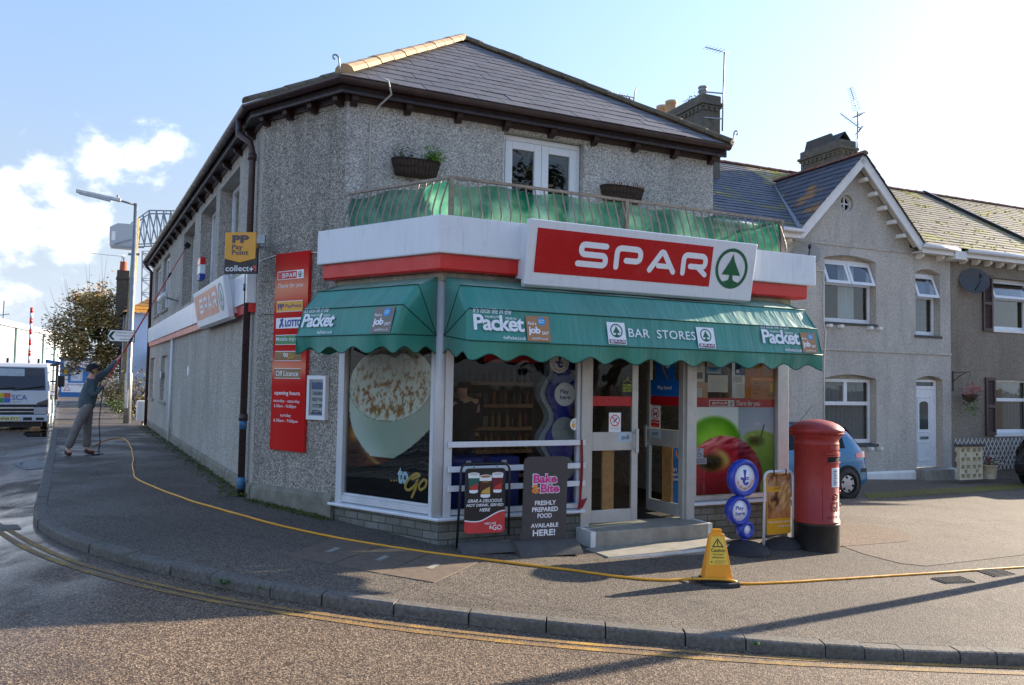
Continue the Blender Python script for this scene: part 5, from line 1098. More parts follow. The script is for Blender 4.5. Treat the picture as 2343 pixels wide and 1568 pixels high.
def lines(n, m=None, top=.85, bot=.1, L=.1, Rr=.9):
    def f(t, a, b_, e, g, y):
        r = random.Random(n); mb = MB()
        for i in range(n): z = e+(g-e)*(top-(top-bot)*i/max(1, n-1)); mb.box(a+(b_-a)*L, a+(b_-a)*r.uniform(Rr-.25, Rr), y-.0012, y-.0004, z-.004, z)
        mb.build('print', m or M_GRY, t)
    return f
def block(m, a0, a1, e0, e1, extra=None):
    def f(t, a, b_, e, g, y):
        mb = MB(); mb.box(a+(b_-a)*a0, a+(b_-a)*a1, y-.0014, y-.0004, e+(g-e)*e0, e+(g-e)*e1); mb.build('print_block', m, t)
        if extra: extra(t, a, b_, e, g, y)
    return f
M_PHOTO = mat('dark_photo_print', c(84, 58, 60), .5, 0, .6, 40); M_SEAP = mat('sea_blue_print', c(66, 140, 190), .5, 0, .2, 20)
notice('tall white notice with a dark photo, left of the right window', 1352, 20, 1470, 250, M_PAP[0], block(M_PHOTO, .05, .82, .15, .42, lines(7, None, .9, .55)))
notice('white notice with blue and orange foot behind the window top', 1492, 10, 1630, 165, M_PAP[0], block(M_SEAP, .02, .98, .05, .4, lines(4, None, .8, .5)))
notice('large pale handwritten notice pinned mid window', 1502, 178, 1697, 350, M_PAP[0], lines(6, None, .75, .15), .044)
notice('small white card pinned above the narrow list', 1754, 190, 1842, 258, M_PAP[0], lines(3)); notice('narrow white list pinned near the amber papers', 1776, 265, 1862, 402, M_PAP[0], lines(8, None, .9, .1))
notice('tan kraft sheet behind a small white note', 1350, 250, 1502, 405, M_PAP[2], None, .049); notice('small white note in the lower left of the papers', 1352, 308, 1443, 400, M_PAP[0], lines(6), .044)
notice('dark blue leaflet high in the right window', 1770, 20, 1868, 185, M_PAP[3], block(M_TXTW, .1, .4, .15, .35))
def parcels(t, a, b_, e, g, y):
    w, h = b_-a, g-e
    mb = MB(); mb.box(a+w*.02, b_-w*.02, y-.0014, y-.0004, g-h*.13, g-.004); mb.build('orange_band', mat('orange_band', c(236, 150, 60), .5), t)
    for i, s_ in enumerate(('send', 'collect', 'parcels', 'here...')): text(t, s_, a+w*.12, a+w*(.28+.08*(i in (1, 2))), e+h*(.71-.155*i), e+h*(.80-.155*i), y-.001, M_GREYP, .005)
    text(t, 'collect+', a+w*.62, a+w*.93, e+h*.15, e+h*.24, y-.001, M_GREYP, .004)
    mb = MB()
    for i in range(3): mb.prism([(a+w*(.7+.03*(i % 2)), e+h*(.38+.14*i)), (a+w*.84, e+h*(.34+.14*i)), (a+w*.92, e+h*(.42+.14*i)), (a+w*.78, e+h*(.48+.14*i))], y-.0016, y-.0006)
    mb.build('parcel_picture', mat('parcel_yellow', c(226, 186, 70), .5), t)
notice('glowing amber parcels poster beside the right post', 1925, 203, 2178, 422, M_TRW, parcels)
def avail(t, a, b_, e, g, y): text(t, 'AVAILABLE\nHERE', a+(b_-a)*.25, a+(b_-a)*.92, e+(g-e)*.06, e+(g-e)*.4, y-.001, M_RED, .01)
notice('pale leaflet with red writing beside the glowing strip', 1890, 60, 2012, 195, M_TRW, avail); notice('glowing pale sheet high against the right post', 2035, 60, 2165, 195, M_TRW, lines(6, None, .9, .4))
notice('wide amber backing sheet behind the parcels poster', 1868, 40, 2182, 425, M_TRY, None, .052)
# stickers on the doors
def sticker(fr, y, x0, x1, z0, z1, label, kind, grp=None):
    t = thing('door_sticker', label, 'sticker', fr, ((x0+x1)/2, y, z0)); mb = MB(); mb.box(x0, x1, y-.002, y, z0, z1); mb.build('film', M_TXTW, t); w, h = x1-x0, z1-z0; cx_ = (x0+x1)/2; cz_ = z1-w*.55; r = w*.4
    mb = MB(); mb.ring(circle(cx_, cz_, r, 24), circle(cx_, cz_, r*.84, 24), y-.0032, y-.0022); stroke(mb, [(cx_-r*.62, cz_+r*.62), (cx_+r*.62, cz_-r*.62)], r*.15, y-.0055); mb.build('red_ring', M_RED, t)
    if kind == 'smoke':
        mb = MB(); stroke(mb, [(cx_-r*.3, cz_-r*.35), (cx_+r*.5, cz_+r*.45)], r*.2, y-.004, cap=False); stroke(mb, [(cx_-r*.1, cz_+r*.1), (cx_-r*.3, cz_+r*.3), (cx_-r*.1, cz_+r*.5)], r*.07, y-.0045); mb.build('cigarette', M_PBLU, t)
        text(t, 'NO SMOKING', x0+w*.14, x1-w*.14, z0+h*.30, z0+h*.345, y-.003, M_RED, .008); mb = MB()
        for k in range(3): mb.box(x0+w*.12, x1-w*.12, y-.0032, y-.0022, z0+h*(.23-.05*k), z0+h*(.245-.05*k))
        mb.build('small_print', M_GRY, t)
    else:
        mb = MB(); mb.prism([(cx_+r*.62, cz_+r*.22), (cx_+r*.45, cz_+r*.4), (cx_+r*.3, cz_+r*.1), (cx_-r*.3, cz_+r*.05), (cx_-r*.45, cz_+r*.3), (cx_-r*.42, cz_-r*.05), (cx_-r*.5, cz_-r*.5), (cx_-r*.36, cz_-r*.5), (cx_-r*.2, cz_-r*.2), (cx_+r*.2, cz_-r*.15), (cx_+r*.24, cz_-r*.5), (cx_+r*.38, cz_-r*.5), (cx_+r*.42, cz_)], y-.0045, y-.003); mb.build('dog', M_TXTK, t)
        mb = MB(); mb.box(x0+w*.08, x1-w*.08, y-.0032, y-.0022, z0+h*.04, z0+h*.36); mb.build('red_panel', M_RED, t); text(t, 'No Dogs', x0+w*.14, x1-w*.14, z0+h*.2, z0+h*.30, y-.0045, M_TXTW, .012); text(t, 'except Guide Dogs', x0+w*.16, x1-w*.16, z0+h*.08, z0+h*.12, y-.0045, M_TXTW)
xa, za = b4(517, 745); xb, zb = b4(637, 550); sticker(FF, .027, xa, xb, za, zb, 'white no smoking sticker on the closed glass door', 'smoke')
sticker(H2, .017, -.6, -.41, 1.225, 1.52, 'white no dogs sticker on the inward opened door', 'dog')
x0, x1 = b4(640, 300)[0], b4(760, 300)[0]; z0, z1 = b4(700, 388)[1], b4(700, 240)[1]; M_LIME = mat('lime_print', c(178, 204, 60), .4)
t = thing('door_sticker', 'black home news delivery sticker high on the closed door', 'sticker', FF, (x0, .027, z0)); mb = MB(); mb.prism(rrect(x0, x1, z0, z1, .012), .024, .027); mb.build('film', M_BLKS, t)
for i, s_ in enumerate(('HOME', 'NEWS', 'DELIVERY')): text(t, s_, x0+.02, x1-.02, z1-.035-.034*i-.028, z1-.035-.034*i, .023, M_LIME, .004)
mb = MB(); stroke(mb, [(x0+.02, z1-.02), ((x0+x1)/2, z1+.02), (x1-.02, z1-.02)], .005, .0232); stroke(mb, [((x0+x1)/2, z1+.02), ((x0+x1)/2+.004, z1+.05), ((x0+x1)/2+.016, z1+.045)], .005, .0232); mb.build('hanger', M_LIME, t)
M_HBL = mat('health_blue', c(20, 106, 198), .4)
def rainbow(t, fr, cx_, cz_, s, y):
    for k, col in enumerate((c(206, 60, 50), c(238, 176, 40), c(76, 160, 78), c(46, 80, 160))):
        m = MATS.get('rb%d' % k) or mat('rb%d' % k, col, .4); mb = MB(); stroke(mb, sp([(cx_-s*(1-.1*k)*.9, cz_+s*.8), (cx_-s*(.8-.1*k), cz_), (cx_-s*.3+.08*k*s, cz_-s*.8), (cx_+s*.25, cz_-s*1.5+.06*k*s)]), s*.17, y-.0002*k); mb.build('rainbow_band', m, t, fr=fr)
t = thing('door_poster', 'blue play here poster on the inward opened door', 'poster', H2, (-.3, .02, 1.65)); mb = MB(); mb.prism([(-.6, 1.647), (-.055, 1.647), (-.055, 1.86), (-.14, 1.86), (-.14, 2.2), (-.5, 2.2), (-.5, 1.86), (-.6, 1.86)], .012, .016); mb.build('sheet', M_HBL, t); rainbow(t, H2, -.28, 2.0, .09, .0105); text(t, 'Play here!', -.46, -.19, 1.72, 1.785, .011, M_TXTW, .012)
mb = MB(); mb.prism(circle(-.27, 2.06, .05, 16), .0085, .0095); mb.build('heart_panel', M_TXTW, t)
t = thing('floor_poster', 'tall blue lottery banner standing inside the open door', 'poster', FF, (3.4, .3, .12)); mb = MB(); mb.box(3.3, 3.58, .36, .38, .12, 1.0); mb.build('sheet', M_HBL, t); rainbow(t, FF, 3.44, .88, .07, .3585)
for i, s_ in enumerate(('51 Local', 'lotteries', 'Great Britain')): text(t, s_, 3.33, 3.55, .68-.06*i, .72-.06*i, .358, M_TXTW, .008)
x, z = at(FF, 1316, 971, .028); t = thing('window_sticker', 'round white charity sticker on the lottery window', 'sticker', FF, (x, .028, z)); mb = MB(); mb.prism(circle(x, z, .072, 24), .025, .028); mb.build('film', M_TXTW, t); mb = MB()
for k, w_ in enumerate((.05, .06, .06, .05)): mb.box(x+.005, x+.005+w_, .0238, .0248, z+.025-.018*k, z+.033-.018*k)
mb.build('print', M_SKYB, t); mb = MB(); mb.prism(circle(x-.03, z-.015, .022, 10, .03), .0235, .0248); mb.prism(circle(x-.03, z+.03, .012, 10), .0235, .0248); mb.build('motif', M_AMB, t)
x, z = at(FF, 1319, 1150, .028); mb = MB(); mb.box(x-.035, x+.035, .024, .028, z-.035, z+.035); mb.solo('window_sticker', 'small light blue sticker low in the lottery window', 'sticker', M_SKYB, FF, (x, .026, z))
# ------------------------------------------------------------------ white guard bars and red strap
for k, (pa, pb_, lb) in enumerate(((1018, 1013, 'top white guard bar across the lottery window'), (1075, 1065, 'middle white guard bar between the two others'), (1119, 1106, 'lowest white guard bar, behind the sign boards'))):
    za = at(FF, 1027, pa, -.055)[1]; t = thing('guard_bar', lb, 'guard bar', FF, (.93, -.04, za), 'guard bars across the shop window'); mb = MB(); mb.box(.075, 1.775, -.062, -.038, za-.031, za+.031); mb.build('bar', M_WHITE, t, bev=.004)
    mb = MB(); mb.box(.09, .13, -.038, -.015, za-.025, za+.025); mb.box(1.735, 1.765, -.038, -.025, za-.025, za+.025); mb.build('spacer', M_ALU, t)
    for x in (.098, 1.76):
        for dz in (-.014, .014): mb = MB(); mb.prism(circle(x, za+dz, .004, 8), -.0645, -.062); mb.build('screw', M_STEEL, t)
mb = MB(); mb.grid(lambda u, v: (1.70+.03*u+.012*math.sin(v*5)*v, -.066-.012*math.sin(v*3)*u-.002, 1.14-.72*v), 2, 20); mb.add([(1.69, -.075, .44), (1.80, -.075, .47), (1.73, -.09, .36), (1.66, -.075, .34)], [(0, 1, 2, 3)]); mb.solo('strap', 'limp dark red strap hanging from the top guard bar', 'strap', mat('red_webbing', c(132, 28, 38), .8, 0, .15), FF, (1.71, -.066, .4))
# ------------------------------------------------------------------ inside the shop
t = thing('shelving_unit', 'dark stocked shelving unit deep inside the shop', 'shelves', FF, (1.2, 2.5, .115)); M_SHLF = mat('shelf_metal', c(60, 52, 45), .6); M_EDGE = mat('shelf_edge', c(164, 124, 80), .5, 0, .3, 20)
mb = MB(); mb.box(.1, 2.3, 2.85, 2.88, .12, 2.3); mb.box(.08, .1, 2.4, 2.88, .12, 2.2); mb.box(2.3, 2.32, 2.4, 2.88, .12, 2.2); mb.build('back_panel', M_SHLF, t)
TZ = (.45, .8, 1.13, 1.46, 1.78)
for z in TZ: mb = MB(); mb.box(.1, 2.3, 2.42, 2.85, z-.025, z); s_ = mb.build('shelf', M_SHLF, t); mb = MB(); mb.box(.1, 2.3, 2.405, 2.42, z-.04, z+.012); mb.build('price_rail', M_EDGE, t, s_)
bcols = [mat('stock_%d' % i, q, .3, 0, .1) for i, q in enumerate((c(130, 24, 24), c(156, 84, 24), c(150, 120, 40), c(40, 70, 42), c(112, 116, 118), c(56, 32, 26)))]
bm_ = MB(); bm_.lathe([(0, 0), (.032, 0), (.034, .02), (.034, .13), (.03, .16), (.013, .2), (.012, .235), (0, .236)], seg=10); bmes = [bm_.mesh('bottle', m) for m in bcols]
pk = MB(); pk.box(-.04, .04, -.03, .03, 0, .16); pkm = [pk.mesh('packet', m) for m in bcols]
rr = random.Random(5); wordc = ('red', 'orange', 'yellow', 'green', 'silver', 'brown')
for zi, z in enumerate(TZ):
    n = 20
    for i in range(n):
        kind = 'bottle' if (zi in (1, 4) or i > 13) else 'packet'; q = rr.randrange(6)
        if zi == 4: q = 0 if 12 < i < 17 else 4 if i >= 17 else 5
        if zi == 1: q = (1, 2, 2, 1, 0, 3)[i % 6]
        o = bpy.data.objects.new(kind, (bmes if kind == 'bottle' else pkm)[q]); COL.objects.link(o); o.matrix_world = FF @ Matrix.Translation((.16+i*.11+rr.uniform(-.01, .01), 2.5+rr.uniform(-.03, .04), z+.001))
        props(o, '%s %s standing on the %s shelf inside the shop' % (wordc[q], kind, ('lowest', 'second', 'middle', 'fourth', 'top')[zi]), kind, 'stock on the inside shelves')
t = thing('lottery_stand', 'wavy blue lottery display column inside the shop window', 'display stand', FF, (1.5, .3, .12)); M_LOT = mat('lottery_blue', c(36, 48, 140), .25, 0, .06); M_LOTG = mat('stand_edge', c(150, 162, 172), .25)
def wave(z): return (.16+.06*math.cos((z-.55)*2*math.pi/.56))
zs = [.2+.03*i for i in range(66)]
def wo(k): return [(1.62+wave(z)*k-.0, z) for z in zs]+[(1.62-wave(z)*k*1.0, z) for z in zs[::-1]]
mb = MB(); mb.prism(wo(1), .22, .26); mb.build('front_panel', M_LOT, t); mb = MB(); mb.prism([(x-.05, z) for x, z in wo(1.06)], .27, .42); mb.build('side_panel', M_LOTG, t)
mb = MB(); mb.box(1.45, 1.8, .2, .5, .115, .2); mb.build('foot', M_LOT, t)
for z, r, s_ in ((1.66, .14, 'lot'), (1.22, .17, ''), (.78, .14, ''), (2.04, .13, 'hand')):
    cx_ = 1.64 if s_ != 'hand' else 1.56; mb = MB(); mb.prism(circle(cx_, z, r, 28), .212, .22); mb.build('disc', M_TXTW if s_ else mat('grey_disc', c(150, 158, 160), .3), t)
    if s_ == 'lot': text(t, 'Play\nhere', cx_-.068, cx_+.068, z-.06, z+.06, .21, M_LOT, .02)
def lottohand(t, fr, cx_, cz_, r, y, mblue, mred, ring=True):
    """crossed-fingers emblem with curved words"""
    mb = MB(); k = r
    stroke(mb, [(cx_+.02*k, cz_-.1*k), (cx_-.02*k, cz_+.3*k), (cx_-.1*k, cz_+.62*k)], .17*k, y); stroke(mb, [(cx_-.06*k, cz_-.05*k), (cx_+.03*k, cz_+.3*k), (cx_+.08*k, cz_+.6*k)], .14*k, y-.0006)
    stroke(mb, sp([(cx_-.38*k, cz_+.0*k), (cx_-.2*k, cz_-.06*k), (cx_-.12*k, cz_-.32*k), (cx_+.08*k, cz_-.46*k), (cx_+.27*k, cz_-.38*k)], 5), .2*k, y-.001); stroke(mb, arc(cx_+.18*k, cz_-.02*k, .09*k, 60, 290, 8), .06*k, y-.0012); stroke(mb, arc(cx_+.36*k, cz_-.02*k, .09*k, 60, 290, 8), .06*k, y-.0012)
    stroke(mb, [(cx_-.05*k, cz_-.2*k), (cx_+.02*k, cz_-.02*k)], .16*k, y-.0016); mb.build('crossed_fingers', mblue, t, fr=fr)
    s_ = 'The National Lottery'; mb = MB()
    for i, ch in enumerate(s_):
        if ch == ' ': continue
        a = R_(196+i*152/(len(s_)-1)); rr_ = .80*k; V, F = _tcache.get((ch, .02, 0, 1.)) or _tcache.setdefault((ch, .02, 0, 1.), textmesh(ch, .02)); sc = .21*k; ca, sa = math.cos(a+math.pi/2), math.sin(a+math.pi/2); px, pz = cx_+rr_*math.cos(a), cz_+rr_*math.sin(a)
        mb.add([(px+(v[0]-.28)*sc*ca-(v[1]-.3)*sc*sa, y-.0005, pz+(v[0]-.28)*sc*sa+(v[1]-.3)*sc*ca) for v in V], F)
    mb.build('lettering', mred, t, fr=fr)
lottohand(t, FF, 1.56, 2.04, .12, .209, M_LOT, M_RED)
M_BIN = mat('bin_blue', c(34, 48, 128), .5, 0, .1)
for x, lb in ((.5, 'blue bin inside the window, nearer the glazed corner'), (.95, 'blue bin inside the window, nearer the lottery column')):
    t = thing('display_bin', lb, 'bin', FF, (x, .6, .115), 'blue bins behind the guard bars'); mb = MB(); mb.box(x-.2, x+.2, .42, .78, .115, .92); mb.build('body', M_BIN, t, bev=.01); mb = MB(); mb.box(x-.03, x+.03, .41, .42, .83, .88); mb.build('tag', M_TXTW, t)
t = thing('shop_counter', 'grey shop counter inside the corner window', 'counter', FF, (.3, 1.3, .115)); mb = MB(); mb.box(-.3, .95, 1.3, 1.75, .12, 1.1); mb.build('cabinet', mat('counter_grey', c(84, 82, 82), .6), t, bev=.01); mb = MB(); mb.box(-.33, .98, 1.27, 1.78, 1.1, 1.14); mb.build('worktop', M_EDGE, t)
t = thing('hanging_banner', 'red hanging banner at the ceiling inside the window', 'banner', FF, (1.1, .5, 2.0)); mb = MB(); mb.box(.7, 1.42, .5, .51, 2.03, 2.2); mb.build('board', M_DRED, t)
# ------------------------------------------------------------------ boards, stands and things on the pavement
M_BASE = mat('rubber_base', c(84, 81, 78), .8, 0, .18, 9, .3, 70, .4); M_BASEK = mat('black_rubber', c(40, 40, 42), .75, 0, .2, 9, .3, 60, .3); M_BOARDK = mat('board_black', c(32, 31, 33), .4, 0, .08); M_BOARDG = mat('board_charcoal', c(70, 66, 67), .5, 0, .05); M_BRED = mat('board_red', c(206, 58, 60), .4)
def standfr(px, py, deg): p = ground(px, py); return frame((p.x, p.y), deg), p.z
# hot drinks swing board
fr, gz_ = standfr(1107, 1258, 72); t = thing('pavement_board', 'black swinging hot drinks board in a tubular frame', 'sign board', fr, (0, 0, gz_))
w2, H_ = .27, .93; mb = MB(); mb.tube([(-w2-.03, .0, gz_+.03), (-w2, 0, gz_+.75)]+[(-w2+.07-.07*math.cos(a), 0, gz_+.84+.07*math.sin(a)) for a in (.0, .5, 1., 1.57)]+[(w2-.07+.07*math.sin(a), 0, gz_+.84+.07*math.cos(a)) for a in (.0, .5, 1., 1.57)]+[(w2, 0, gz_+.75), (w2+.0, 0, gz_+.15)], .0135, 10); mb.build('tube_frame', M_BOARDK, t)
for x in (-.13, .13): mb = MB(); mb.tube([(x, 0, gz_+.9), (x, -.005, gz_+.85)], .007, 6); mb.build('hanger', M_STEEL, t)
z0, z1 = gz_+.175, gz_+.86; mb = MB(); mb.prism(rrect(-.225, .225, z0, z1, .04), -.004, .004); mb.build('panel', M_BOARDK, t)
crv = [(-.223+.446*i/20, z0+.14-.03*math.sin(i/20*math.pi*1.1+.2)*(1-i/20)+.09*sstep(.3, 1, i/20)) for i in range(21)]
mb = MB(); mb.prism([(x, z) for x, z in arc(-.185, z0+.042, .04, 180, 270, 5)]+arc(.185, z0+.042, .04, 270, 360, 5)+[(x, z) for x, z in crv[::-1]], -.0055, -.0042); mb.build('red_wave', M_BRED, t); mb = MB(); stroke(mb, [(x, z+.004) for x, z in crv], .012, -.0062, cap=False); mb.build('white_wave', M_TXTW, t)
for i, s_ in enumerate(('GRAB A DELICIOUS', 'HOT DRINK, SERVED', 'HERE')): text(t, s_, (-.19, -.205, -.06)[i], (.19, .205, .06)[i], z0+.325-.048*i, z0+.36-.048*i, -.006, M_TXTW, .02, .22)
text(t, 'NESCAFÉ', .0, .125, z0+.09, z0+.118, -.0075, M_TXTW, .015); text(t, '&', .05, .082, z0+.045, z0+.08, -.0075, M_TXTW, .02); text(t, 'GO', .085, .19, z0+.03, z0+.085, -.0075, M_TXTW, .015)
M_MOCHA = mat('drink_brown', c(168, 116, 66), .4); M_CUPR = mat('cup_red', c(204, 54, 44), .4); M_CUPW = mat('cup_maroon', c(122, 30, 40), .4); M_CUPT = mat('cup_teal', c(34, 94, 84), .4); M_CUPB = mat('cup_brown', c(74, 36, 22), .4)
for x, zc, s_, mid, low in ((-.13, .53, 1., M_CUPT, M_CUPR), (.135, .53, 1., M_CUPW, M_CUPR), (0., .492, 1.12, M_CUPB, M_GOLD)):
    a, b_, h = .062*s_, .046*s_, .19*s_; zz = z0+zc-h/2; y = -.0065-.003*(x == 0)
    mb = MB(); mb.prism([(x-b_, zz)]+[(x-b_*math.cos(q), zz-.012*math.sin(q)) for q in (.5, 1., 1.57, 2.1, 2.6)]+[(x+b_, zz), (x+a, zz+h), (x-a, zz+h)], y, y+.001); mb.prism(circle(x, zz+h, a*1.04, 20, .018*s_), y-.0006, y+.0008); mb.build('cup_picture', M_TXTW, t)
    mb = MB(); mb.prism([(x-b_*1.04, zz+h*.12), (x+b_*1.04, zz+h*.12), (x+a*.95, zz+h*.78), (x-a*.95, zz+h*.78)], y-.0012, y-.0002); mb.build('cup_band', mid, t); mb = MB(); mb.prism([(x-b_*.9, zz+h*.16), (x+b_*1.0, zz+h*.14), (x+a*.7, zz+h*.5), (x-a*.5, zz+h*.3)], y-.002, y-.0013); mb.build('cup_swirl', low, t); mb = MB(); mb.prism(circle(x, zz+h, a*.86, 18, .012*s_), y-.0014, y-.0007); mb.build('drink', M_MOCHA if x == 0 else M_PAP[1], t)
text(t, 'GOLD', -.032, .032, z0+.535, z0+.555, -.0125, M_GOLD, .01)
mb = MB(); mb.grid(lambda u, v: (-.29+.58*u, -.20+.40*v, gz_+.005+.085*(math.sin(math.pi*min(1, max(0, v)))**.7)), 4, 12); mb.add([(-.29, -.2, gz_-.02), (.29, -.2, gz_-.02), (.29, .2, gz_-.02), (-.29, .2, gz_-.02)], [(0, 1, 2, 3)]);
for x in (-.29, .29): q = [(x, -.2+.4*k/12, gz_+.005+.085*(math.sin(math.pi*k/12)**.7)) for k in range(13)]; mb.add(q+[(x, .2, gz_-.02), (x, -.2, gz_-.02)], [tuple(range(15))])
mb.build('base', M_BASE, t)
# bakery board
fr, gz_ = standfr(1243, 1262, 68); t = thing('pavement_board', 'charcoal round cornered bake and bite board', 'sign board', fr, (0, 0, gz_))
z0, z1 = gz_+.10, gz_+1.02; T_ = fr @ Matrix.Translation((0, 0, z0)) @ Matrix.Rotation(R_(2), 4, 'X') @ Matrix.Translation((0, 0, -z0))
mb = MB(); mb.prism(arc(.20, z1-.06, .06, 0, 90, 6)+arc(-.20, z1-.06, .06, 90, 180, 6)+[(-.26, z0-.03), (.26, z0-.03)], -.006, .006); mb.build('panel', M_BOARDG, t, fr=T_, bev=.002)
M_PINK = mat('pink_print', c(212, 50, 138), .4); M_ORGP = mat('orange_print', c(240, 140, 50), .4)
for s_, a, b_, e, f, m in (('Bake', -.15, .135, .635, .735, M_PINK), ('&', -.165, -.065, .53, .628, M_ORGP), ('Bite', -.06, .165, .53, .63, M_PINK)):
    text(t, s_, a-.006, b_+.006, z0+e-.006, z0+f+.006, -.0075, M_TXTW, .07, fr=T_); text(t, s_, a+.003, b_-.003, z0+e+.002, z0+f-.002, -.009, m, .035, fr=T_)
for s_, a, b_, e, f in (('FRESHLY', -.12, .13, .40, .45), ('PREPARED', -.15, .155, .33, .38), ('FOOD', -.085, .085, .262, .312), ('AVAILABLE', -.16, .165, .16, .206), ('HERE!', -.135, .13, .07, .14)): text(t, s_, a, b_, z0+e, z0+f, -.0075, M_TXTW, .026, fr=T_)
mb = MB(); mb.grid(lambda u, v: (-.36+.72*u, -.24+.46*v, gz_+.004+.125*math.sin(math.pi*v)**.8), 4, 14)
for x in (-.36, .36): q = [(x, -.24+.46*k/14, gz_+.004+.125*(math.sin(math.pi*k/14)**.8)) for k in range(15)]; mb.add(q, [tuple(range(15))])
mb.build('base', M_BASE, t)
# lottery bubble sign
fr, gz_ = standfr(1695, 1262, 62); t = thing('bubble_sign', 'blue lottery sign of three stacked discs on black base', 'sign', fr, (0, 0, gz_)); M_RIM = mat('rim_blue', c(46, 66, 168), .3, 0, .05)
for x, z, r, ri in ((.02, .76, .225, .155), (-.055, .385, .175, .118), (.06, .155, .11, .055)):
    mb = MB(); mb.lathe([(ri, -.035), (ri*1.08, -.05), ((r+ri)/2, -.062), (r*.95, -.045), (r, 0), (r*.95, .045), ((r+ri)/2, .062), (ri, .04)], (x, 0, gz_+.1+z), 36, 'y'); mb.build('rim', M_RIM, t); mb = MB(); mb.lathe([(0, -.038), (ri*1.01, -.036), (ri*1.01, .03), (0, .03)], (x, 0, gz_+.1+z), 32, 'y'); mb.build('disc', M_TXTW, t)
mb = MB(); mb.tube([(.05, 0, gz_+.1), (.05, 0, gz_+.16)], .03, 10); mb.build('stem', M_RIM, t)
lottohand(t, fr, .02, gz_+.86, .15, -.0395, M_RIM, M_RED); text(t, 'Play\nhere', -.125, .02, gz_+.43, gz_+.54, -.0395, M_RIM, .02)
mb = MB(); mb.lathe([(.335, 0), (.335, .03), (.31, .06), (.22, .105), (.1, .13), (.05, .135), (0, .136)], (.0, 0, gz_-.005), 32); mb.build('base', M_BASEK, t)
# pasty swing sign
fr, gz_ = standfr(1781, 1252, 64); t = thing('pavement_board', 'white framed pasty poster board beside the pillar box', 'sign board', fr, (0, 0, gz_))
w2 = .235; mb = MB(); mb.tube([(-w2-.03, -.02, gz_+.0), (-w2+.005, 0, gz_+.8)]+[(-w2+.08-.08*math.cos(a), 0, gz_+.85+.08*math.sin(a)) for a in (.0, .5, 1., 1.57)]+[(w2-.08+.08*math.sin(a), 0, gz_+.85+.08*math.cos(a)) for a in (.0, .5, 1., 1.57)]+[(w2, 0, gz_+.8), (w2+.0, 0, gz_+.1)], .017, 10); mb.build('tube_frame', M_WHITE, t)
for x in (-.1, .1): mb = MB(); mb.tube([(x, -.02, gz_+.96), (x, -.02, gz_+.88)], .007, 6); mb.build('hanger', M_BLKS, t)
def pasty(u, v):
    if v < .26: return (230, 164, 44)
    if .70 < v < .80 and u < .56: return (226, 166, 58)
    k = mixc((190, 150, 116), (120, 76, 48), sstep(-.5, .5, fbm(u*3.2, v*4.5, 3))); d = math.hypot((u-.75)/.32, (v-.62)/.3); k = mixc(k, mixc((226, 188, 140), (176, 120, 66), .5+fbm(u*9-v*9, v*6, 2)), sstep(1.1, .7, d))
    d = math.hypot((u-.33)/.2, (v-.56)/.12); k = mixc(k, (70, 46, 34), sstep(1.1, .3, d)*.8); k = mixc(k, (210, 150, 84), .8*sstep(.1, .5, fbm(u*6, v*7, 8))); return mixc(k, (206, 120, 56), sstep(.5, .3, v)*.5)
z0, z1 = gz_+.16, gz_+.9; mb = MB(); mb.prism(rrect(-.195, .195, z0, z1, .03), -.004, .004); mb.build('panel', M_YELS, t); paint('printed_picture', t, -.19, .19, z0+.005, z1-.005, -.0055, 30, 56, pasty, M_PRINT)
text(t, "ROWE'S", -.09, .03, z0+.545, z0+.575, -.0075, mat('dull_gold_print', c(150, 100, 40), .5), .01); text(t, 'The proof of our passion', -.175, .18, z0+.135, z0+.165, -.0075, M_TXTW, .006); text(t, 'is in the eating', -.02, .18, z0+.08, z0+.11, -.0075, M_TXTW, .006)
mb = MB(); mb.grid(lambda u, v: (-.05+.36*math.cos(6.2832*u)*(1-.75*v**2.2)+.1, -.0+.2*math.sin(6.2832*u)*(1-.6*v**2), gz_-.005+.125*v), 28, 8); mb.add([(-.05+.36*math.cos(6.2832*k/28)*.25+.1, .2*math.sin(6.2832*k/28)*.4, gz_+.12) for k in range(28)], [tuple(range(28))]); mb.build('base', M_BASEK, t)
# pillar box
pc = deep(1867, 1257, 9.95); gz_ = gz(pc.x)-.01; fr = frame((pc.x, pc.y), 90); t = thing('pillar_box', 'red cast iron pillar post box with black base', 'post box', fr, (0, 0, gz_))
M_PRED = mat('pillar_red', c(158, 50, 44), .5, 0, .12, 7, .15, 50, .12); rb = .262
mb = MB(); mb.lathe([(rb*1.04, -.05), (rb*1.04, .0), (rb*1.03, .32), (rb*1.055, .325), (rb*1.055, .345), (rb*1.03, .35)], (0, 0, gz_), 48); mb.build('black_base', mat('base_black', c(34, 33, 33), .5, 0, .2, 9, .2, 40, .3), t)
mb = MB(); mb.lathe([(rb*1.03, .35), (rb*1.05, .355), (rb*1.05, .375), (rb, .38), (rb, 1.30), (rb*1.02, 1.305), (rb*1.02, 1.32), (rb*1.0, 1.33), (rb*1.0, 1.37), (rb*1.05, 1.385), (rb*1.1, 1.40)], (0, 0, gz_), 48); body = mb.build('body', M_PRED, t)
mb = MB(); mb.lathe([(rb*1.1, 1.40), (rb*1.15, 1.415), (rb*1.15, 1.435), (rb*1.19, 1.445), (rb*1.24, 1.47), (rb*1.24, 1.49), (rb*1.2, 1.505), (rb*1.0, 1.55), (rb*.7, 1.585), (rb*.35, 1.605), (0, 1.612)], (0, 0, gz_), 48); cap = mb.build('cap', M_PRED, t)
mb = MB()
for k in range(56):
    a = 2*math.pi*k/56; ca, sa = math.cos(a), math.sin(a); mb.bar((ca*rb*1.15, sa*rb*1.15, gz_+1.425), (ca*rb*1.225, sa*rb*1.225, gz_+1.452), .016, .022)
mb.build('dentil_ring', M_PRED, t, cap)
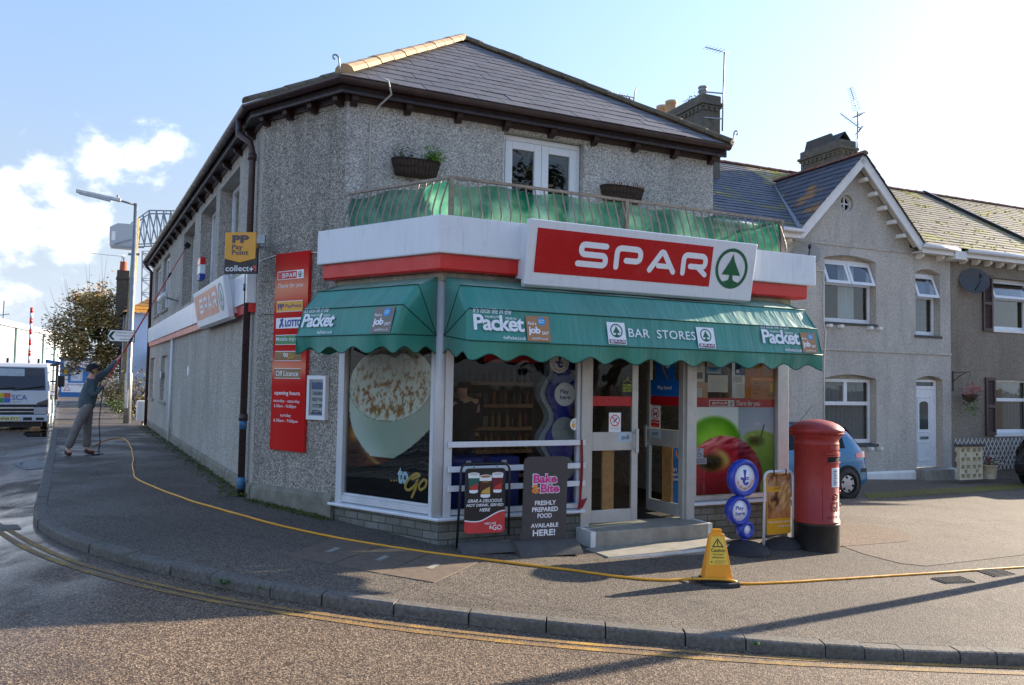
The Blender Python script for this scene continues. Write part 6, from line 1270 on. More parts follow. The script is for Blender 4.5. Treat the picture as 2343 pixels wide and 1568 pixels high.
# door, slot and plate face the road, turned to the right of the camera
A0 = R_(-90+38)
def cyl(a, r, z): return (r*math.cos(a), r*math.sin(a), gz_+z)
def curved(a0, a1, z0, z1, r0, r1, m, name, n=10, parent=None):
    mb = MB(); V = []
    for i in range(n+1):
        a = a0+(a1-a0)*i/n
        for r, z in ((r0, z0), (r1, z0), (r1, z1), (r0, z1)): V.append(cyl(a, r, z))
    mb.add(V, [(4*i+k, 4*i+(k+1) % 4, 4*i+4+(k+1) % 4, 4*i+4+k) for i in range(n) for k in range(4)]+[(0, 1, 2, 3), tuple(4*n+k for k in range(4))]); return mb.build(name, m, t, parent)
curved(A0-.62, A0+.62, 1.19, 1.215, rb*.98, rb*1.05, M_PRED, 'slot_hood'); sl = curved(A0-.5, A0+.5, 1.10, 1.165, rb*.9, rb*1.004, M_DARK, 'letter_slot'); curved(A0-.55, A0+.55, 1.085, 1.10, rb*.98, rb*1.06, M_PRED, 'slot_lip'); curved(A0-.55, A0+.55, 1.165, 1.18, rb*.98, rb*1.05, M_PRED, 'slot_lip')
curved(A0-.42, A0+.42, 1.25, 1.30, rb*.99, rb*1.025, M_PRED, 'name_band')
curved(A0-.30, A0+.30, .80, 1.03, rb*.99, rb*1.03, M_WHITE, 'plate_frame'); curved(A0-.27, A0+.27, .815, 1.015, rb*.99, rb*1.034, mat('plate_white', c(196, 208, 220), .3), 'collection_plate')
mb = MB()
for k, w_ in enumerate((.2, .1, .2, .18, .2, .1, .22, .16)):
    z = .995-.022*k; V = [cyl(A0-.24+.03+i*w_*.55, rb*1.037, zz) for i in (0, 1, 2) for zz in (z, z-.01)]; mb.add(V, [(0, 1, 3, 2), (2, 3, 5, 4)])
mb.build('print', M_GREYP, t)
dg = MB(); dg.tube([cyl(A0-.75, rb*1.003, z) for z in (.40, 1.24)], .003, 4); dg.build('door_edge', M_PRED, t)
for z, q in ((.72, .022), (.56, .018)): mb = MB(); mb.tube([cyl(A0+.75, rb, z), cyl(A0+.75, rb*1.09, z)], q, 10); mb.build('lock', M_PRED, t)
def embo(s, ac, z0, z1, wid, name):
    V, F = textmesh(s, .015, .0); ax, bx = min(v[0] for v in V), max(v[0] for v in V); az_, bz = min(v[1] for v in V), max(v[1] for v in V); mb = MB()
    for dr in (1.0, 1.022): mb.add([cyl(ac+((v[0]-ax)/(bx-ax)-.5)*wid, rb*dr, z0+(v[1]-az_)/(bz-az_)*(z1-z0)) for v in V], F)
    mb.build(name, M_PRED, t)
embo('GR', A0-.05, .50, .62, .62, 'raised_cipher'); embo('POST OFFICE', A0-.05, .42, .452, .9, 'raised_lettering')
mb = MB(); 
for a, z, r in ((-.14, .69, .012), (0, .71, .014), (.14, .69, .012)): mb.ball(cyl(A0-.05+a, rb*1.01, z), r, 8, 6)
mb.tube([cyl(A0-.05+a, rb*1.012, .655+.05*math.cos(a*6)*.5) for a in (-.2, -.1, 0, .1, .2)], .01, 6); mb.tube([cyl(A0-.05+a, rb*1.012, .65) for a in (-.2, 0, .2)], .009, 6); mb.build('crown', M_PRED, t)
# caution sign
cp = ground(1638, 1336); fr, gz_ = frame((cp.x, cp.y), 88), cp.z; t = thing('caution_sign', 'yellow plastic caution trip hazard sign on black base', 'warning sign', fr, (0, 0, gz_)); M_CAUT = mat('caution_yellow', c(250, 160, 20), .38, 0, .05, 5, dirt=.08)
mb = MB(); out_ = [(-.135, .06), (.14, .06), (.075, .47), (.055, .485), (-.055, .485), (-.075, .47)]
Vf = []
def sh2(y0, y1):
    return [(x, y0+(y1-y0)*(z-.06)/.42, gz_+z) for x, z in out_]
mb.add(sh2(-.075, -.018)+sh2(.075, .018), [tuple(range(6)), tuple(range(11, 5, -1))]+[(i, i+6, (i+1) % 6+6, (i+1) % 6) for i in range(6)]); mb.build('body', M_CAUT, t, bev=.006)
mb = MB(); mb.prism(rrect(-.048, .048, gz_+.48, gz_+.525, .015), -.014, .014); mb.build('handle', M_CAUT, t, bev=.004)
ta = math.atan2(.057, .42); CF = fr @ Matrix.Translation((0, -.078, gz_+.06)) @ Matrix.Rotation(-ta, 4, 'X')
M_CLAB = mat('label_yellow', c(238, 196, 66), .3); mb = MB(); mb.prism([(-.095, .135), (.1, .135), (.065, .40), (-.06, .40)], -.002, .0); mb.build('label', M_CLAB, t, fr=CF)
mb = MB(); tri = [(-.055, .30), (.06, .30), (.0025, .385)]; mb.ring(tri, [(-.038, .309), (.043, .309), (.0025, .369)], -.0035, -.0022); stroke(mb, [(.0025, .354), (.0025, .332)], .010, -.0036); mb.prism(circle(.0025, .318, .006, 10), -.0036, -.0022); mb.build('warning_triangle', M_TXTK, t, fr=CF)
for s_, a, b_, e, f in (('Caution', -.065, .07, .255, .288), ('Trip hazard', -.05, .055, .222, .24), ('trailing hose', -.06, .06, .193, .214)): text(t, s_, a, b_, e, f, -.0035, M_TXTK, .015, fr=CF)
mb = MB()
for k in range(3): mb.box(-.035, .08-.01*k, -.0032, -.0022, .172-.011*k, .175-.011*k)
mb.prism(circle(-.062, .163, .009, 10), -.0032, -.0022); mb.build('small_print', mat('brown_print', c(120, 90, 40), .5), t, fr=CF)
mb = MB(); mb.prism([(-.22, .10), (-.2, .15), (.2, .15), (.21, -.10), (.08, -.16), (-.12, -.12)], gz_-.01, gz_+.04, 'z'); mb.prism([(-.15, .1), (.16, .1), (.16, -.1), (-.15, -.1)], gz_+.04, gz_+.062, 'z'); mb.build('base', M_BASEK, t, bev=.012)
# yellow hose
HP = [(214, 1020), (228, 1012), (246, 1006), (262, 1003), (281, 1003), (293, 1011), (302, 1029), (304, 1048), (304, 1070), (307, 1090), (316, 1098), (338, 1108), (365, 1120), (400, 1133), (440, 1147), (500, 1165), (575, 1185), (650, 1205), (720, 1220), (800, 1236), (880, 1249), (980, 1264), (1090, 1277), (1200, 1292), (1310, 1305), (1400, 1318), (1450, 1324), (1500, 1327), (1536, 1328), (1570, 1325)]
HP2 = [(1676, 1334), (1705, 1337), (1760, 1334), (1830, 1330), (1920, 1325), (2020, 1318), (2120, 1312), (2240, 1304), (2342, 1297), (2480, 1290), (2700, 1276)]
def gl(P, l): return [ground(x, y, l) for x, y in P]
mid = [fr @ Vector(p) for p in ((-.2, -.11, gz_+.07), (-.12, -.125, gz_+.078), (.0, -.118, gz_+.072), (.12, -.115, gz_+.06), (.2, -.12, gz_+.045))]
hl = smooth_line(resample(gl(HP, .012)+mid+gl(HP2, .012), .06), 3)
for i_, p in enumerate(hl):
    if i_ > 3: p.x += .014*nz3(i_*.11, 3.3); p.y += .02*nz3(i_*.09, 7.7)+.006*nz3(i_*.45, 1.1)
    g = gz(p.x)+.011
    if p.z < g: p.z = g
mb = MB(); mb.tube(hl, .0125, 8); mb.solo('hose', 'long yellow hose trailing across the pavement past the shop', 'hose', mat('yellow_hose', c(226, 158, 34), .4, 0, .12, 3), loc=hl[0])
# weeds along the kerb
def weeds(px, label, n, s):
    p = ground(*px, -KH*.6); t = thing('weed', label, 'weed', WORLD, p, 'weeds in the kerb joints'); mb = MB()
    for k in range(n):
        a = r_.uniform(0, 6.28); L = s*r_.uniform(.5, 1.2); w = .012; d = Vector((math.cos(a), math.sin(a), 0)); q = Vector((-d.y, d.x, 0))*w; P1_ = p+d*L*.5+Vector((0, 0, L*.5)); P2_ = p+d*L+Vector((0, 0, L*.35))
        mb.add([p-q*.4, p+q*.4, P1_+q, P1_-q, P2_], [(0, 1, 2, 3), (3, 2, 4)])
    mb.build('leaves', M_WEED, t)
for px, lb in (((512, 1337), 'leafy weed in the kerb joint nearest the shade edge'), ((598, 1350), 'small weed in the kerb just right of the leafy one'), ((1690, 1470), 'bright green weed clump at the sunlit kerb'), ((1660, 1466), 'weed growing left of the bright kerb clump'), ((1730, 1478), 'weed tuft right of the bright kerb clump'), ((1403, 1262), 'tuft of weed against the lower door step'), ((1320, 1238), 'green weed beside the painted door step'), ((420, 1300), 'thin weed in the shaded kerb, leftmost')): weeds(px, lb, 26, .075)
# ------------------------------------------------------------------ people
M_SKIN = mat('skin', c(206, 160, 136), .55, 0, .06); M_HAIR = mat('dark_hair', c(46, 36, 30), .8, 0, .2, 30)
def skin(name, t, nodes, edges, m, sub=2, parent=None):
    """nodes: name -> ((x,y,z), radius or (rx,ry)); grown by a Skin modifier along the edges"""
    ks = list(nodes); me = bpy.data.meshes.new(name); me.from_pydata([tuple(Vector(nodes[k][0])-t.loc) for k in ks], [(ks.index(a), ks.index(b)) for a, b in edges], [])
    o = bpy.data.objects.new(name, me); COL.objects.link(o); o.parent = parent or t.e; me.materials.append(m); WM[o.name] = t.fr
    md = o.modifiers.new('skin', 'SKIN'); md.use_smooth_shade = True
    for i, k in enumerate(ks):
        r = nodes[k][1]; me.skin_vertices[0].data[i].radius = r if isinstance(r, tuple) else (r, r)
    me.skin_vertices[0].data[0].use_root = True
    sd_ = o.modifiers.new('sub', 'SUBSURF'); sd_.levels = sub; sd_.render_levels = sub; return o
def chain(*k): return list(zip(k, k[1:]))
def person(label, fr, z0, J, top, legs, shoe, hat, face=(1, 0, .25), hairm=M_HAIR, name='person'):
    t = thing(name, label, 'person', fr, (0, 0, z0)); P = {k: Vector(v)+Vector((0, 0, z0)) for k, v in J.items()}
    f = Vector(face).normalized(); upv = (P['head']-P['neck']).normalized(); sdv = f.cross(upv).normalized(); f = upv.cross(sdv).normalized()
    n = {'pelvis': (P['pelvis'], .105), 'chest': (P['chest'], .115), 'neck': (P['neck'], .058), 'jaw': (P['neck'].lerp(P['head'], .45)+f*.02, .07), 'head': (P['head'], .098), 'crown': (P['head']+upv*.075-f*.012, .07)}; e = chain('pelvis', 'chest', 'neck', 'jaw', 'head', 'crown')
    for s in 'AB':
        n.update({'sh'+s: (P['sh'+s], .055), 'el'+s: (P['el'+s], .043), 'wr'+s: (P['wr'+s], .028), 'pa'+s: (P['ha'+s], (.034, .022)), 'hip'+s: (P['hip'+s], .09), 'kn'+s: (P['kn'+s], .06), 'an'+s: (P['an'+s], .042), 'to'+s: (P['to'+s], .036)})
        e += [('chest', 'sh'+s), ('pelvis', 'hip'+s)]+chain('sh'+s, 'el'+s, 'wr'+s, 'pa'+s)+chain('hip'+s, 'kn'+s, 'an'+s, 'to'+s)
        d = (P['ha'+s]-P['wr'+s]).normalized(); q = d.cross(Vector((0, 1, .2))).normalized(); w = d.cross(q)
        for k in range(4):   # fingers curl round the pole, thumb leaves the side of the palm
            b_ = P['ha'+s]+d*.022+w*(.027-.018*k); a1 = b_+d*(.036-.004*abs(k-1))+q*.012; a2 = a1+q*.028-d*.006
            n['f%d%s' % (k, s)] = (b_, .0095); n['g%d%s' % (k, s)] = (a1, .009); n['h%d%s' % (k, s)] = (a2, .008); e += [('pa'+s, 'f%d%s' % (k, s))]+chain('f%d%s' % (k, s), 'g%d%s' % (k, s), 'h%d%s' % (k, s))
        n['t'+s] = (P['ha'+s]+w*.036+q*.01, .01); n['u'+s] = (P['ha'+s]+w*.045+d*.03+q*.03, .009); e += [('pa'+s, 't'+s), ('t'+s, 'u'+s)]
    body = skin('body', t, n, e, M_SKIN)
    mb = MB(); h = P['head']; mb.add([h+f*.09+upv*.012, h+f*.122-upv*.022, h+f*.088-upv*.03+sdv*.017, h+f*.088-upv*.03-sdv*.017], [(0, 1, 2), (0, 3, 1), (1, 3, 2)]); mb.build('nose', M_SKIN, t)
    for s in (-1, 1):
        mb = MB(); mb.ball(h+f*.086+sdv*.033*s+upv*.015, .011, 8, 6); mb.build('eye', M_HAIR, t); mb = MB(); mb.ball(h+sdv*.098*s-f*.005-upv*.01, (.016, .016, .03), 8, 6); mb.build('ear', M_SKIN, t)
    mb = MB(); mb.bar(h+f*.09-upv*.05+sdv*.022, h+f*.09-upv*.05-sdv*.022, .008, .008); mb.build('mouth', mat('lips', c(160, 100, 92), .5), t)
    # clothing
    tn = {'hem': (P['pelvis']-Vector((0, 0, .12)), .165), 'waist': (P['pelvis']+Vector((0, 0, .04)), .165), 'mid': (P['pelvis'].lerp(P['chest'], .5), .16), 'ches': (P['chest'], .165), 'coll': (P['neck'].lerp(P['chest'], .25), .075)}; te = chain('hem', 'waist', 'mid', 'ches', 'coll')
    for s in 'AB': tn.update({'sh'+s: (P['sh'+s], .082), 'el'+s: (P['el'+s], .062), 'wr'+s: (P['el'+s].lerp(P['wr'+s], .86), .045)}); te += [('ches', 'sh'+s)]+chain('sh'+s, 'el'+s, 'wr'+s)
    skin('jumper', t, tn, te, top)
    ln = {'top': (P['pelvis']+Vector((0, 0, .1)), .135), 'pel': (P['pelvis']-Vector((0, 0, .04)), .145)}; le = [('top', 'pel')]
    for s in 'AB': ln.update({'hip'+s: (P['hip'+s]-Vector((0, 0, .04)), .11), 'th'+s: (P['hip'+s].lerp(P['kn'+s], .5), .098), 'kn'+s: (P['kn'+s], .085), 'an'+s: (P['kn'+s].lerp(P['an'+s], .93), .082)}); le += [('pel', 'hip'+s)]+chain('hip'+s, 'th'+s, 'kn'+s, 'an'+s)
    skin('trousers', t, ln, le, legs)
    for s in 'AB':
        a, b_ = P['an'+s], P['to'+s]; g = Vector((a.x, a.y, z0+.05)); skin('boot', t, {'a': (a+Vector((0, 0, .02)), .055), 'h': (g, .055), 'm': (g.lerp(b_, .6), .05), 't': (Vector((b_.x, b_.y, z0+.04)), .042)}, chain('a', 'h', 'm', 't'), shoe)
    mb = MB(); mb.ball(h-f*.02-upv*.0, (.107, .107, .12), 16, 10); 
    hv = [v for v in mb.v]; keep = [i for i, fc in enumerate(mb.f) if all(((Vector(hv[j])-h).dot(f) < .035 or (Vector(hv[j])-h).dot(upv) > .06) and (Vector(hv[j])-h).dot(upv) > -.07 for j in fc)]
    mb.f = [mb.f[i] for i in keep]; mb.mi = [0]*len(mb.f); mb.sm = [True]*len(mb.f); mb.build('hair', hairm, t)
    if hat:
        mb = MB(); mb.ball(h+upv*.035-f*.012, (.118, .118, .10), 18, 10); hv = mb.v; keep = [i for i, fc in enumerate(mb.f) if all((Vector(hv[j])-h).dot(upv) > .02 for j in fc)]; mb.f = [mb.f[i] for i in keep]; mb.mi = [0]*len(mb.f); mb.sm = [True]*len(mb.f)
        mb.add([h+f*.08+sdv*.08+upv*.03, h+f*.19+sdv*.05+upv*.04, h+f*.19-sdv*.05+upv*.04, h+f*.08-sdv*.08+upv*.03], [(0, 1, 2, 3)]); mb.add([h+f*.08+sdv*.08+upv*.04, h+f*.19+sdv*.05+upv*.05, h+f*.19-sdv*.05+upv*.05, h+f*.08-sdv*.08+upv*.04], [(0, 1, 2, 3)]); mb.build('cap', hat, t)
    return t, P
M_JUMP = mat('blue_grey_jumper', c(84, 98, 104), .9, 0, .15, 12, .3, 50); M_TROU = mat('grey_trousers', c(128, 120, 114), .9, 0, .14, 10, .3, 40); M_BOOT = mat('brown_boot', c(78, 48, 40), .6, 0, .2); M_CAP = mat('dark_cap', c(34, 32, 36), .85)
mp_ = ground(190, 1041); frM = frame((mp_.x, mp_.y), 62); SCM = 1.0
ex, ez = at(FL, 431, 557, -.02); E1 = frM.inverted() @ wl(FL, ex, -.02, ez); E0 = Vector((.30, -.06, 1.34+mp_.z)); pd = (E1-E0).normalized()
hB = E0+pd*.13; hA = E0+pd*.72; g_ = Vector((0, 0, mp_.z))
JM = dict(pelvis=(.02, 0, .97), chest=(.055, 0, 1.36), neck=(.08, 0, 1.53), head=(.105, 0, 1.66), shA=(.14, .16, 1.45), elA=tuple((Vector((.14, .16, 1.45))+(hA-g_))/2+Vector((.02, .05, -.03))), haA=tuple(hA-g_), shB=(.06, -.17, 1.42), elB=(.13, -.24, 1.15), haB=tuple(hB-g_), hipA=(.05, .09, .94), knA=(.05, .1, .5), anA=(.05, .1, .1), toA=(.2, .09, .045), hipB=(.03, -.09, .94), knB=(-.14, -.1, .52), anB=(-.28, -.11, .1), toB=(-.2, -.17, .045))
for s in 'AB':
    h = Vector(JM['ha'+s]); e_ = Vector(JM['el'+s]); JM['wr'+s] = tuple(h-(h-e_).normalized()*.085)
person('window cleaner in grey jumper and cap reaching up with a red pole', frM, mp_.z, JM, M_JUMP, M_TROU, M_BOOT, M_CAP, (1, .12, .32))
t = thing('cleaning_pole', 'long red telescopic cleaning pole held up to the street windows', 'pole', frM, E0); M_POLE = mat('red_pole', c(196, 50, 36), .4, 0, .08); L = (E1-E0).length
segs = (0, .3, .52, .76, .97)
for k in range(4): a, b_ = E0+pd*L*segs[k], E0+pd*L*segs[k+1]; mb = MB(); mb.tube([a, b_], .018-.003*k, 8); mb.build('section', M_POLE, t); mb = MB(); mb.tube([b_-pd*.06, b_+pd*.06], .025-.002*k, 8); mb.build('clamp', M_BLKS, t)
mb = MB(); mb.bar(E0+pd*L*.97, E1, .05, .12); mb.build('brush', M_BLKS, t)
hs = [E0+pd*.02, E0+Vector((-.03, -.02, -.3)), E0+Vector((-.05, -.04, -.75)), E0+Vector((-.01, -.03, -1.1)), Vector((.25, -.05, mp_.z+.03)), Vector((.33, -.15, mp_.z+.012)), Vector((.18, -.3, mp_.z+.012)), Vector((.10, -.12, mp_.z+.012)), Vector((.36, .02, mp_.z+.012))]
mb = MB(); mb.tube(smooth_line(resample(hs, .05), 3), .009, 6); mb.solo('hose', 'thin black hose hanging from the red cleaning pole', 'hose', M_BLKS, frM, tuple(hs[-1]))
# shopkeeper behind the glass
sk = FF @ Vector((.64, .98, 0)); frK = frame((sk.x, sk.y), 325)
JK = dict(pelvis=(0, 0, .95), chest=(.01, 0, 1.34), neck=(.02, 0, 1.5), head=(.04, 0, 1.63), shA=(0, .19, 1.42), elA=(.05, .24, 1.14), haA=(.27, .14, 1.05), shB=(0, -.19, 1.42), elB=(.05, -.24, 1.14), haB=(.27, -.14, 1.05), hipA=(0, .09, .92), knA=(.02, .1, .5), anA=(0, .1, .1), toA=(.15, .11, .045), hipB=(0, -.09, .92), knB=(.02, -.1, .5), anB=(0, -.1, .1), toB=(.15, -.11, .045))
for s in 'AB': h = Vector(JK['ha'+s]); e_ = Vector(JK['el'+s]); JK['wr'+s] = tuple(h-(h-e_).normalized()*.085)
person('shopkeeper in dark clothes standing behind the lottery window', frK, .115, JK, mat('dark_jacket', c(38, 38, 42), .9, 0, .15), mat('dark_trousers', c(30, 30, 34), .9), M_BLKS, None)
# ------------------------------------------------------------------ street lamp, telegraph pole, direction sign
lp = deep(290, 968, 26); lz_ = gz(lp.x); t = thing('street_lamp', 'grey steel street lamp with long flat lantern over the road', 'street lamp', WORLD, (lp.x, lp.y, lz_)); LT = deep(307, 466, 26).z
mb = MB(); mb.tube([(lp.x, lp.y, lz_-.1), (lp.x, lp.y, lz_+1.6), (lp.x, lp.y, lz_+1.68), (lp.x, lp.y, LT)], [.115, .115, .08, .062], 14); mb.build('column', M_STEEL, t)
mb = MB(); mb.box(lp.x-.04, lp.x+.06, lp.y-.119, lp.y-.1, lz_+.5, lz_+1.1); mb.build('service_door', M_STEEL, t)
ad = Vector((-.875, -.484, 0)).normalized(); tp = Vector((lp.x, lp.y, LT)); a1 = tp+ad*1.02+Vector((0, 0, .06))
mb = MB(); mb.tube([tp-Vector((0, 0, .05)), tp+ad*.55+Vector((0, 0, .05))], .035, 8); mb.build('arm', M_STEEL, t)
la, lb = tp+ad*.45+Vector((0, 0, .05)), tp+ad*1.75+Vector((0, 0, .2)); mb = MB(); mb.bar(la, lb, .17, .12); mb.build('lantern', mat('lantern_white', c(214, 216, 214), .4), t, bev=.03); mb = MB(); mb.bar(la+ad*.3-Vector((0, 0, .055)), lb-ad*.08-Vector((0, 0, .07)), .14, .06); mb.build('lamp_bowl', mat('lamp_bowl', c(196, 204, 210), .2), t, bev=.015)
mb = MB(); mb.tube([la+ad*.1+Vector((0, 0, .07)), la+ad*.1+Vector((0, 0, .15))], .04, 8); mb.build('photocell', M_STEEL, t)
pp = deep(284, 930, 34); pz = gz(pp.x); t = thing('telegraph_pole', 'wooden telegraph pole standing behind the street lamp', 'telegraph pole', WORLD, (pp.x, pp.y, pz)); PT = deep(313, 500, 34)
M_POLW = mat('pole_timber', c(150, 130, 84), .85, 0, .22, 8, .4, 30, .4); mb = MB(); mb.tube([(pp.x, pp.y, pz-.2), (PT.x, PT.y, PT.z)], [.17, .12], 12); mb.build('shaft', M_POLW, t)
for z in (6.6, 7.0): q = pp.lerp(PT, 0); mb = MB(); mb.bar((PT.x-.25, PT.y-.1, PT.z-z*.1-.9), (PT.x+.25, PT.y-.1, PT.z-z*.1-.9), .06, .06); mb.build('cable_clamp', M_STEEL, t)
sg = deep(276, 769, 25.8); frG = frame((sg.x, sg.y), 66); t = thing('direction_sign', 'white arrow shaped lifeboat direction sign on the lamp post', 'road sign', frG, (0, 0, sg.z))
def sgx(px, py): x, z = at(frG, px, py); return x, z
xL, zm = sgx(243, 769); xa, za = sgx(251, 782); xb, zb = sgx(309, 756)
mb = MB(); mb.prism([(xL, zm), (xa, za), (xb, za), (xb, zb), (xa, zb)], -.012, .012); mb.build('plate', mat('sign_black_edge', c(20, 44, 32), .4), t); e = .03
mb = MB(); mb.prism([(xL+e*1.2, zm), (xa+e*.5, za+e*.8), (xb-e*.8, za+e*.8), (xb-e*.8, zb-e*.8), (xa+e*.5, zb-e*.8)], -.015, -.0125); mb.build('white_face', M_TXTW, t)
mb = MB(); mb.prism([(xL+.06, zm), (xa+.07, za+.06), (xa+.15, za+.06), (xL+.15, zm), (xa+.15, zb-.06), (xa+.07, zb-.06)], -.018, -.0155); mb.build('arrow', mat('arrow_green', c(16, 52, 38), .5), t)
M_FADE = mat('faded_grey_letters', c(150, 154, 146), .6, 0, .3, 30); h_ = zb-za
for i, (s_, a, b_) in enumerate((('Lifeboat and', .36, .97), ('Coastguard', .36, .92), ('station', .52, .84))): text(t, s_, xa+(xb-xa)*a-.1, xa+(xb-xa)*b_-.02, za+h_*(.70-.27*i), za+h_*(.86-.27*i), -.017, M_FADE, .015)
mb = MB(); q = frG.inverted() @ Vector((lp.x, lp.y, 0)); mb.box(q.x-.09, q.x+.09, .012, q.y, zm-.04, zm+.04); mb.build('clip', M_STEEL, t)
# ------------------------------------------------------------------ lorry
lo = deep(20, 985, 23); lzv = gz(lo.x)-KH; frT = frame((lo.x, lo.y), 61); t = thing('flatbed_lorry', 'white flatbed lorry facing the camera on the left road', 'lorry', frT, (0, 0, lzv))
M_CAB = mat('lorry_white', c(206, 210, 216), .25, 0, .03, 3, dirt=.12, coat=.5); M_GRIL = mat('grille_dark', c(40, 38, 40), .5); M_CHR = mat('chrome', c(200, 202, 206), .15, .8)
Z = lzv; k_ = .00176
def cx2(px, py): return (px-144)*k_, Z+(1450-py)*k_
mb = MB(); body = [(0, .46), (.0, .75), (.02, 1.14), (.16, 1.62), (.2, 1.86), (.3, 1.97), (1.55, 1.99), (1.6, 1.8), (1.6, .46)]
hw = .985
def cs(s):
    P = []
    for y, z in body: ins_ = .0 if z < 1.2 else (z-1.2)*.08; P.append((s*(hw-ins_), y, Z+z))
    return P
A_ = cs(-1); B_ = cs(1); n = len(body); mb.add(A_+B_, [tuple(range(n)), tuple(range(2*n-1, n-1, -1))]+[(i, i+n, (i+1) % n+n, (i+1) % n) for i in range(n)]); mb.build('cab', M_CAB, t, bev=.05)
def front(u0, u1, z0, z1, off=.006):
    """quad lying on the sloped front of the cab"""
    def yz(z):
        for (ya, za), (yb, zb) in zip(body, body[1:]):
            if za <= z <= zb: return ya+(yb-ya)*(z-za)/(zb-za)
        return .3
    return [(u0, yz(z0)-off, Z+z0), (u1, yz(z0)-off, Z+z0), (u1*.97, yz(z1)-off, Z+z1), (u0*.97, yz(z1)-off, Z+z1)]
mb = MB(); mb.add([front(-.87, .87, 1.17, 1.62)[0], front(-.87, .87, 1.17, 1.62)[1], front(-.86, .86, 1.17, 1.62)[2], front(-.86, .86, 1.17, 1.62)[3], front(-.84, .84, 1.62, 1.83)[2], front(-.84, .84, 1.62, 1.83)[3]], [(0, 1, 2, 3), (3, 2, 4, 5)]); mb.build('windscreen', mat('dark_screen', c(40, 39, 46), .12, 0, .05, 2, coat=.4), t)
mb = MB(); q = front(-.36, .30, 1.56, 1.60, .012); mb.add([front(-.38, .32, 1.58, 1.8, .014)[i] for i in range(4)], [(0, 1, 2, 3)]); mb.build('rear_window_view', mat('painted_daylight', c(186, 196, 198), .3), t)  # pale quad paints the daylight seen through the cab's rear window
for a, b_ in (((-.3, 1.18), (.72, 1.3)), ((-.75, 1.2), (.0, 1.25))):
    mb = MB(); mb.bar((a[0]+.35, .0, Z+a[1]), (b_[0]+.1, .02, Z+b_[1]), .02, .03); mb.build('wiper', M_BLKS, t)
mb = MB(); mb.add(front(-.95, .95, .47, .76, .008), [(0, 1, 2, 3)]); mb.build('grille', M_GRIL, t)
mb = MB(); mb.box(-.6, .6, -.03, .0, Z+.64, Z+.68); mb.box(-.6, .6, -.025, .0, Z+.54, Z+.565); mb.build('chrome_bar', M_CHR, t)
for s in (-1, 1):
    mb = MB(); mb.box(min(s*.6, s*.93), max(s*.6, s*.93), -.03, .1, Z+.47, Z+.68); mb.build('headlight', mat('headlamp_glass', c(176, 180, 186), .1, .3), t, bev=.02)
    mb = MB(); mb.add([(s*.66, -.008, Z+.7), (s*.95, -.004, Z+.68), (s*.95, -.004, Z+.92), (s*.66, -.008, Z+.8)], [(0, 1, 2, 3)]); mb.build('indicator', mat('smoked_lens', c(96, 84, 84), .2), t)
    mb = MB(); mb.box(s*1.255-.10, s*1.255+.10, .05, .14, Z+1.28, Z+1.62); mi_ = mb.build('mirror', M_BLKS, t, bev=.03); mb = MB(); mb.tube([(s*.98, .3, Z+1.75), (s*1.2, .12, Z+1.76), (s*1.26, .1, Z+1.6)], .015, 6); mb.tube([(s*.98, .2, Z+1.0), (s*1.2, .1, Z+1.06), (s*1.22, .1, Z+1.3)], .015, 6); mb.build('mirror_arm', M_BLKS, t, mi_)
    mb = MB(); mb.lathe([(.2, -.1), (.38, -.1), (.4, -.06), (.4, .06), (.38, .1), (.2, .1)], (s*.86, .75, Z+.4), 24, 'x'); w_ = mb.build('wheel', M_BASEK, t); mb = MB(); mb.lathe([(0, -.09), (.2, -.09), (.2, .09), (0, .09)], (s*.86, .75, Z+.4), 20, 'x'); mb.build('rim', M_STEEL, t, w_)
    mb = MB(); mb.lathe([(.2, -.2), (.38, -.2), (.4, -.1), (.4, .1), (.38, .2), (.2, .2)], (s*.72, 3.9, Z+.4), 24, 'x'); mb.build('wheel', M_BASEK, t)
mb = MB(); mb.box(-.98, .98, -.08, .1, Z+.26, Z+.46); bm2 = mb.build('bumper', M_CAB, t, bev=.03); mb = MB(); mb.box(.34, .56, -.088, -.07, Z+.3, Z+.39); mb.box(.66, .86, -.088, -.07, Z+.31, Z+.38); mb.box(-.86, -.66, -.088, -.07, Z+.31, Z+.38); mb.build('bumper_slot', M_GRIL, t, bm2)
mb = MB(); mb.box(-.27, .26, -.1, -.088, Z+.3, Z+.415); npl = mb.build('number_plate', mat('plate_yellow', c(236, 224, 160), .3), t); text(t, 'HF60 ETY', -.245, .235, Z+.325, Z+.39, -.103, M_TXTK, .02, parent=npl)
M_SCA = mat('logo_blue', c(80, 92, 160), .35); text(t, 'SCA', .04, .41, Z+.89, Z+1.04, -.012, M_SCA, .0); text(t, 'group', .05, .26, Z+.80, Z+.85, -.012, mat('logo_grey', c(176, 180, 190), .4))
for i, (x, z, col) in enumerate(((-.32, .96, c(222, 190, 50)), (-.155, .96, c(214, 90, 60)), (-.32, .815, c(60, 150, 80)), (-.155, .815, c(70, 110, 190)))): mb = MB(); mb.box(x, x+.15, -.012, -.006, Z+z, Z+z+.13); mb.build('logo_square', mat('logo_%d' % i, col, .35), t)
mb = MB(); mb.box(-.8, .8, .12, 5.0, Z+.1, Z+.47); mb.box(-.9, .9, 1.75, 5.1, Z+.4, Z+.84); mb.build('chassis', M_GRIL, t)
mb = MB(); mb.box(-1.02, 1.02, 1.75, 5.2, Z+.85, Z+1.0); mb.build('flatbed', M_STEEL, t)
mb = MB()
for x in (-1.12, 1.12): mb.box(x-.04, x+.04, 1.7, 1.78, Z+.85, Z+2.06)
mb.box(-1.12, 1.12, 1.7, 1.76, Z+1.9, Z+1.97); mb.box(-1.12, 1.12, 1.7, 1.76, Z+1.4, Z+1.45); mb.build('headboard', M_GRIL, t)
for x in (-.22, .6): mb = MB(); mb.box(x-.035, x+.035, 1.72, 1.8, Z+1.9, Z+2.13); mb.build('upright', M_GRIL, t)
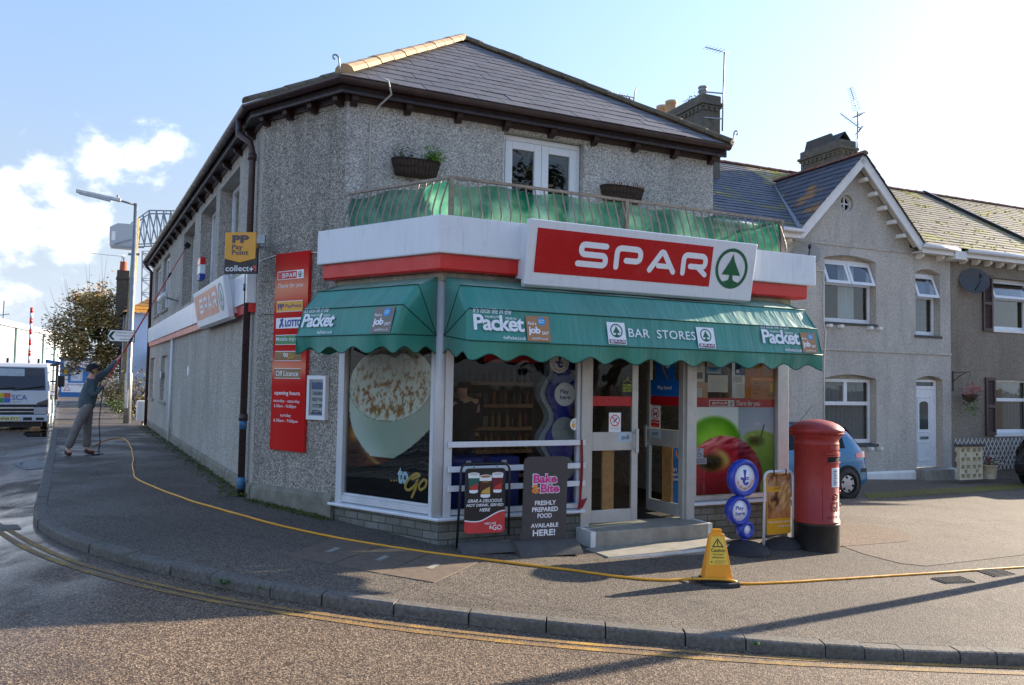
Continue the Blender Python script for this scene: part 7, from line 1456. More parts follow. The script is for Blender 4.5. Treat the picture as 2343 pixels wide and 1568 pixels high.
# ------------------------------------------------------------------ white house beyond the shop, its chimney and aerial
cn = FL.inverted() @ deep(284, 900, 41); xN, yN = cn.x, cn.y; hz0 = gz(deep(284, 900, 41).x)
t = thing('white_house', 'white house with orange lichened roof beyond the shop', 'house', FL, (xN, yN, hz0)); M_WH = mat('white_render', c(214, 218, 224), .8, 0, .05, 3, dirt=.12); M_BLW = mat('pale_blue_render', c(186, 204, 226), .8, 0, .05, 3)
def zat(py, px=290): return deep(px, py, 41).z
ze = zat(715); zr = zat(612, 330)+1.2
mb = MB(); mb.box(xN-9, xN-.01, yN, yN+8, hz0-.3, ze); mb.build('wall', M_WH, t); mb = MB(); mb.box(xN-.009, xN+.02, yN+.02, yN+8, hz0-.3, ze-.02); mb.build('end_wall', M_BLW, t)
mb = MB(); mb.col = []; e0, e1, e2, e3 = Vector((xN+.25, yN-.25, ze)), Vector((xN+.25, yN+8.2, ze)), Vector((xN-9, yN+8.2, ze)), Vector((xN-9, yN-.25, ze)); ra, rb_ = Vector((xN-4.0, yN+4, ze+2.9)), Vector((xN-9, yN+4, ze+2.9))
fr_hip = (e1-e0).normalized(); nn_ = fr_hip.cross(ra-e0).normalized(); upx = nn_.cross(fr_hip)
def orange(x, s, r): return mixc((132, 104, 72), (206, 140, 44), sstep(.0, .5, fbm(x*1.3, s*1.3, 2)+.35*sstep(1.2, 0, abs(x-s*.9))))
slates(mb, e0, fr_hip, upx, [((p-e0).dot(fr_hip), (p-e0).dot(upx)) for p in (e0, e1, ra)], .34, .4, orange, 3, .02)
for poly in ((e3, e0, ra, rb_), (e1, e2, rb_, ra)): mb.add(poly, [(0, 1, 2, 3)]); mb.col += [(150, 112, 64)]*4
rf = mb.build('roof', M_SLATE, t)
ch = FL.inverted() @ deep(281, 640, 44); czt, czb = deep(281, 620, 44).z, deep(281, 690, 44).z; M_CHD = mat('dark_brick_chimney', c(88, 78, 66), .9, 0, .3, 8, .4, 30)
mb = MB(); mb.box(ch.x-.3, ch.x+.3, ch.y-.3, ch.y+.3, czb-2.5, czt); cm_ = mb.build('chimney', M_CHD, t, rf); mb = MB(); mb.box(ch.x-.34, ch.x+.34, ch.y-.34, ch.y+.34, czt-.5, czt-.38); mb.build('chimney_band', M_CHD, t)
mb = MB(); mb.lathe([(.2, 0), (.17, .45), (.2, .5), (.16, .5)], (ch.x, ch.y, czt), 14); mb.build('chimney_pot', mat('terracotta', c(178, 92, 66), .8), t); mb = MB(); mb.tube([(ch.x-.18, ch.y, czt+.5)]+[(ch.x-.18*math.cos(a), ch.y, czt+.5+.25*math.sin(a)) for a in (.5, 1, 1.57, 2.1, 2.6)]+[(ch.x+.18, ch.y, czt+.5)], .02, 5); mb.build('pot_cowl', M_BLKS, t)
for zz, x in ((1.6, -3), (1.6, -6), (4, -4)): mb = MB(); mb.box(xN+x-.5, xN+x+.5, yN-.03, yN+.05, hz0+zz-.6, hz0+zz+.7); mb.build('window', M_GLASSD, t)
mb = MB(); mb.tube([Vector((xN-1.2, yN-.08, hz0)), Vector((xN-1.2, yN-.08, ze))], .06, 8); mb.build('downpipe', M_STEEL, t)
mb = MB(); mb.prism([(yN+1, zat(805)), (yN+8, zat(838)-.3), (yN+8, zat(838)-.5), (yN+1, zat(805)-.25)], xN+.03, xN+1.6, 'x'); mb.build('lean_to_roof', M_WH, t)
# aerial on that chimney
def yagi(label, base, top, boom, n, span, fr=WORLD, group=None, refl=True):
    t = thing('tv_aerial', label, 'aerial', fr, base, group); mb = MB(); mb.tube([base, top], .022, 6); mb.build('mast', M_STEEL, t); a = Vector(top); b_ = a+Vector(boom); d = (b_-a).normalized(); s_ = d.cross(Vector((0, 0, 1))).normalized(); u_ = s_.cross(d)
    mb = MB(); mb.tube([a-d*.12, b_], .012, 5)
    for k in range(n): q = a.lerp(b_, (k+1)/n); mb.tube([q-s_*span*(1-.3*k/n), q+s_*span*(1-.3*k/n)], .006, 4)
    mb.build('boom', M_STEEL, t)
    if refl:
        mb = MB()
        for k in range(5): q = a-d*.1+u_*(.09*(k-2)); mb.tube([q-s_*span, q+s_*span], .007, 4)
        for e in (-.8, -.3, .3, .8): mb.tube([a-d*.1+s_*span*e-u_*.19, a-d*.1+s_*span*e+u_*.19], .007, 4)
        mb.build('reflector', M_STEEL, t)
    return t
cw = FL @ Vector((ch.x, ch.y, 0)); yagi('thin aerial on the far white house chimney', (cw.x-.1, cw.y, czt-.3), (cw.x-.1, cw.y, deep(278, 587, 44).z), (-1.6, -.3, .1), 8, .25)
# ------------------------------------------------------------------ trees and shrubs
M_BARK = mat('bark', c(88, 76, 62), .9, 0, .3, 8, .5, 30); M_AUT = [mat('autumn_leaf_%d' % i, q, .6, 0, .3, 9) for i, q in enumerate((c(150, 130, 70), c(184, 148, 88), c(116, 116, 58), c(200, 164, 108)))]
def tree(label, base, h, rx, rz, cz, n, size, mats, seed, name='tree', group=None, stems=5, bare=.0, clumps=34):
    r = random.Random(seed); t = thing(name, label, name.replace('_', ' '), WORLD, base, group); b0 = Vector(base); mb = MB()
    cl = []
    for _ in range(clumps):
        a = r.uniform(0, 6.283); e = math.asin(r.uniform(-.85, 1)); k = r.uniform(.35, 1)**.6; cl.append((b0+Vector((math.cos(a)*math.cos(e)*rx*k, math.sin(a)*math.cos(e)*rx*k, cz+math.sin(e)*rz*k)), r.uniform(.16, .34)*rx))
    for i in range(stems):
        q = cl[i*3 % len(cl)][0]; m_ = b0.lerp(q, .5)+Vector((r.uniform(-.2, .2), r.uniform(-.2, .2), .3)); mb.tube([b0+Vector((r.uniform(-.1, .1), r.uniform(-.1, .1), -.2)), b0.lerp(m_, .5), m_, q], [h*.022, h*.018, h*.012, h*.004], 7)
    for q, s in cl: m_ = b0+Vector((0, 0, cz-rz*.3)); mb.tube([m_.lerp(q, .25), m_.lerp(q, .65)+Vector((0, 0, .15)), q+Vector((0, 0, s*1.2))], [h*.006, h*.004, h*.0015], 5)
    for _ in range(int(60*bare)): q, s = r.choice(cl); d = (q-(b0+Vector((0, 0, cz-rz)))).normalized(); mb.tube([q, q+d*s*2.1+Vector((r.uniform(-.2, .2), r.uniform(-.2, .2), s))], [.012, .004], 4)
    mb.build('trunk', M_BARK, t); mb = MB()
    for i in range(n):
        q, s = cl[r.randrange(len(cl))]; mb.cur = r.randrange(len(mats)); leafcloud(mb, 1, lambda r_2: (q.x+r_2.gauss(0, s*.62), q.y+r_2.gauss(0, s*.62), q.z+r_2.gauss(0, s*.55)), size, r)
    mb.build('crown', mats, t); return t
tb = deep(202, 905, 45); tz = gz(tb.x); ttop = deep(225, 640, 45).z
tree('bushy autumn tree with brown green leaves by the gatehouse', (tb.x+.2, tb.y, tz), ttop-tz, 2.05, (ttop-tz)*.40, (ttop-tz)*.56, 15000, .2, M_AUT, 4, bare=1.2, clumps=80)
def shrub(label, px, py, Y, r, h, n, size, mats, seed, grp=None):
    p = deep(px, py, Y); z = gz(p.x); rr_ = random.Random(seed); t = thing('shrub', label, 'shrub', WORLD, (p.x, p.y, z), grp); mb = MB()
    for k in range(9): a = rr_.uniform(0, 6.28); mb.tube([(p.x, p.y, z), (p.x+math.cos(a)*r*.6, p.y+math.sin(a)*r*.6, z+h*rr_.uniform(.5, .95))], [.03, .008], 5)
    mb.build('stems', M_BARK, t); mb = MB()
    for i in range(n): mb.cur = rr_.randrange(len(mats)); leafcloud(mb, 1, lambda r_2: (p.x+r_2.gauss(0, r*.45), p.y+r_2.gauss(0, r*.45), z+abs(r_2.gauss(h*.45, h*.25))), size, rr_)
    mb.build('foliage', mats, t)
shrub('tangled brown shrub between the shop and lamp post', 312, 950, 29, .75, 1.7, 1500, .11, [M_AUT[0], M_AUT[2], mat('dead_leaf', c(92, 66, 44), .8, 0, .3)], 5, 'shrubs beyond the shop'); shrub('low brown shrub under the autumn tree by the white house', 256, 915, 42, 1.0, 1.6, 1500, .14, [M_AUT[1], M_AUT[3], M_AUT[0]], 6, 'shrubs beyond the shop'); shrub('grassy green shrub at the foot of the telegraph pole', 270, 932, 33, .5, .7, 700, .09, [M_AUT[2], M_LEAFD, M_LEAF], 8, 'shrubs beyond the shop')
# moss and grass along the street wall foot
mb = MB(); leafcloud(mb, 1500, lambda r: tuple(wl(FL, -15.8*r.random()**1.3-.1, -.04-abs(r.gauss(0, .13)), .0)+Vector((0, 0, .225+abs(r.gauss(0, .018))))), .045, r_, .9); leafcloud(mb, 700, lambda r: tuple((lambda q: Vector((q.x, q.y, gz(q.x)+.008+abs(r.gauss(0, .012)))))(wl(FS, -3.2+1.6*r.random()**.8, -.06-abs(r.gauss(0, .08))))), .035, r_, .9); o = mb.solo('moss', 'green moss along the foot of the shop walls', 'moss', M_MOSS, kind='stuff', loc=wl(FL, -5, -.1, .22))
mb = MB()
for _ in range(420):
    x = r_.uniform(-9, 9); y = r_.uniform(5, 18) if x < -2 else r_.uniform(5, 11); p = Vector((x, y, gz(x)+.008)); q = (FF.inverted() @ p); q2 = FL.inverted() @ p
    if (q.y > -.5 and x > -3) or q2.y > -.1 or (x < -3.8 and y < 8): continue
    a = r_.uniform(0, 6.28); s = r_.uniform(.008, .022); d = Vector((math.cos(a), math.sin(a), .25))*s; w = Vector((-d.y, d.x, .1*s)); mb.add([p-d, p+w*.5, p+d, p-w*.5], [(0, 1, 2, 3)])
mb.solo('leaf_litter', 'scattered dry leaf fragments on the pavement', 'litter', mat('dry_leaf', c(172, 140, 96), .8, 0, .35, 30), kind='stuff')
# ------------------------------------------------------------------ gatehouse, barrier, warehouse, crane
gp_ = deep(175, 905, 57); frH = frame((gp_.x, gp_.y), 62); hzg = gz(gp_.x); t = thing('gatehouse', 'small blue gatehouse with white safety boards at street end', 'gatehouse', frH, (0, 0, hzg))
M_GBL = mat('gatehouse_blue', c(50, 116, 180), .55, 0, .08, 2); xl, zt2 = at(frH, 138, 822); xr2, _z = at(frH, 222, 822)
mb = MB(); mb.wall(xl, xr2, hzg-.2, zt2, 0, .15, [(at(frH, 162, 850)[0], at(frH, 190, 850)[0], at(frH, 170, 890)[1]+.55, at(frH, 170, 846)[1])]); mb.box(xl, xl+.15, .15, 3, hzg-.2, zt2); mb.box(xr2-.15, xr2, .15, 3, hzg-.2, zt2); mb.box(xl-.1, xr2+.1, -.1, 3.1, zt2, zt2+.12); mb.build('cabin', M_GBL, t)
a, b_ = at(frH, 162, 850)[0], at(frH, 190, 850)[0]; e, f = at(frH, 170, 890)[1]+.55, at(frH, 170, 846)[1]; mb = MB(); mb.box(a, b_, .06, .08, e, f); wv = mb.build('window', mat('bright_pane', c(206, 216, 222), .15), t); mb = MB(); mb.box((a+b_)/2+.15, (a+b_)/2+.22, .03, .06, e, f); mb.build('mullion', M_WHITE, t, wv)
def gboard(p0, p1, s_, m): (x0, z1), (x1, z0) = at(frH, *p0), at(frH, *p1); mb = MB(); mb.box(x0, x1, -.03, 0, z0, z1); mb.build('board', M_TXTW, t); return x0, x1, z0, z1
x0, x1, z0, z1 = gboard((146, 818), (222, 842), '', None); text(t, 'A&P', x0+.1, x0+.62, z0+.42, z0+.66, -.035, M_TXTK, .02); text(t, '& FALMOUTH', x0+1.0, x1-.2, z0+.42, z0+.6, -.035, M_GREYP, .01); text(t, 'SAFETY AT WORK STARTS', x0+.75, x1-.1, z0+.1, z0+.26, -.035, M_RED, .01)
x0, x1, z0, z1 = gboard((141, 876), (205, 898), '', None); text(t, 'ALL VISITORS & DRIVERS MUST', x0+.1, x1-.2, z1-.18, z1-.06, -.035, M_GREYP, .01); mb = MB(); stroke(mb, [(x0+.15, z0+.12), (x0+.55, z0+.12), (x0+.35, z0+.45), (x0+.15, z0+.12)], .03, -.035); mb.build('warning_triangle', M_RED, t)
(x0, z1), (x1, z0) = at(frH, 147, 847), at(frH, 155, 857); mb = MB(); mb.box(x0, x1, -.03, 0, z0, z1); mb.build('board', M_AMB, t); x0, x1, z0, z1 = gboard((146, 861), (155, 868), '', None); x0, x1, z0, z1 = gboard((146, 870), (155, 876), '', None)
(x0, z1), (x1, z0) = at(frH, 104, 823), at(frH, 138, 832); mb = MB(); mb.bar((x0, .3, z1-.1), (x1, .3, z0), .2, .25); mb.box(x0, x0+.12, .2, .4, hzg-.2, z1); mb.build('canopy', M_GBL, t)
t = thing('gate_railing', 'low blue grey rail beside the gatehouse', 'railing', frH, (xl-1, 0, hzg)); mb = MB()
for z in (.35, .9): mb.bar((xl-2.6, 0, hzg+z), (xl-.1, 0, hzg+z), .06, .06)
mb.build('rail', M_GBL, t)
for x in (xl-2.6, xl-1.4, xl-.2): mb = MB(); mb.box(x-.05, x+.05, -.05, .05, hzg-.2, hzg+1.05); mb.build('post', M_GBL, t)
bp = deep(64, 880, 50); bz = gz(bp.x); bt = deep(66, 704, 50).z; t = thing('barrier_pole', 'raised red and white striped barrier pole', 'barrier', WORLD, (bp.x, bp.y, bz)); mb = MB(); mb.box(bp.x-.25, bp.x+.25, bp.y-.25, bp.y+.25, bz, bz+1.1); mb.build('pedestal', M_WHITE, t); n_ = 14
for k in range(n_): a, b_ = bz+1+(bt-bz-1)*k/n_, bz+1+(bt-bz-1)*(k+1)/n_; mb = MB(); mb.tube([(bp.x, bp.y, a), (bp.x, bp.y, b_)], .085, 8); mb.build('stripe', M_RED if k % 2 else M_TXTW, t)
w0 = deep(160, 850, 145); frW = frame((w0.x, w0.y), 341); wz = gz(w0.x); t = thing('warehouse', 'long white shed with pale posts at far left', 'warehouse', frW, (0, 0, wz)); zr_ = deep(150, 777, 143).z; Lw = (frW.inverted() @ deep(-60, 850, 92)).x
M_SHED = mat('shed_cladding', c(196, 202, 208), .5, 0, .02, 1); mb = MB(); mb.box(Lw, 10, 0, 30, wz-1, zr_); mb.build('wall', M_SHED, t); mb = MB(); mb.box(Lw, 10, -.4, 30, zr_, zr_+.7); mb.build('roof_edge', M_WHITE, t)
for k in range(9): x = Lw+1+(9-Lw)*k/8; mb = MB(); mb.box(x-.12, x+.12, -.25, 0, wz-1, zr_); mb.build('post', mat('post_green_grey', c(96, 124, 116), .6) if k == 0 else MATS['post_green_grey'], t)
# harbour crane
crp = deep(330, 700, 150); frC = frame((crp.x, crp.y), 66); czb_ = gz(crp.x); t = thing('harbour_crane', 'grey lattice harbour crane rising behind the shop roof', 'crane', frC, (0, 0, czb_)); M_CRN = mat('crane_grey', c(128, 140, 150), .6, 0, .12, 1)
def cp_(px, py, y=0): x, z = at(frC, px, py, 0); return Vector((x, y, z))
def lattice(mb, a0, a1, b0, b1, n, w):
    for k in range(n+1):
        p, q = a0.lerp(a1, k/n), b0.lerp(b1, k/n); mb.bar(p, q, w, w)
        if k < n: mb.bar(a0.lerp(a1, k/n), b0.lerp(b1, (k+1)/n), w, w); mb.bar(b0.lerp(b1, k/n), a0.lerp(a1, (k+1)/n), w*.8, w*.8)
    mb.bar(a0, a1, w*1.5, w*1.5); mb.bar(b0, b1, w*1.5, w*1.5)
mb = MB()
for y in (0, 3.2): lattice(mb, cp_(325, 575, y), cp_(321, 860, y), cp_(362, 575, y), cp_(368, 860, y), 9, .11)
lattice(mb, cp_(325, 575, 0), cp_(321, 860, 0), cp_(325, 575, 3.2), cp_(321, 860, 3.2), 9, .1); mb.build('tower', M_CRN, t)
mb = MB()
for y in (0, 3.2): lattice(mb, cp_(300, 512, y), cp_(341, 482, y), cp_(300, 560, y), cp_(345, 558, y), 3, .14); lattice(mb, cp_(341, 482, y), cp_(470, 484, y), cp_(345, 558, y), cp_(470, 545, y), 8, .16)
for px, py in ((341, 482), (380, 483), (420, 484), (345, 558), (390, 553), (430, 550)): mb.bar(cp_(px, py, 0), cp_(px, py, 3.2), .14, .14)
mb.build('jib', M_CRN, t)
a, b_ = cp_(251, 517), cp_(300, 565); mb = MB(); mb.prism([(cp_(251, 520).x, cp_(251, 520).z), (cp_(251, 562).x, cp_(251, 562).z), (b_.x+1, b_.z-.1), (b_.x+1, a.z+.6), (cp_(270, 512).x, cp_(270, 512).z)], -.5, 4); mb.build('machine_house', mat('crane_cabin', c(172, 178, 182), .6), t)
a, b_ = cp_(256, 530), cp_(264, 551); mb = MB(); mb.box(a.x, b_.x, -.6, -.5, b_.z, a.z); mb.build('cabin_panel', M_WHITE, t)
mb = MB(); mb.bar(cp_(255, 566, -.6), cp_(330, 568, -.6), .3, .2); mb.bar(cp_(262, 560, -.6), cp_(300, 550, -.6), .25, .2); mb.build('gantry', M_CRN, t)
sp_ = deep(8, 725, 110); t = thing('ship_mast', 'thin ship mast with yards at the far left edge', 'mast', WORLD, (sp_.x, sp_.y, 0)); mb = MB(); mb.tube([(sp_.x, sp_.y, 0), (sp_.x, sp_.y, sp_.z+2.2)], .12, 6); mb.build('mast', M_CRN, t); mb = MB(); mb.bar((sp_.x-2, sp_.y, sp_.z), (sp_.x+.9, sp_.y, sp_.z+.4), .12, .12); mb.bar((sp_.x-1.2, sp_.y, sp_.z-1.6), (sp_.x+.5, sp_.y, sp_.z-1.5), .1, .1); mb.build('yard', M_CRN, t)
# ------------------------------------------------------------------ the terrace on the right
M_WPNT = mat('white_paintwork', c(226, 226, 222), .5, 0, .05, 6, dirt=.15); M_BARGE = M_WPNT; M_SLSILL = mat('slate_sill', c(70, 68, 66), .7, 0, .2, 10, dirt=.3); M_GREYC = mat('blue_grey_curtain', c(110, 128, 138), .85, 0, .12, 20)
def arch_fill(mb, x0, x1, z1, rise, y0, y1, n=10):
    """corner pieces that turn a square head into a low arch"""
    w = x1-x0
    for s in (0, 1):
        P = []
        for k in range(n+1):
            u = k/n*.5; x = x0+w*(u if s == 0 else 1-u); P.append((x, z1-rise*(1-math.sin(math.pi*(.12+.76*(u if s == 0 else 1-u)))**1)/(1-math.sin(math.pi*.12))))
        P.append(((x0+x1)/2, z1+.001)); P.append((x0 if s == 0 else x1, z1+.001)); mb.prism(P, y0, y1)
def house(name, label, x0, x1, m, wins, door=None, gable=None):
    t = thing(name, label, 'house', FH, ((x0+x1)/2, 0, -.5)); mb = MB(); holes = [w[:4] for w in wins]+([door] if door else []); mb.wall(x0, x1, -1.0, 5.36, 0, .3, holes)
    for h in holes: arch_fill(mb, h[0], h[1], h[3], .1, -.0, .3) if h[4:] or True and name == 'gabled_house' else None
    mb.build('wall', m, t)
    for w in wins:
        a, b_, e, f, sty, cur = w[:6]; top = f-.11 if name == 'gabled_house' else f
        if name == 'gabled_house': q = MB(); q.box(a, b_, .2, .29, top, f); q.build('arch_infill', m, t)
        window(t, FH, a+.015, b_-.015, e+.02, top, .17, sty, .075, cur, sill=(M_SLSILL if name == 'gabled_house' else M_WPNT, .2, .06), room=.8)
    return t
CUR = lambda a, b_, m=M_CURT: (a, b_, m)
h1 = house('gabled_house', 'pale grey gabled terrace house beside the corner shop', -9.5, .9, M_REND, [(-3.38, -1.72, .44, 2.12, 'two_over', CUR(-3.3, -1.8, M_GREYC)), (-3.38, -1.72, 3.36, 5.0, 'two_over_open', CUR(-2.65, -2.1, M_CURT)), (-.36, .52, 3.16, 4.86, 'one_over_open', CUR(-.3, .4, M_GREYC))], (-.36, .6, -.2, 2.14))
# front door
mb = MB()
for a, b_, e, f in ((-.34, -.27, -.18, 2.02), (.45, .52, -.18, 2.02), (-.27, .45, 1.80, 1.88), (-.27, .45, 1.98, 2.04)): mb.box(a, b_, .14, .22, e, f)
fd = mb.build('front_door', M_WHITE, h1, fr=FH, bev=.006)
mb = MB(); mb.box(-.27, .45, .155, .2, -.17, 1.80); mb.build('door_leaf', M_WHITE, h1, fd, fr=FH); mb = MB(); mb.box(-.26, .44, .17, .18, 1.88, 1.98); mb.build('fanlight', M_GLASSD, h1, fd, fr=FH)
mb = MB(); gl_ = [(-.06, .78), (.24, .78), (.24, 1.42)]+[(x, z) for x, z in arc(.09, 1.42, .15, 0, 180, 8, .07)]+[(-.06, 1.42)]; mb.prism(gl_, .145, .153); mb.build('door_glass', mat('door_glass', c(70, 76, 76), .1), h1, fd, fr=FH)
def outl(x0, x1, z0, z1, w=.022): mb.ring([(x0, z0), (x1, z0), (x1, z1), (x0, z1)], [(x0+w, z0+w), (x1-w, z0+w), (x1-w, z1-w), (x0+w, z1-w)], .140, .154)
mb = MB(); outl(-.15, .33, .70, 1.6); outl(-.15, .33, -.02, .45); outl(-.18, .36, .47, .66, .012); mb.build('door_mouldings', M_WHITE, h1, fd, fr=FH, bev=.004); mb = MB(); mb.box(-.06, .24, .136, .153, .53, .60); mb.build('letterbox', M_CHR, h1, fd, fr=FH)
q = MB(); q.box(-.36, .6, .21, .29, 2.04, 2.14); q.build('arch_infill', M_REND, h1, fr=FH)
mb = MB(); mb.box(-.42, .66, -.28, .2, -.8, -.2); mb.build('door_step', M_CONC, h1, fr=FH, bev=.01)
mb = MB(); mb.prism([(-.05, -.9), (-.05, -.27), (-.02, -.22), (.0, -.22), (.0, -.9)], -9.4, -.43, 'x'); mb.prism([(-.12, -.9), (-.12, -.26), (-.02, -.2), (.0, -.2), (.0, -.9)], .64, .98, 'x'); mb.build('painted_plinth', M_WPNT, h1, fr=FH, bev=.02)
mb = MB(); mb.box(-9.4, .9, -.025, .0, 2.68, 2.73); mb.build('string_course', M_REND, h1, fr=FH)
mb = MB(); mb.box(-4.3, .9, -.022, .0, 5.2, 5.25); mb.build('string_course', M_REND, h1, fr=FH)
for x in (-3.3, -2.95, -2.0, -1.68): mb = MB(); mb.box(x-.05, x+.05, -.14, 0, 3.22, 3.3); mb.build('sill_block', M_WPNT, h1, fr=FH, bev=.015)
for x in (-2.0, -1.68): mb = MB(); mb.box(x-.05, x+.05, -.14, 0, .3, .38); mb.build('sill_block', M_WPNT, h1, fr=FH, bev=.015)
# gable
GA, GL_, GR_ = (-2.46, 7.34), (-4.36, 5.40), (-.56, 5.45)
mb = MB(); rw = circle(-2.66, 6.27, .2, 24); P = [GL_]+[GA]+[GR_]
def tri_ring():
    out = []
    for x, z in rw:   # project each ring point out to the triangle
        dx, dz = x+2.66, z-6.27; best = 99
        for (a, b_), (e, f) in zip(P, P[1:]+P[:1]):
            ux_, uz_ = e-a, f-b_; den_ = dx*uz_-dz*ux_
            if abs(den_) < 1e-9: continue
            k = ((a+2.66)*uz_-(b_-6.27)*ux_)/den_
            if 0 < k < best: s_ = ((a+2.66)*dz-(b_-6.27)*dx)/den_; best = k if -1e-6 <= s_ <= 1+1e-6 else best
        out.append((-2.66+dx*best, 6.27+dz*best))
    return out
mb.prism([GL_, GR_, (GR_[0], 5.30), (GL_[0], 5.30)], -.004, .25); mb.ring(tri_ring(), rw, -.004, .25)
for q in P:   # fill the three corners cut by the ring
    o_ = tri_ring(); near = sorted(o_, key=lambda p: (p[0]-q[0])**2+(p[1]-q[1])**2); ea = [p for p in near]; i0 = None
    L2 = [p for p in o_]; best = None
    for i in range(len(L2)):
        a, b_ = L2[i], L2[(i+1) % len(L2)]
        d = lambda p, e1, e2: abs((e2[0]-e1[0])*(p[1]-e1[1])-(e2[1]-e1[1])*(p[0]-e1[0]))
        on = lambda p: [k for k in range(3) if d(p, P[k], P[(k+1) % 3]) < 1e-3]
        ka, kb = on(a), on(b_)
        if ka and kb and not set(ka) & set(kb):
            mid_ = ((a[0]+b_[0])/2, (a[1]+b_[1])/2); dd = (mid_[0]-q[0])**2+(mid_[1]-q[1])**2
            if best is None or dd < best[0]: best = (dd, a, b_)
    if best: mb.prism([best[1], q, best[2]], -.004, .25)
mb.build('gable_wall', M_REND, h1, fr=FH)
mb = MB(); mb.ring(circle(-2.66, 6.27, .2, 24), circle(-2.66, 6.27, .165, 24), .08, .14); mb.box(-2.675, -2.645, .09, .13, 6.11, 6.43); mb.box(-2.82, -2.5, .092, .128, 6.255, 6.285); rwn = mb.build('round_window', M_WHITE, h1, fr=FH); mb = MB(); mb.prism(circle(-2.66, 6.27, .18, 24), .14, .145); mb.build('pane', M_GLASSD, h1, rwn, fr=FH)
for (a, e), (b_, f) in ((GL_, GA), (GA, GR_)):
    dx, dz = b_-a, f-e; L_ = math.hypot(dx, dz); nx, nz_ = -dz/L_, dx/L_; w = .15; mb = MB(); x = .14 if e < f else 0; y = 0 if e < f else .14
    A_ = (a-dx/L_*x, e-dz/L_*x); B_ = (b_+dx/L_*y, f+dz/L_*y); o = .06; mb.prism([(A_[0]+nx*o, A_[1]+nz_*o), (B_[0]+nx*o, B_[1]+nz_*o), (B_[0]-nx*w, B_[1]-nz_*w), (A_[0]-nx*w, A_[1]-nz_*w)], -.33, -.29); mb.prism([(A_[0]+nx*.055, A_[1]+nz_*.055), (B_[0]+nx*.055, B_[1]+nz_*.055), (B_[0]+nx*.02, B_[1]+nz_*.02), (A_[0]+nx*.02, A_[1]+nz_*.02)], -.289, -.004); mb.build('bargeboard', M_BARGE, h1, fr=FH)
for k in range(1, 6): u = k/6; x, z = GA[0]+(GR_[0]-GA[0])*u-.12, GA[1]+(GR_[1]-GA[1])*u-.12; mb = MB(); mb.box(x-.055, x+.055, -.24, 0, z-.1, z); mb.build('gable_block', M_WPNT, h1, fr=FH, bev=.015)
# roofs
TH = math.atan(.63); ct, st_ = math.cos(TH), math.sin(TH); up_ = Vector((0, ct, st_)); EY, EZ2 = -.38, 5.40
def eave_o(x): return Vector((x, EY, EZ2))
def wet(x, s, r):
    k = r.uniform(-8, 8); a = (78+k, 84+k, 94+k); m_ = fbm(x*1.3+3, s*1.7, 1)+.25*nz3(x*6, s*6); a = mixc(a, (118, 112, 58), sstep(.12, .5, m_)); return mixc(a, (138, 122, 96), .8*sstep(3.0, 2.0, s)*sstep(-5.6, -7.2, x))
def mossy(x, s, r):
    k = r.uniform(-10, 10); a = (150+k, 138+k, 112+k); m_ = fbm(x*1.1, s*1.4, 4)+.45*nz3(x*5, s*5, 2); return mixc(a, (158, 150, 54), sstep(.1, .55, m_)*.85)
RL = 5.34
def roofpart(t, x0, poly, colf, sd, gauge=.22, w=.28): mb = MB(); slates(mb, eave_o(0), Vector((1, 0, 0)), up_, poly, gauge, w, colf, sd, .014); return mb.build('roof', M_SLATE, t, fr=FH)
r1 = roofpart(h1, 0, [(-9.6, 0), (-4.5, 0), (-2.46, 3.62), (-2.46, RL), (-9.6, RL)], wet, 21); r2 = roofpart(h1, 0, [(-.42, 0), (.98, 0), (.98, RL), (-2.46, RL), (-2.46, 3.62)], mossy, 22)
bk = MB(); bk.col = []; bk.add([(-9.6, EY+RL*ct, EZ2+RL*st_), (9, EY+RL*ct, EZ2+RL*st_), (9, 9.5, 5), (-9.6, 9.5, 5)], [(0, 1, 2, 3)]); bk.col += [(90, 90, 94)]*4; bk.build('rear_roof', M_SLATE, h1, fr=FH)
g0 = Vector((GA[0], EY, 7.44)); gb = Vector((GA[0], 2.72, 7.44)); f0 = Vector((-4.5, EY, 5.40)); f1 = Vector((-.42, EY, 5.40))
def lich(x, s, r): k = r.uniform(-8, 8); return mixc((72+k, 74+k, 82+k), (150, 104, 50), sstep(.22, .5, fbm(x*1.6, s*1.6, 9)+.2*nz3(x*7, s*7)))
for fa, fbk, sd, cf in ((f0, None, 31, lich), (f1, None, 32, mossy)):
    mb = MB(); ux = Vector((0, 1, 0)) * (-1 if fa is f0 else 1); up2 = (g0-fa).normalized(); o_ = fa; Ls = (g0-fa).length
    if fa is f0: poly = [(0, 0), (0, Ls), (-3.1, Ls)]
    else: poly = [(0, 0), (3.1, Ls), (0, Ls)]
    slates(mb, o_, ux, up2, poly, .22, .28, cf, sd, .014); mb.build('gable_roof', M_SLATE, h1, fr=FH)
M_RUSTR = mat('red_ridge_tile', c(128, 84, 66), .8, 0, .22, 6, .2, 40, .3); mb = MB(); ridge(mb, g0+Vector((0, 0, .0)), gb+Vector((0, 0, .0)), .1, 8); mb.build('ridge_tiles', M_RUSTR, h1, fr=FH); mb = MB(); ridge(mb, Vector((-9.6, EY+RL*ct, EZ2+RL*st_)), Vector((.95, EY+RL*ct, EZ2+RL*st_)), .11, 26); mb.build('ridge_tiles', M_RUSTR, h1, fr=FH)
mb = MB(); mb.bar(Vector((-4.5, EY, 5.44)), Vector((-2.48, EY+3.62*ct, EZ2+3.62*st_+.03)), .12, .03); mb.build('valley_lead', mat('lead', c(120, 126, 132), .5, .2, .15), h1, fr=FH)
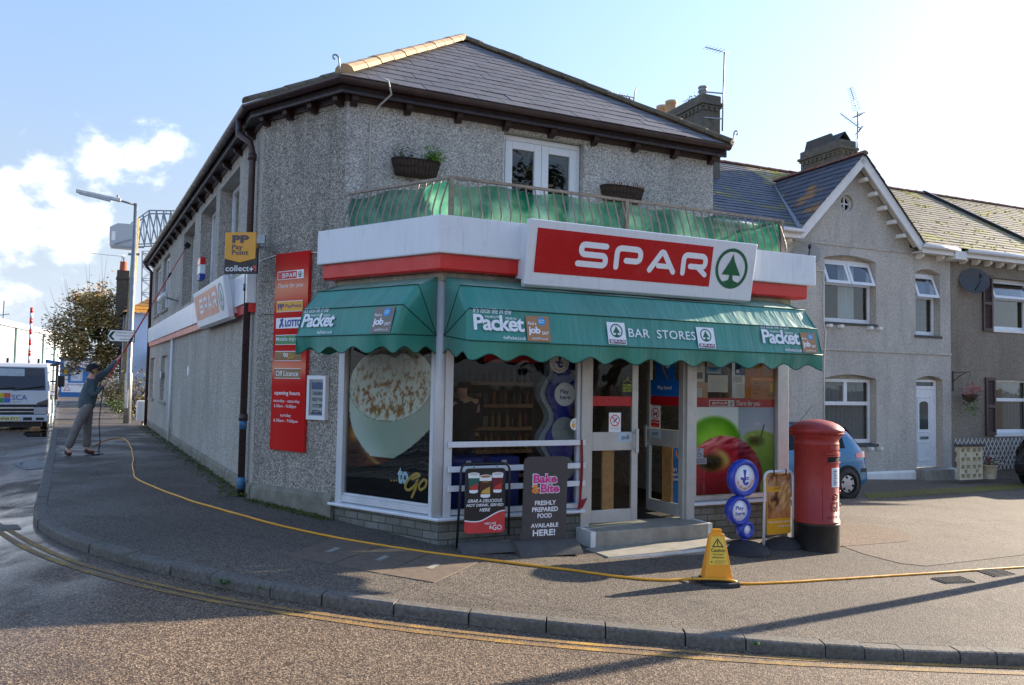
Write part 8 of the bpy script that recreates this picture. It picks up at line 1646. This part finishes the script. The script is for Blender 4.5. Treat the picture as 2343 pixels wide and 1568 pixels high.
# eaves right of the gable, continuing over the next houses
def eaves(t, x0, x1, first=.4):
    mb = MB(); mb.box(x0, x1, -.3, -.005, 5.22, 5.25); mb.box(x0, x1, -.33, -.3, 5.2, 5.38); mb.build('eaves_board', M_WPNT, t, fr=FH)
    mb = MB(); mb.tube([(x0, -.395, 5.36), (x1, -.395, 5.36)], .055, 10); mb.build('gutter', M_WHITE, t, fr=FH)
    n = max(2, int((x1-x0)/.42))
    for i in range(n): x = x0+.2+(x1-x0-.4)*i/(n-1); b2 = MB(); b2.prism([(0, 5.08), (-.1, 5.08), (-.2, 5.14), (-.2, 5.219), (0, 5.219)], x-.05, x+.05, 'x'); b2.build('eaves_block', M_WPNT, t, fr=FH, bev=.01)
eaves(h1, -.5, .62); eaves(h1, -9.4, -4.4)
mb = MB(); mb.box(.64, 1.06, -.36, 0, 5.12, 5.34); mb.build('eaves_box', M_WPNT, h1, fr=FH, bev=.01)
h2 = house('shuttered_house', 'brown rendered house with dark shutters at right edge', .902, 5.3, M_REND2, [(2.56, 4.15, .64, 2.1, 'one_over', CUR(3.3, 4.1, M_GREYC)), (2.5, 4.1, 3.42, 4.82, 'one_over_open', None)])
r3 = roofpart(h2, 0, [(1.0, 0), (5.02, 0), (5.02, RL), (1.0, RL)], mossy, 24); eaves(h2, 1.08, 5.2); mb = MB(); ridge(mb, Vector((1, EY+RL*ct, EZ2+RL*st_)), Vector((5, EY+RL*ct, EZ2+RL*st_)), .11, 10); mb.build('ridge_tiles', M_RUSTR, h2, fr=FH)
mb = MB(); mb.bar(Vector((5.06, EY, EZ2+.06)), Vector((5.06, EY+RL*ct, EZ2+RL*st_+.06)), .12, .1); mb.build('party_verge', M_BLKS, h2, fr=FH)
for x, z0, z1 in ((2.29, 3.36, 4.86), (2.36, .62, 2.14)):
    mb = MB(); mb.ring([(x-.19, z0), (x+.19, z0), (x+.19, z1), (x-.19, z1)], [(x-.13, z0+.08), (x+.13, z0+.08), (x+.13, z1-.08), (x-.13, z1-.08)], -.05, 0); mb.box(x-.13, x+.13, -.05, 0, (z0+z1)/2-.04, (z0+z1)/2+.04)
    n = int((z1-z0-.16)/.045)
    for k in range(n): zz = z0+.09+k*.045; mb.add([(x-.13, -.04, zz), (x+.13, -.04, zz), (x+.13, -.012, zz+.036), (x-.13, -.012, zz+.036), (x-.13, -.034, zz-.005), (x+.13, -.034, zz-.005)], [(0, 1, 2, 3), (0, 4, 5, 1)])
    mb.build('shutter', mat('shutter_brown', c(70, 50, 44), .55, 0, .15, 8) if z0 > 3 else MATS['shutter_brown'], h2, fr=FH)
h3 = thing('end_house', 'next mossy roofed house beyond the dark verge line', 'house', FH, (8, 0, -.5)); mb = MB(); mb.box(5.302, 12, 0, .3, -1, 5.36); mb.build('wall', M_REND, h3); roofpart(h3, 0, [(5.12, 0), (12, 0), (12, RL), (5.12, RL)], mossy, 25); mb = MB(); ridge(mb, Vector((5.2, EY+RL*ct, EZ2+RL*st_)), Vector((12, EY+RL*ct, EZ2+RL*st_)), .11, 16); mb.build('ridge_tiles', M_RUSTR, h3, fr=FH)
# moss cushions on the sunny roofs
mb = MB()
for _ in range(1100):
    x, s = r_.uniform(-2.2, 11.5), r_.uniform(.1, RL-.1)
    if x < -.42-(2.04/3.62)*max(0, s) or fbm(x*1.1, s*1.4, 4)+.3*nz3(x*3, s*3) < .02: continue
    p = eave_o(x)+up_*s+Vector((0, -st_, ct))*.012; k = r_.uniform(.02, .055); mb.add([p+Vector((-k, 0, 0)), p-up_*k*.7, p+Vector((k, 0, 0)), p+up_*k*.8, p+Vector((0, -st_, ct))*k*.7], [(0, 1, 4), (1, 2, 4), (2, 3, 4), (3, 0, 4)])
mb.solo('roof_moss', 'yellow green moss cushions scattered over the sunny terrace roofs', 'moss', mat('roof_moss', c(150, 140, 44), .95, 0, .35, 4), FH, (3, 2, 7), kind='stuff')
# chimneys belong to their houses
M_CHIM = mat('sooty_render', c(98, 94, 84), .9, 0, .3, 6, .5, 30, .6)
def stack(t, x0, x1, y0, y1, zb, zt, far=True):
    mb = MB(); mb.box(x0, x1, y0, y1, zb, zt-.34); c0 = mb.build('chimney', M_CHIM, t, fr=FH); mb = MB(); mb.box(x0-.08, x1+.08, y0-.08, y1+.08, zt-.28, zt-.2); mb.box(x0-.04, x1+.04, y0-.04, y1+.04, zt-.34, zt-.28); mb.box(x0-.02, x1+.02, y0-.02, y1+.02, zt-.2, zt); mb.build('chimney_cap', M_CHIM, t, c0, fr=FH, bev=.02); mb = MB()
    for k in range(int((y1-y0)/.17)): y = y0+.03+k*.17; mb.box(x0-.05, x0, y, y+.08, zt-.43, zt-.34)
    for k in range(int((x1-x0)/.17)): x = x0+.03+k*.17; mb.box(x, x+.08, y0-.05, y0, zt-.43, zt-.34)
    mb.build('dentils', M_CHIM, t, c0, fr=FH); return c0
c1 = stack(h1, -5.05, -4.5, 2.5, 5.0, 6.8, 9.42)
M_POT = mat('buff_pot', c(190, 158, 122), .75, 0, .1, 5)
for y in (4.3, 4.75): mb = MB(); mb.lathe([(.13, 0), (.14, .3), (.17, .32), (.17, .4), (.13, .4)], (-4.8, y, 9.42), 16); mb.build('chimney_pot', M_POT, h1, c1, fr=FH)
mb = MB(); mb.lathe([(.11, 0), (.11, .2), (.13, .21), (.11, .24), (.11, .28), (.13, .29), (.12, .33), (0, .34)], (-4.8, 2.85, 9.42), 14); mb.build('metal_cowl', M_STEEL, h1, c1, fr=FH)
for y in (3.5, 3.9): mb = MB(); mb.prism([(-5.0, 9.42), (-4.78, 9.58), (-4.56, 9.42)], y-.17, y+.17); mb.build('ridge_cowl', M_RUSTR, h1, c1, fr=FH)
mb = MB(); leafcloud(mb, 90, lambda r: (-4.8+r.gauss(0, .1), 3.2+r.gauss(0, .12), 9.46+abs(r.gauss(0, .08))), .09, r_); mb.build('chimney_weed', M_LEAF, h1, c1, fr=FH)
c2 = stack(h1, -.28, .28, 2.5, 4.05, 6.9, 8.88); mb = MB(); mb.prism([(2.75, 8.88), (2.95, 9.18), (3.9, 9.18), (4.0, 8.88)], -.2, -.15, 'x'); mb.add([(-.26, 2.6, 8.885), (-.26, 3.95, 8.885), (0, 3.95, 9.17), (0, 2.6, 9.17)], [(0, 1, 2, 3)]); mb.add([(.26, 2.6, 8.885), (.26, 3.95, 8.885), (.001, 3.95, 9.17), (.001, 2.6, 9.17)], [(0, 1, 2, 3)]); mb.build('slab_cowl', M_SLSILL, h1, c2, fr=FH)
# aerials
def hp(px, py, y): x, z = at(FH, px, py, y); return FH @ Vector((x, y, z))
a0 = hp(1652, 300, 2.4); a1 = hp(1657, 120, 2.4); t = yagi('tall aerial mast strapped to the big chimney by the shop', a0, a1, Vector((RX*-.55+Vector((0, -.2, .05)))), 6, .16, WORLD, 'tv aerials on the terrace', False)
for z in (.32, 1.0): p = a0+Vector((0, 0, z)); mb = MB(); mb.bar(p, p-Vector((.55, .1, 0)), .03, .03); mb.build('wall_bracket', M_STEEL, t)
a0 = hp(1960, 365, 2.45); a1 = hp(1962, 290, 2.45); yagi('lower aerial on the gable chimney mast', a0, a1, RX*-.5+Vector((0, 0, .38)), 9, .14, WORLD, 'tv aerials on the terrace'); a2 = hp(1962, 256, 2.45); yagi('upper long aerial on the gable chimney mast', a1+Vector((0, 0, .03)), a2, RX*-.3+Vector((0, -.2, .62)), 14, .14, WORLD, 'tv aerials on the terrace')
a0 = wl(FF, 4.9, 9.5, 8.2); p_ = deep(1440, 222, 17); yagi('distant aerial peeping over the slate roof', (p_.x, p_.y, p_.z-1.4), tuple(p_), RX*-.62+Vector((0, 0, .12)), 11, .12, WORLD, 'tv aerials on the terrace')
# satellite dishes, cables
def dish(label, px, py, r, m, fr=FH):
    x, z = at(fr, px, py, -.25); t = thing('satellite_dish', label, 'dish', fr, (x, 0, z), 'satellite dishes on the terrace'); D = Matrix.Translation((x, -.25, z)) @ Matrix.Rotation(R_(-35), 4, 'Z') @ Matrix.Rotation(R_(-18), 4, 'X')
    mb = MB(); prof = [(r*k/6, -.12*r*(1-(k/6)**2)*-1) for k in range(7)]; mb.lathe([(p, h) for p, h in prof], (0, 0, 0), 24, 'y'); mb.lathe([(p, h+.008) for p, h in prof], (0, 0, 0), 24, 'y'); mb.build('reflector', m, t, fr=fr @ D); mb = MB(); mb.tube([(0, .06, -r*.7), (0, -.28*1.2, -r*.55), (0, -.4, -r*.2)], .014, 6); mb.tube([(0, -.4, -r*.28), (0, -.46, -r*.05)], .035, 8); mb.build('arm', M_BLKS, t, fr=fr @ D); mb = MB(); mb.tube([(x-.05, 0, z-.1), (x-.02, -.18, z-.05)], .025, 8); mb.box(x-.1, x+.0, -.012, 0, z-.2, z); mb.build('wall_mount', M_STEEL, t)
dish('dark satellite dish on the shuttered house wall', 2229, 642, .36, mat('dish_grey', c(74, 74, 76), .5)); dish('pale satellite dish half hidden behind the shop fascia', 1845, 580, .3, mat('dish_pale', c(150, 150, 146), .5))
mb = MB(); mb.tube([(-3.42, -.02, 4.55), (-3.9, -.02, 4.57)], .012, 5); mb.tube([(-3.42, -.02, 4.55), (-3.42, -.02, 3.3), (-3.36, -.02, 3.1), (-3.41, -.02, 2.4), (-3.41, -.02, .3)], .014, 6); mb.solo('cable', 'pale cable running down the gabled house wall', 'cable', M_WPNT, FH, (-3.4, -.02, 3))
# trellis, screen blocks, pot, hanging basket
t = thing('trellis', 'white diamond trellis on the wall of the shuttered house', 'trellis', FH, (2.4, -.05, -.25)); mb = MB(); x0, x1, z0, z1 = .98, 4.4, -.28, .54; dx_ = .155; n = int((x1-x0)/dx_)
for k in range(-6, n+1):
    for s in (1, -1):
        xa = x0+k*dx_; a, b_ = (xa, z0), (xa+(z1-z0)*.62, z1)
        if s < 0: a, b_ = (a[0], z1), (b_[0], z0)
        f0, f1 = max(0, (x0-a[0])/(b_[0]-a[0])), min(1, (x1-a[0])/(b_[0]-a[0]))
        if f1-f0 < .05: continue
        A_ = (a[0]+(b_[0]-a[0])*f0, a[1]+(b_[1]-a[1])*f0); B_ = (a[0]+(b_[0]-a[0])*f1, a[1]+(b_[1]-a[1])*f1); yy = -.03 if s > 0 else -.042; mb.bar((A_[0], yy, A_[1]), (B_[0], yy, B_[1]), .012, .02, (0, 1, 0))
mb.build('lattice', M_WPNT, t)
t = thing('screen_blocks', 'cream pierced concrete screen blocks under a slab top', 'screen wall', FH, (1.5, -.9, -.55)); M_CRM = mat('cream_concrete', c(206, 194, 164), .8, 0, .12, 8, .2, 50, .3)
xb, zb = at(FH, 2192, 1096, -.9)[0], at(FH, 2220, 1097, -.9)[1]; S_ = .40
for i in range(2):
    for j in range(2):
        ox, oz = xb+i*S_, zb+j*S_; mb = MB(); w = .045; H4 = [(w, S_/2-w*.6, w, S_*.34), (S_/2+w*.6, S_-w, w, S_*.34), (w, S_/2-w*.6, S_*.66, S_-w), (S_/2+w*.6, S_-w, S_*.66, S_-w), (S_*.4, S_*.6, S_*.4, S_*.6)]
        mb.wall(ox, ox+S_-.004, oz, oz+S_-.004, -.95, -.86, [(ox+a, ox+b_, oz+e, oz+f) for a, b_, e, f in H4]); mb.build('block', M_CRM, t, fr=FH)
mb = MB(); mb.box(xb-.04, xb+2*S_+.04, -1.0, -.82, zb+2*S_, zb+2*S_+.05); mb.build('slab_top', M_SLSILL, t, fr=FH)
px_, pz_ = at(FH, 2262, 1095, -.75); t = thing('flower_pot', 'cream basket pot of red and white flowers by the screen blocks', 'planter', FH, (px_, -.75, pz_)); mb = MB(); mb.lathe([(.15, 0), (.2, .32), (.215, .33), (.2, .34), (.17, .33)], (px_, -.75, pz_), 20); mb.build('pot', M_CRM, t)
M_FLR2 = mat('red_petal', c(176, 34, 62), .6, 0, .25, 20); M_FLW = mat('white_petal', c(224, 220, 214), .6, 0, .08, 20); M_FLP = mat('pink_petal', c(212, 112, 122), .6, 0, .2, 20)
for m, n, nm in ((M_LEAFD, 260, 'leaves'), (M_FLR2, 130, 'red_flowers'), (M_FLW, 110, 'white_flowers')): mb = MB(); leafcloud(mb, n, lambda r: (px_+r.gauss(.08 if m is M_FLW else 0, .14), -.78+r.gauss(0, .1), pz_+.4+r.gauss(0, .09)), .06, r_); mb.build(nm, m, t)
bx, bz_ = at(FH, 2218, 905, -.3); t = thing('hanging_basket', 'hanging basket of pink flowers on an iron bracket', 'hanging basket', FH, (bx, -.3, bz_)); mb = MB(); mb.bar((bx-.24, -.02, bz_+.62), (bx-.24, -.02, bz_+.1), .02, .02); mb.bar((bx-.24, -.02, bz_+.58), (bx+.03, -.3, bz_+.6), .02, .02); mb.tube([(bx-.24, -.02, bz_+.35), (bx-.12, -.12, bz_+.5), (bx-.02, -.22, bz_+.58)], .01, 5); mb.build('bracket', M_BLKS, t); mb = MB(); mb.lathe([(.03, -.18), (.14, -.1), (.19, .02), (.18, .03)], (bx, -.3, bz_), 16); mb.build('basket', M_COCO, t); mb = MB(); mb.tube([(bx+.03, -.3, bz_+.58), (bx-.15, -.3, bz_+.03)], .004, 4); mb.tube([(bx+.03, -.3, bz_+.58), (bx+.17, -.3, bz_+.03)], .004, 4); mb.build('chain', M_BLKS, t)
for m, n, nm, f in ((M_LEAFD, 340, 'trailing_leaves', lambda r: (bx+r.gauss(0, .14), -.34+r.gauss(0, .12), bz_-.12+r.gauss(0, .18))), (M_LEAF, 160, 'yellow_trails', lambda r: (bx+.05+r.gauss(0, .08), -.34+r.gauss(0, .08), bz_-.35+r.gauss(0, .12))), (M_FLP, 120, 'pink_flowers', lambda r: (bx+r.gauss(0, .12), -.36+r.gauss(0, .1), bz_+.16+r.gauss(0, .07))), (M_FLR2, 70, 'red_flowers', lambda r: (bx+.16+r.gauss(0, .06), -.36+r.gauss(0, .1), bz_+.14+r.gauss(0, .09)))): mb = MB(); leafcloud(mb, n, f, .055, r_); mb.build(nm, m, t)
# ------------------------------------------------------------------ cars
def car(label, fr, z0, paint_, L=3.84, hw=.83, H=1.43, boot=.06, wr=.29, near=1):
    t = thing('parked_car', label, 'car', fr, (0, 0, z0)); Z = z0; top = [(0, .62), (.02, .86), (boot+.05, 1.0), (boot+.36, H-.1), (boot+.62, H-.02), (1.6, H), (2.2, H-.06), (2.95, .98), (3.3, .93), (3.72, .76), (L, .5)]
    def ip(tab, x):
        for (a, za), (b_, zb) in zip(tab, tab[1:]):
            if a <= x <= b_: q = (x-a)/(b_-a); return za+(zb-za)*(q*q*(3-2*q)*.4+q*.6)
        return tab[-1][1]
    def sec(x, v):
        T = ip(top, x); w = hw*(1-.12*max(0, 1-x/.5)**2-.16*max(0, (x-L+.7)/.7)**2); B = min(.9-.04*x/L, T-.04); bot = .2+.06*max(0, 1-x/.3)
        pts = [(w*.93, bot), (w*.985, .34), (w, .55), (w*.985, B*.86), (w*.95, B), (w*.95-(T-B)*.34, max(B, T-.07)), (w*.95-(T-B)*.34-.14, T-.005), (0, T+.015)]; k = v*(len(pts)-1); i = min(int(k), len(pts)-2); f = k-i; return pts[i][0]+(pts[i+1][0]-pts[i][0])*f, pts[i][1]+(pts[i+1][1]-pts[i][1])*f
    mb = MB(); nx_ = 44
    def xs_(u): return L*(u+.0)
    def sf(u, v): s = 1 if v >= .5 else -1; w, z = sec(xs_(u), 1-abs(v-.5)*2); return (xs_(u), s*w, Z+z)
    mb.grid(sf, nx_, 42); mb.add([sf(0, k/42) for k in range(43)], [tuple(range(43))]); mb.add([sf(1, k/42) for k in range(43)], [tuple(range(43))]); mb.build('body', paint_, t)
    for s in (-1, 1):
        for xa, xb in ((boot+.55, 1.25), (1.32, 2.45)):
            mb = MB(); mb.grid(lambda u, v, s=s: (lambda q: (xa+(xb-xa)*u, s*(sec(xa+(xb-xa)*u, (4.15+.75*v)/7)[0]+.004), Z+sec(xa+(xb-xa)*u, (4.15+.75*v)/7)[1]))(0), 8, 4); mb.build('side_window', M_GLASSD, t)
        mb = MB(); mb.grid(lambda u, v: (.36*u+.02, s*(sec(.02+.36*u, (3.05+1.0*v*(1-.4*u))/7)[0]+.006), Z+sec(.02+.36*u, (3.05+1.0*v*(1-.4*u))/7)[1]), 5, 5); mb.build('tail_light', mat('tail_red', c(200, 24, 30), .2, coat=1) if 'tail_red' not in MATS else MATS['tail_red'], t)
        for wx in (.62, L-.74):
            mb = MB(); mb.prism(circle(wx, Z+wr+.01, wr+.055, 24), s*(hw-.2), s*(hw+.004)); mb.build('wheel_arch', M_DARK, t)  # dark disc proud of the body side paints the shaded arch
            mb = MB(); mb.lathe([(wr*.7, -.09), (wr*.94, -.09), (wr, -.06), (wr, .06), (wr*.94, .09), (wr*.7, .09)], (wx, s*(hw-.06), Z+wr), 28, 'y'); wh = mb.build('wheel', M_BASEK, t)
            mb = MB(); yo = s*(hw+.012); mb.lathe([(0, 0), (wr*.25, 0), (wr*.71, -.012*s)], (wx, yo, Z+wr), 24, 'y'); rm = mb.build('hubcap', mat('hubcap_silver', c(176, 178, 182), .3, .5) if 'hubcap_silver' not in MATS else MATS['hubcap_silver'], t, wh)
            mb = MB()
            for k in range(6): a = k*1.047+.3; mb.prism(circle(wx+wr*.44*math.cos(a), Z+wr+wr*.44*math.sin(a), wr*.085, 10), yo-.004*s, yo+.004*s)
            mb.build('hubcap_hole', M_DARK, t, wh)
        mb = MB(); mb.box(.1, .3, min(s*(hw*.93), s*(hw*.97)), max(s*(hw*.93), s*(hw*.97)), Z+.5, Z+.57); mb.build('bumper_strip', M_BLKS, t)
    mb = MB(); mb.box(-.05, .08, -hw*.86, hw*.86, Z+.3, Z+.58); mb.build('bumper', paint_, t, bev=.05)
    mb = MB(); mb.grid(lambda u, v: (boot+.05+.3*v, (u-.5)*1.25*(1-.1*v), Z+ip(top, boot+.05+.3*v)+.02), 6, 5); mb.build('rear_window', M_GLASSD, t); mb = MB(); mb.box(-.062, -.05, -.26, .26, Z+.42, Z+.53); mb.build('number_plate', MATS['plate_yellow'], t)
    mb = MB(); mb.tube([(1.0, .0, Z+H+.01), (.68, .0, Z+H+.32)], .005, 5); mb.build('roof_aerial', M_BLKS, t); mb = MB(); mb.box(.75, 2.0, hw*.5, hw*.56, Z+H-.04, Z+H+.012); mb.build('roof_strip', M_BLKS, t); return t
wc = ground(1936, 1141); d_ = Vector((math.sin(R_(246)), math.cos(R_(246)), 0)); n_ = Vector((-d_.y, d_.x, 0)); o_ = wc-d_*.62-n_*.80; car('bright blue hatchback parked behind the red pillar box', frame((o_.x, o_.y), 246), gz(o_.x), mat('car_blue', c(8, 104, 150), .3, .1, .04, 2, coat=.35))
wc = ground(2514, 1128); d_ = Vector((math.sin(R_(66)), math.cos(R_(66)), 0)); n_ = Vector((-d_.y, d_.x, 0)); o_ = wc-d_*.62+n_*.84; car('black car at the right edge of the forecourt', frame((o_.x, o_.y), 66), gz(o_.x), mat('car_black', c(22, 22, 26), .25, .1, .04, 2, coat=1), H=1.5)
# ------------------------------------------------------------------ what stands just outside the view
def offpole(label, x, y, h, r=.13): z = gz(x); t = thing('telegraph_pole', label, 'telegraph pole', WORLD, (x, y, z)); mb = MB(); mb.tube([(x, y, z-.2), (x, y, z+h)], [r*1.15, r*.85], 12); mb.build('shaft', M_POLW, t); mb = MB(); mb.bar((x-.5, y, z+h-.4), (x+.5, y, z+h-.4), .08, .08); mb.build('cross_arm', M_POLW, t)
op_ = Vector((3.5, 7.4, 0))+Vector((math.sin(R_(SUN_AZ)), math.cos(R_(SUN_AZ)), 0))*5.2; offpole('wooden telegraph pole just outside the right edge', op_.x, op_.y, 7.5, .075)
tree('dark evergreen tree out of view to the right', (16, -1, -.6), 11, 3.4, 4.6, 6.2, 3500, .5, [M_LEAFD, mat('conifer_green', c(46, 62, 40), .7, 0, .3)], 51)
sheet('mossy_strip', [gp(1975, 1130), gp(2100, 1121), gp(2342, 1107), gp(2500, 1104), gp(2500, 1114), gp(2342, 1119), gp(2100, 1135), gp(1988, 1144)], .012, pavemat('mossy_ground', c(70, 68, 30), c(112, 106, 46), c(150, 140, 80), c(92, 84, 50)), 'thin mossy strip along the front of the terrace', 'moss')
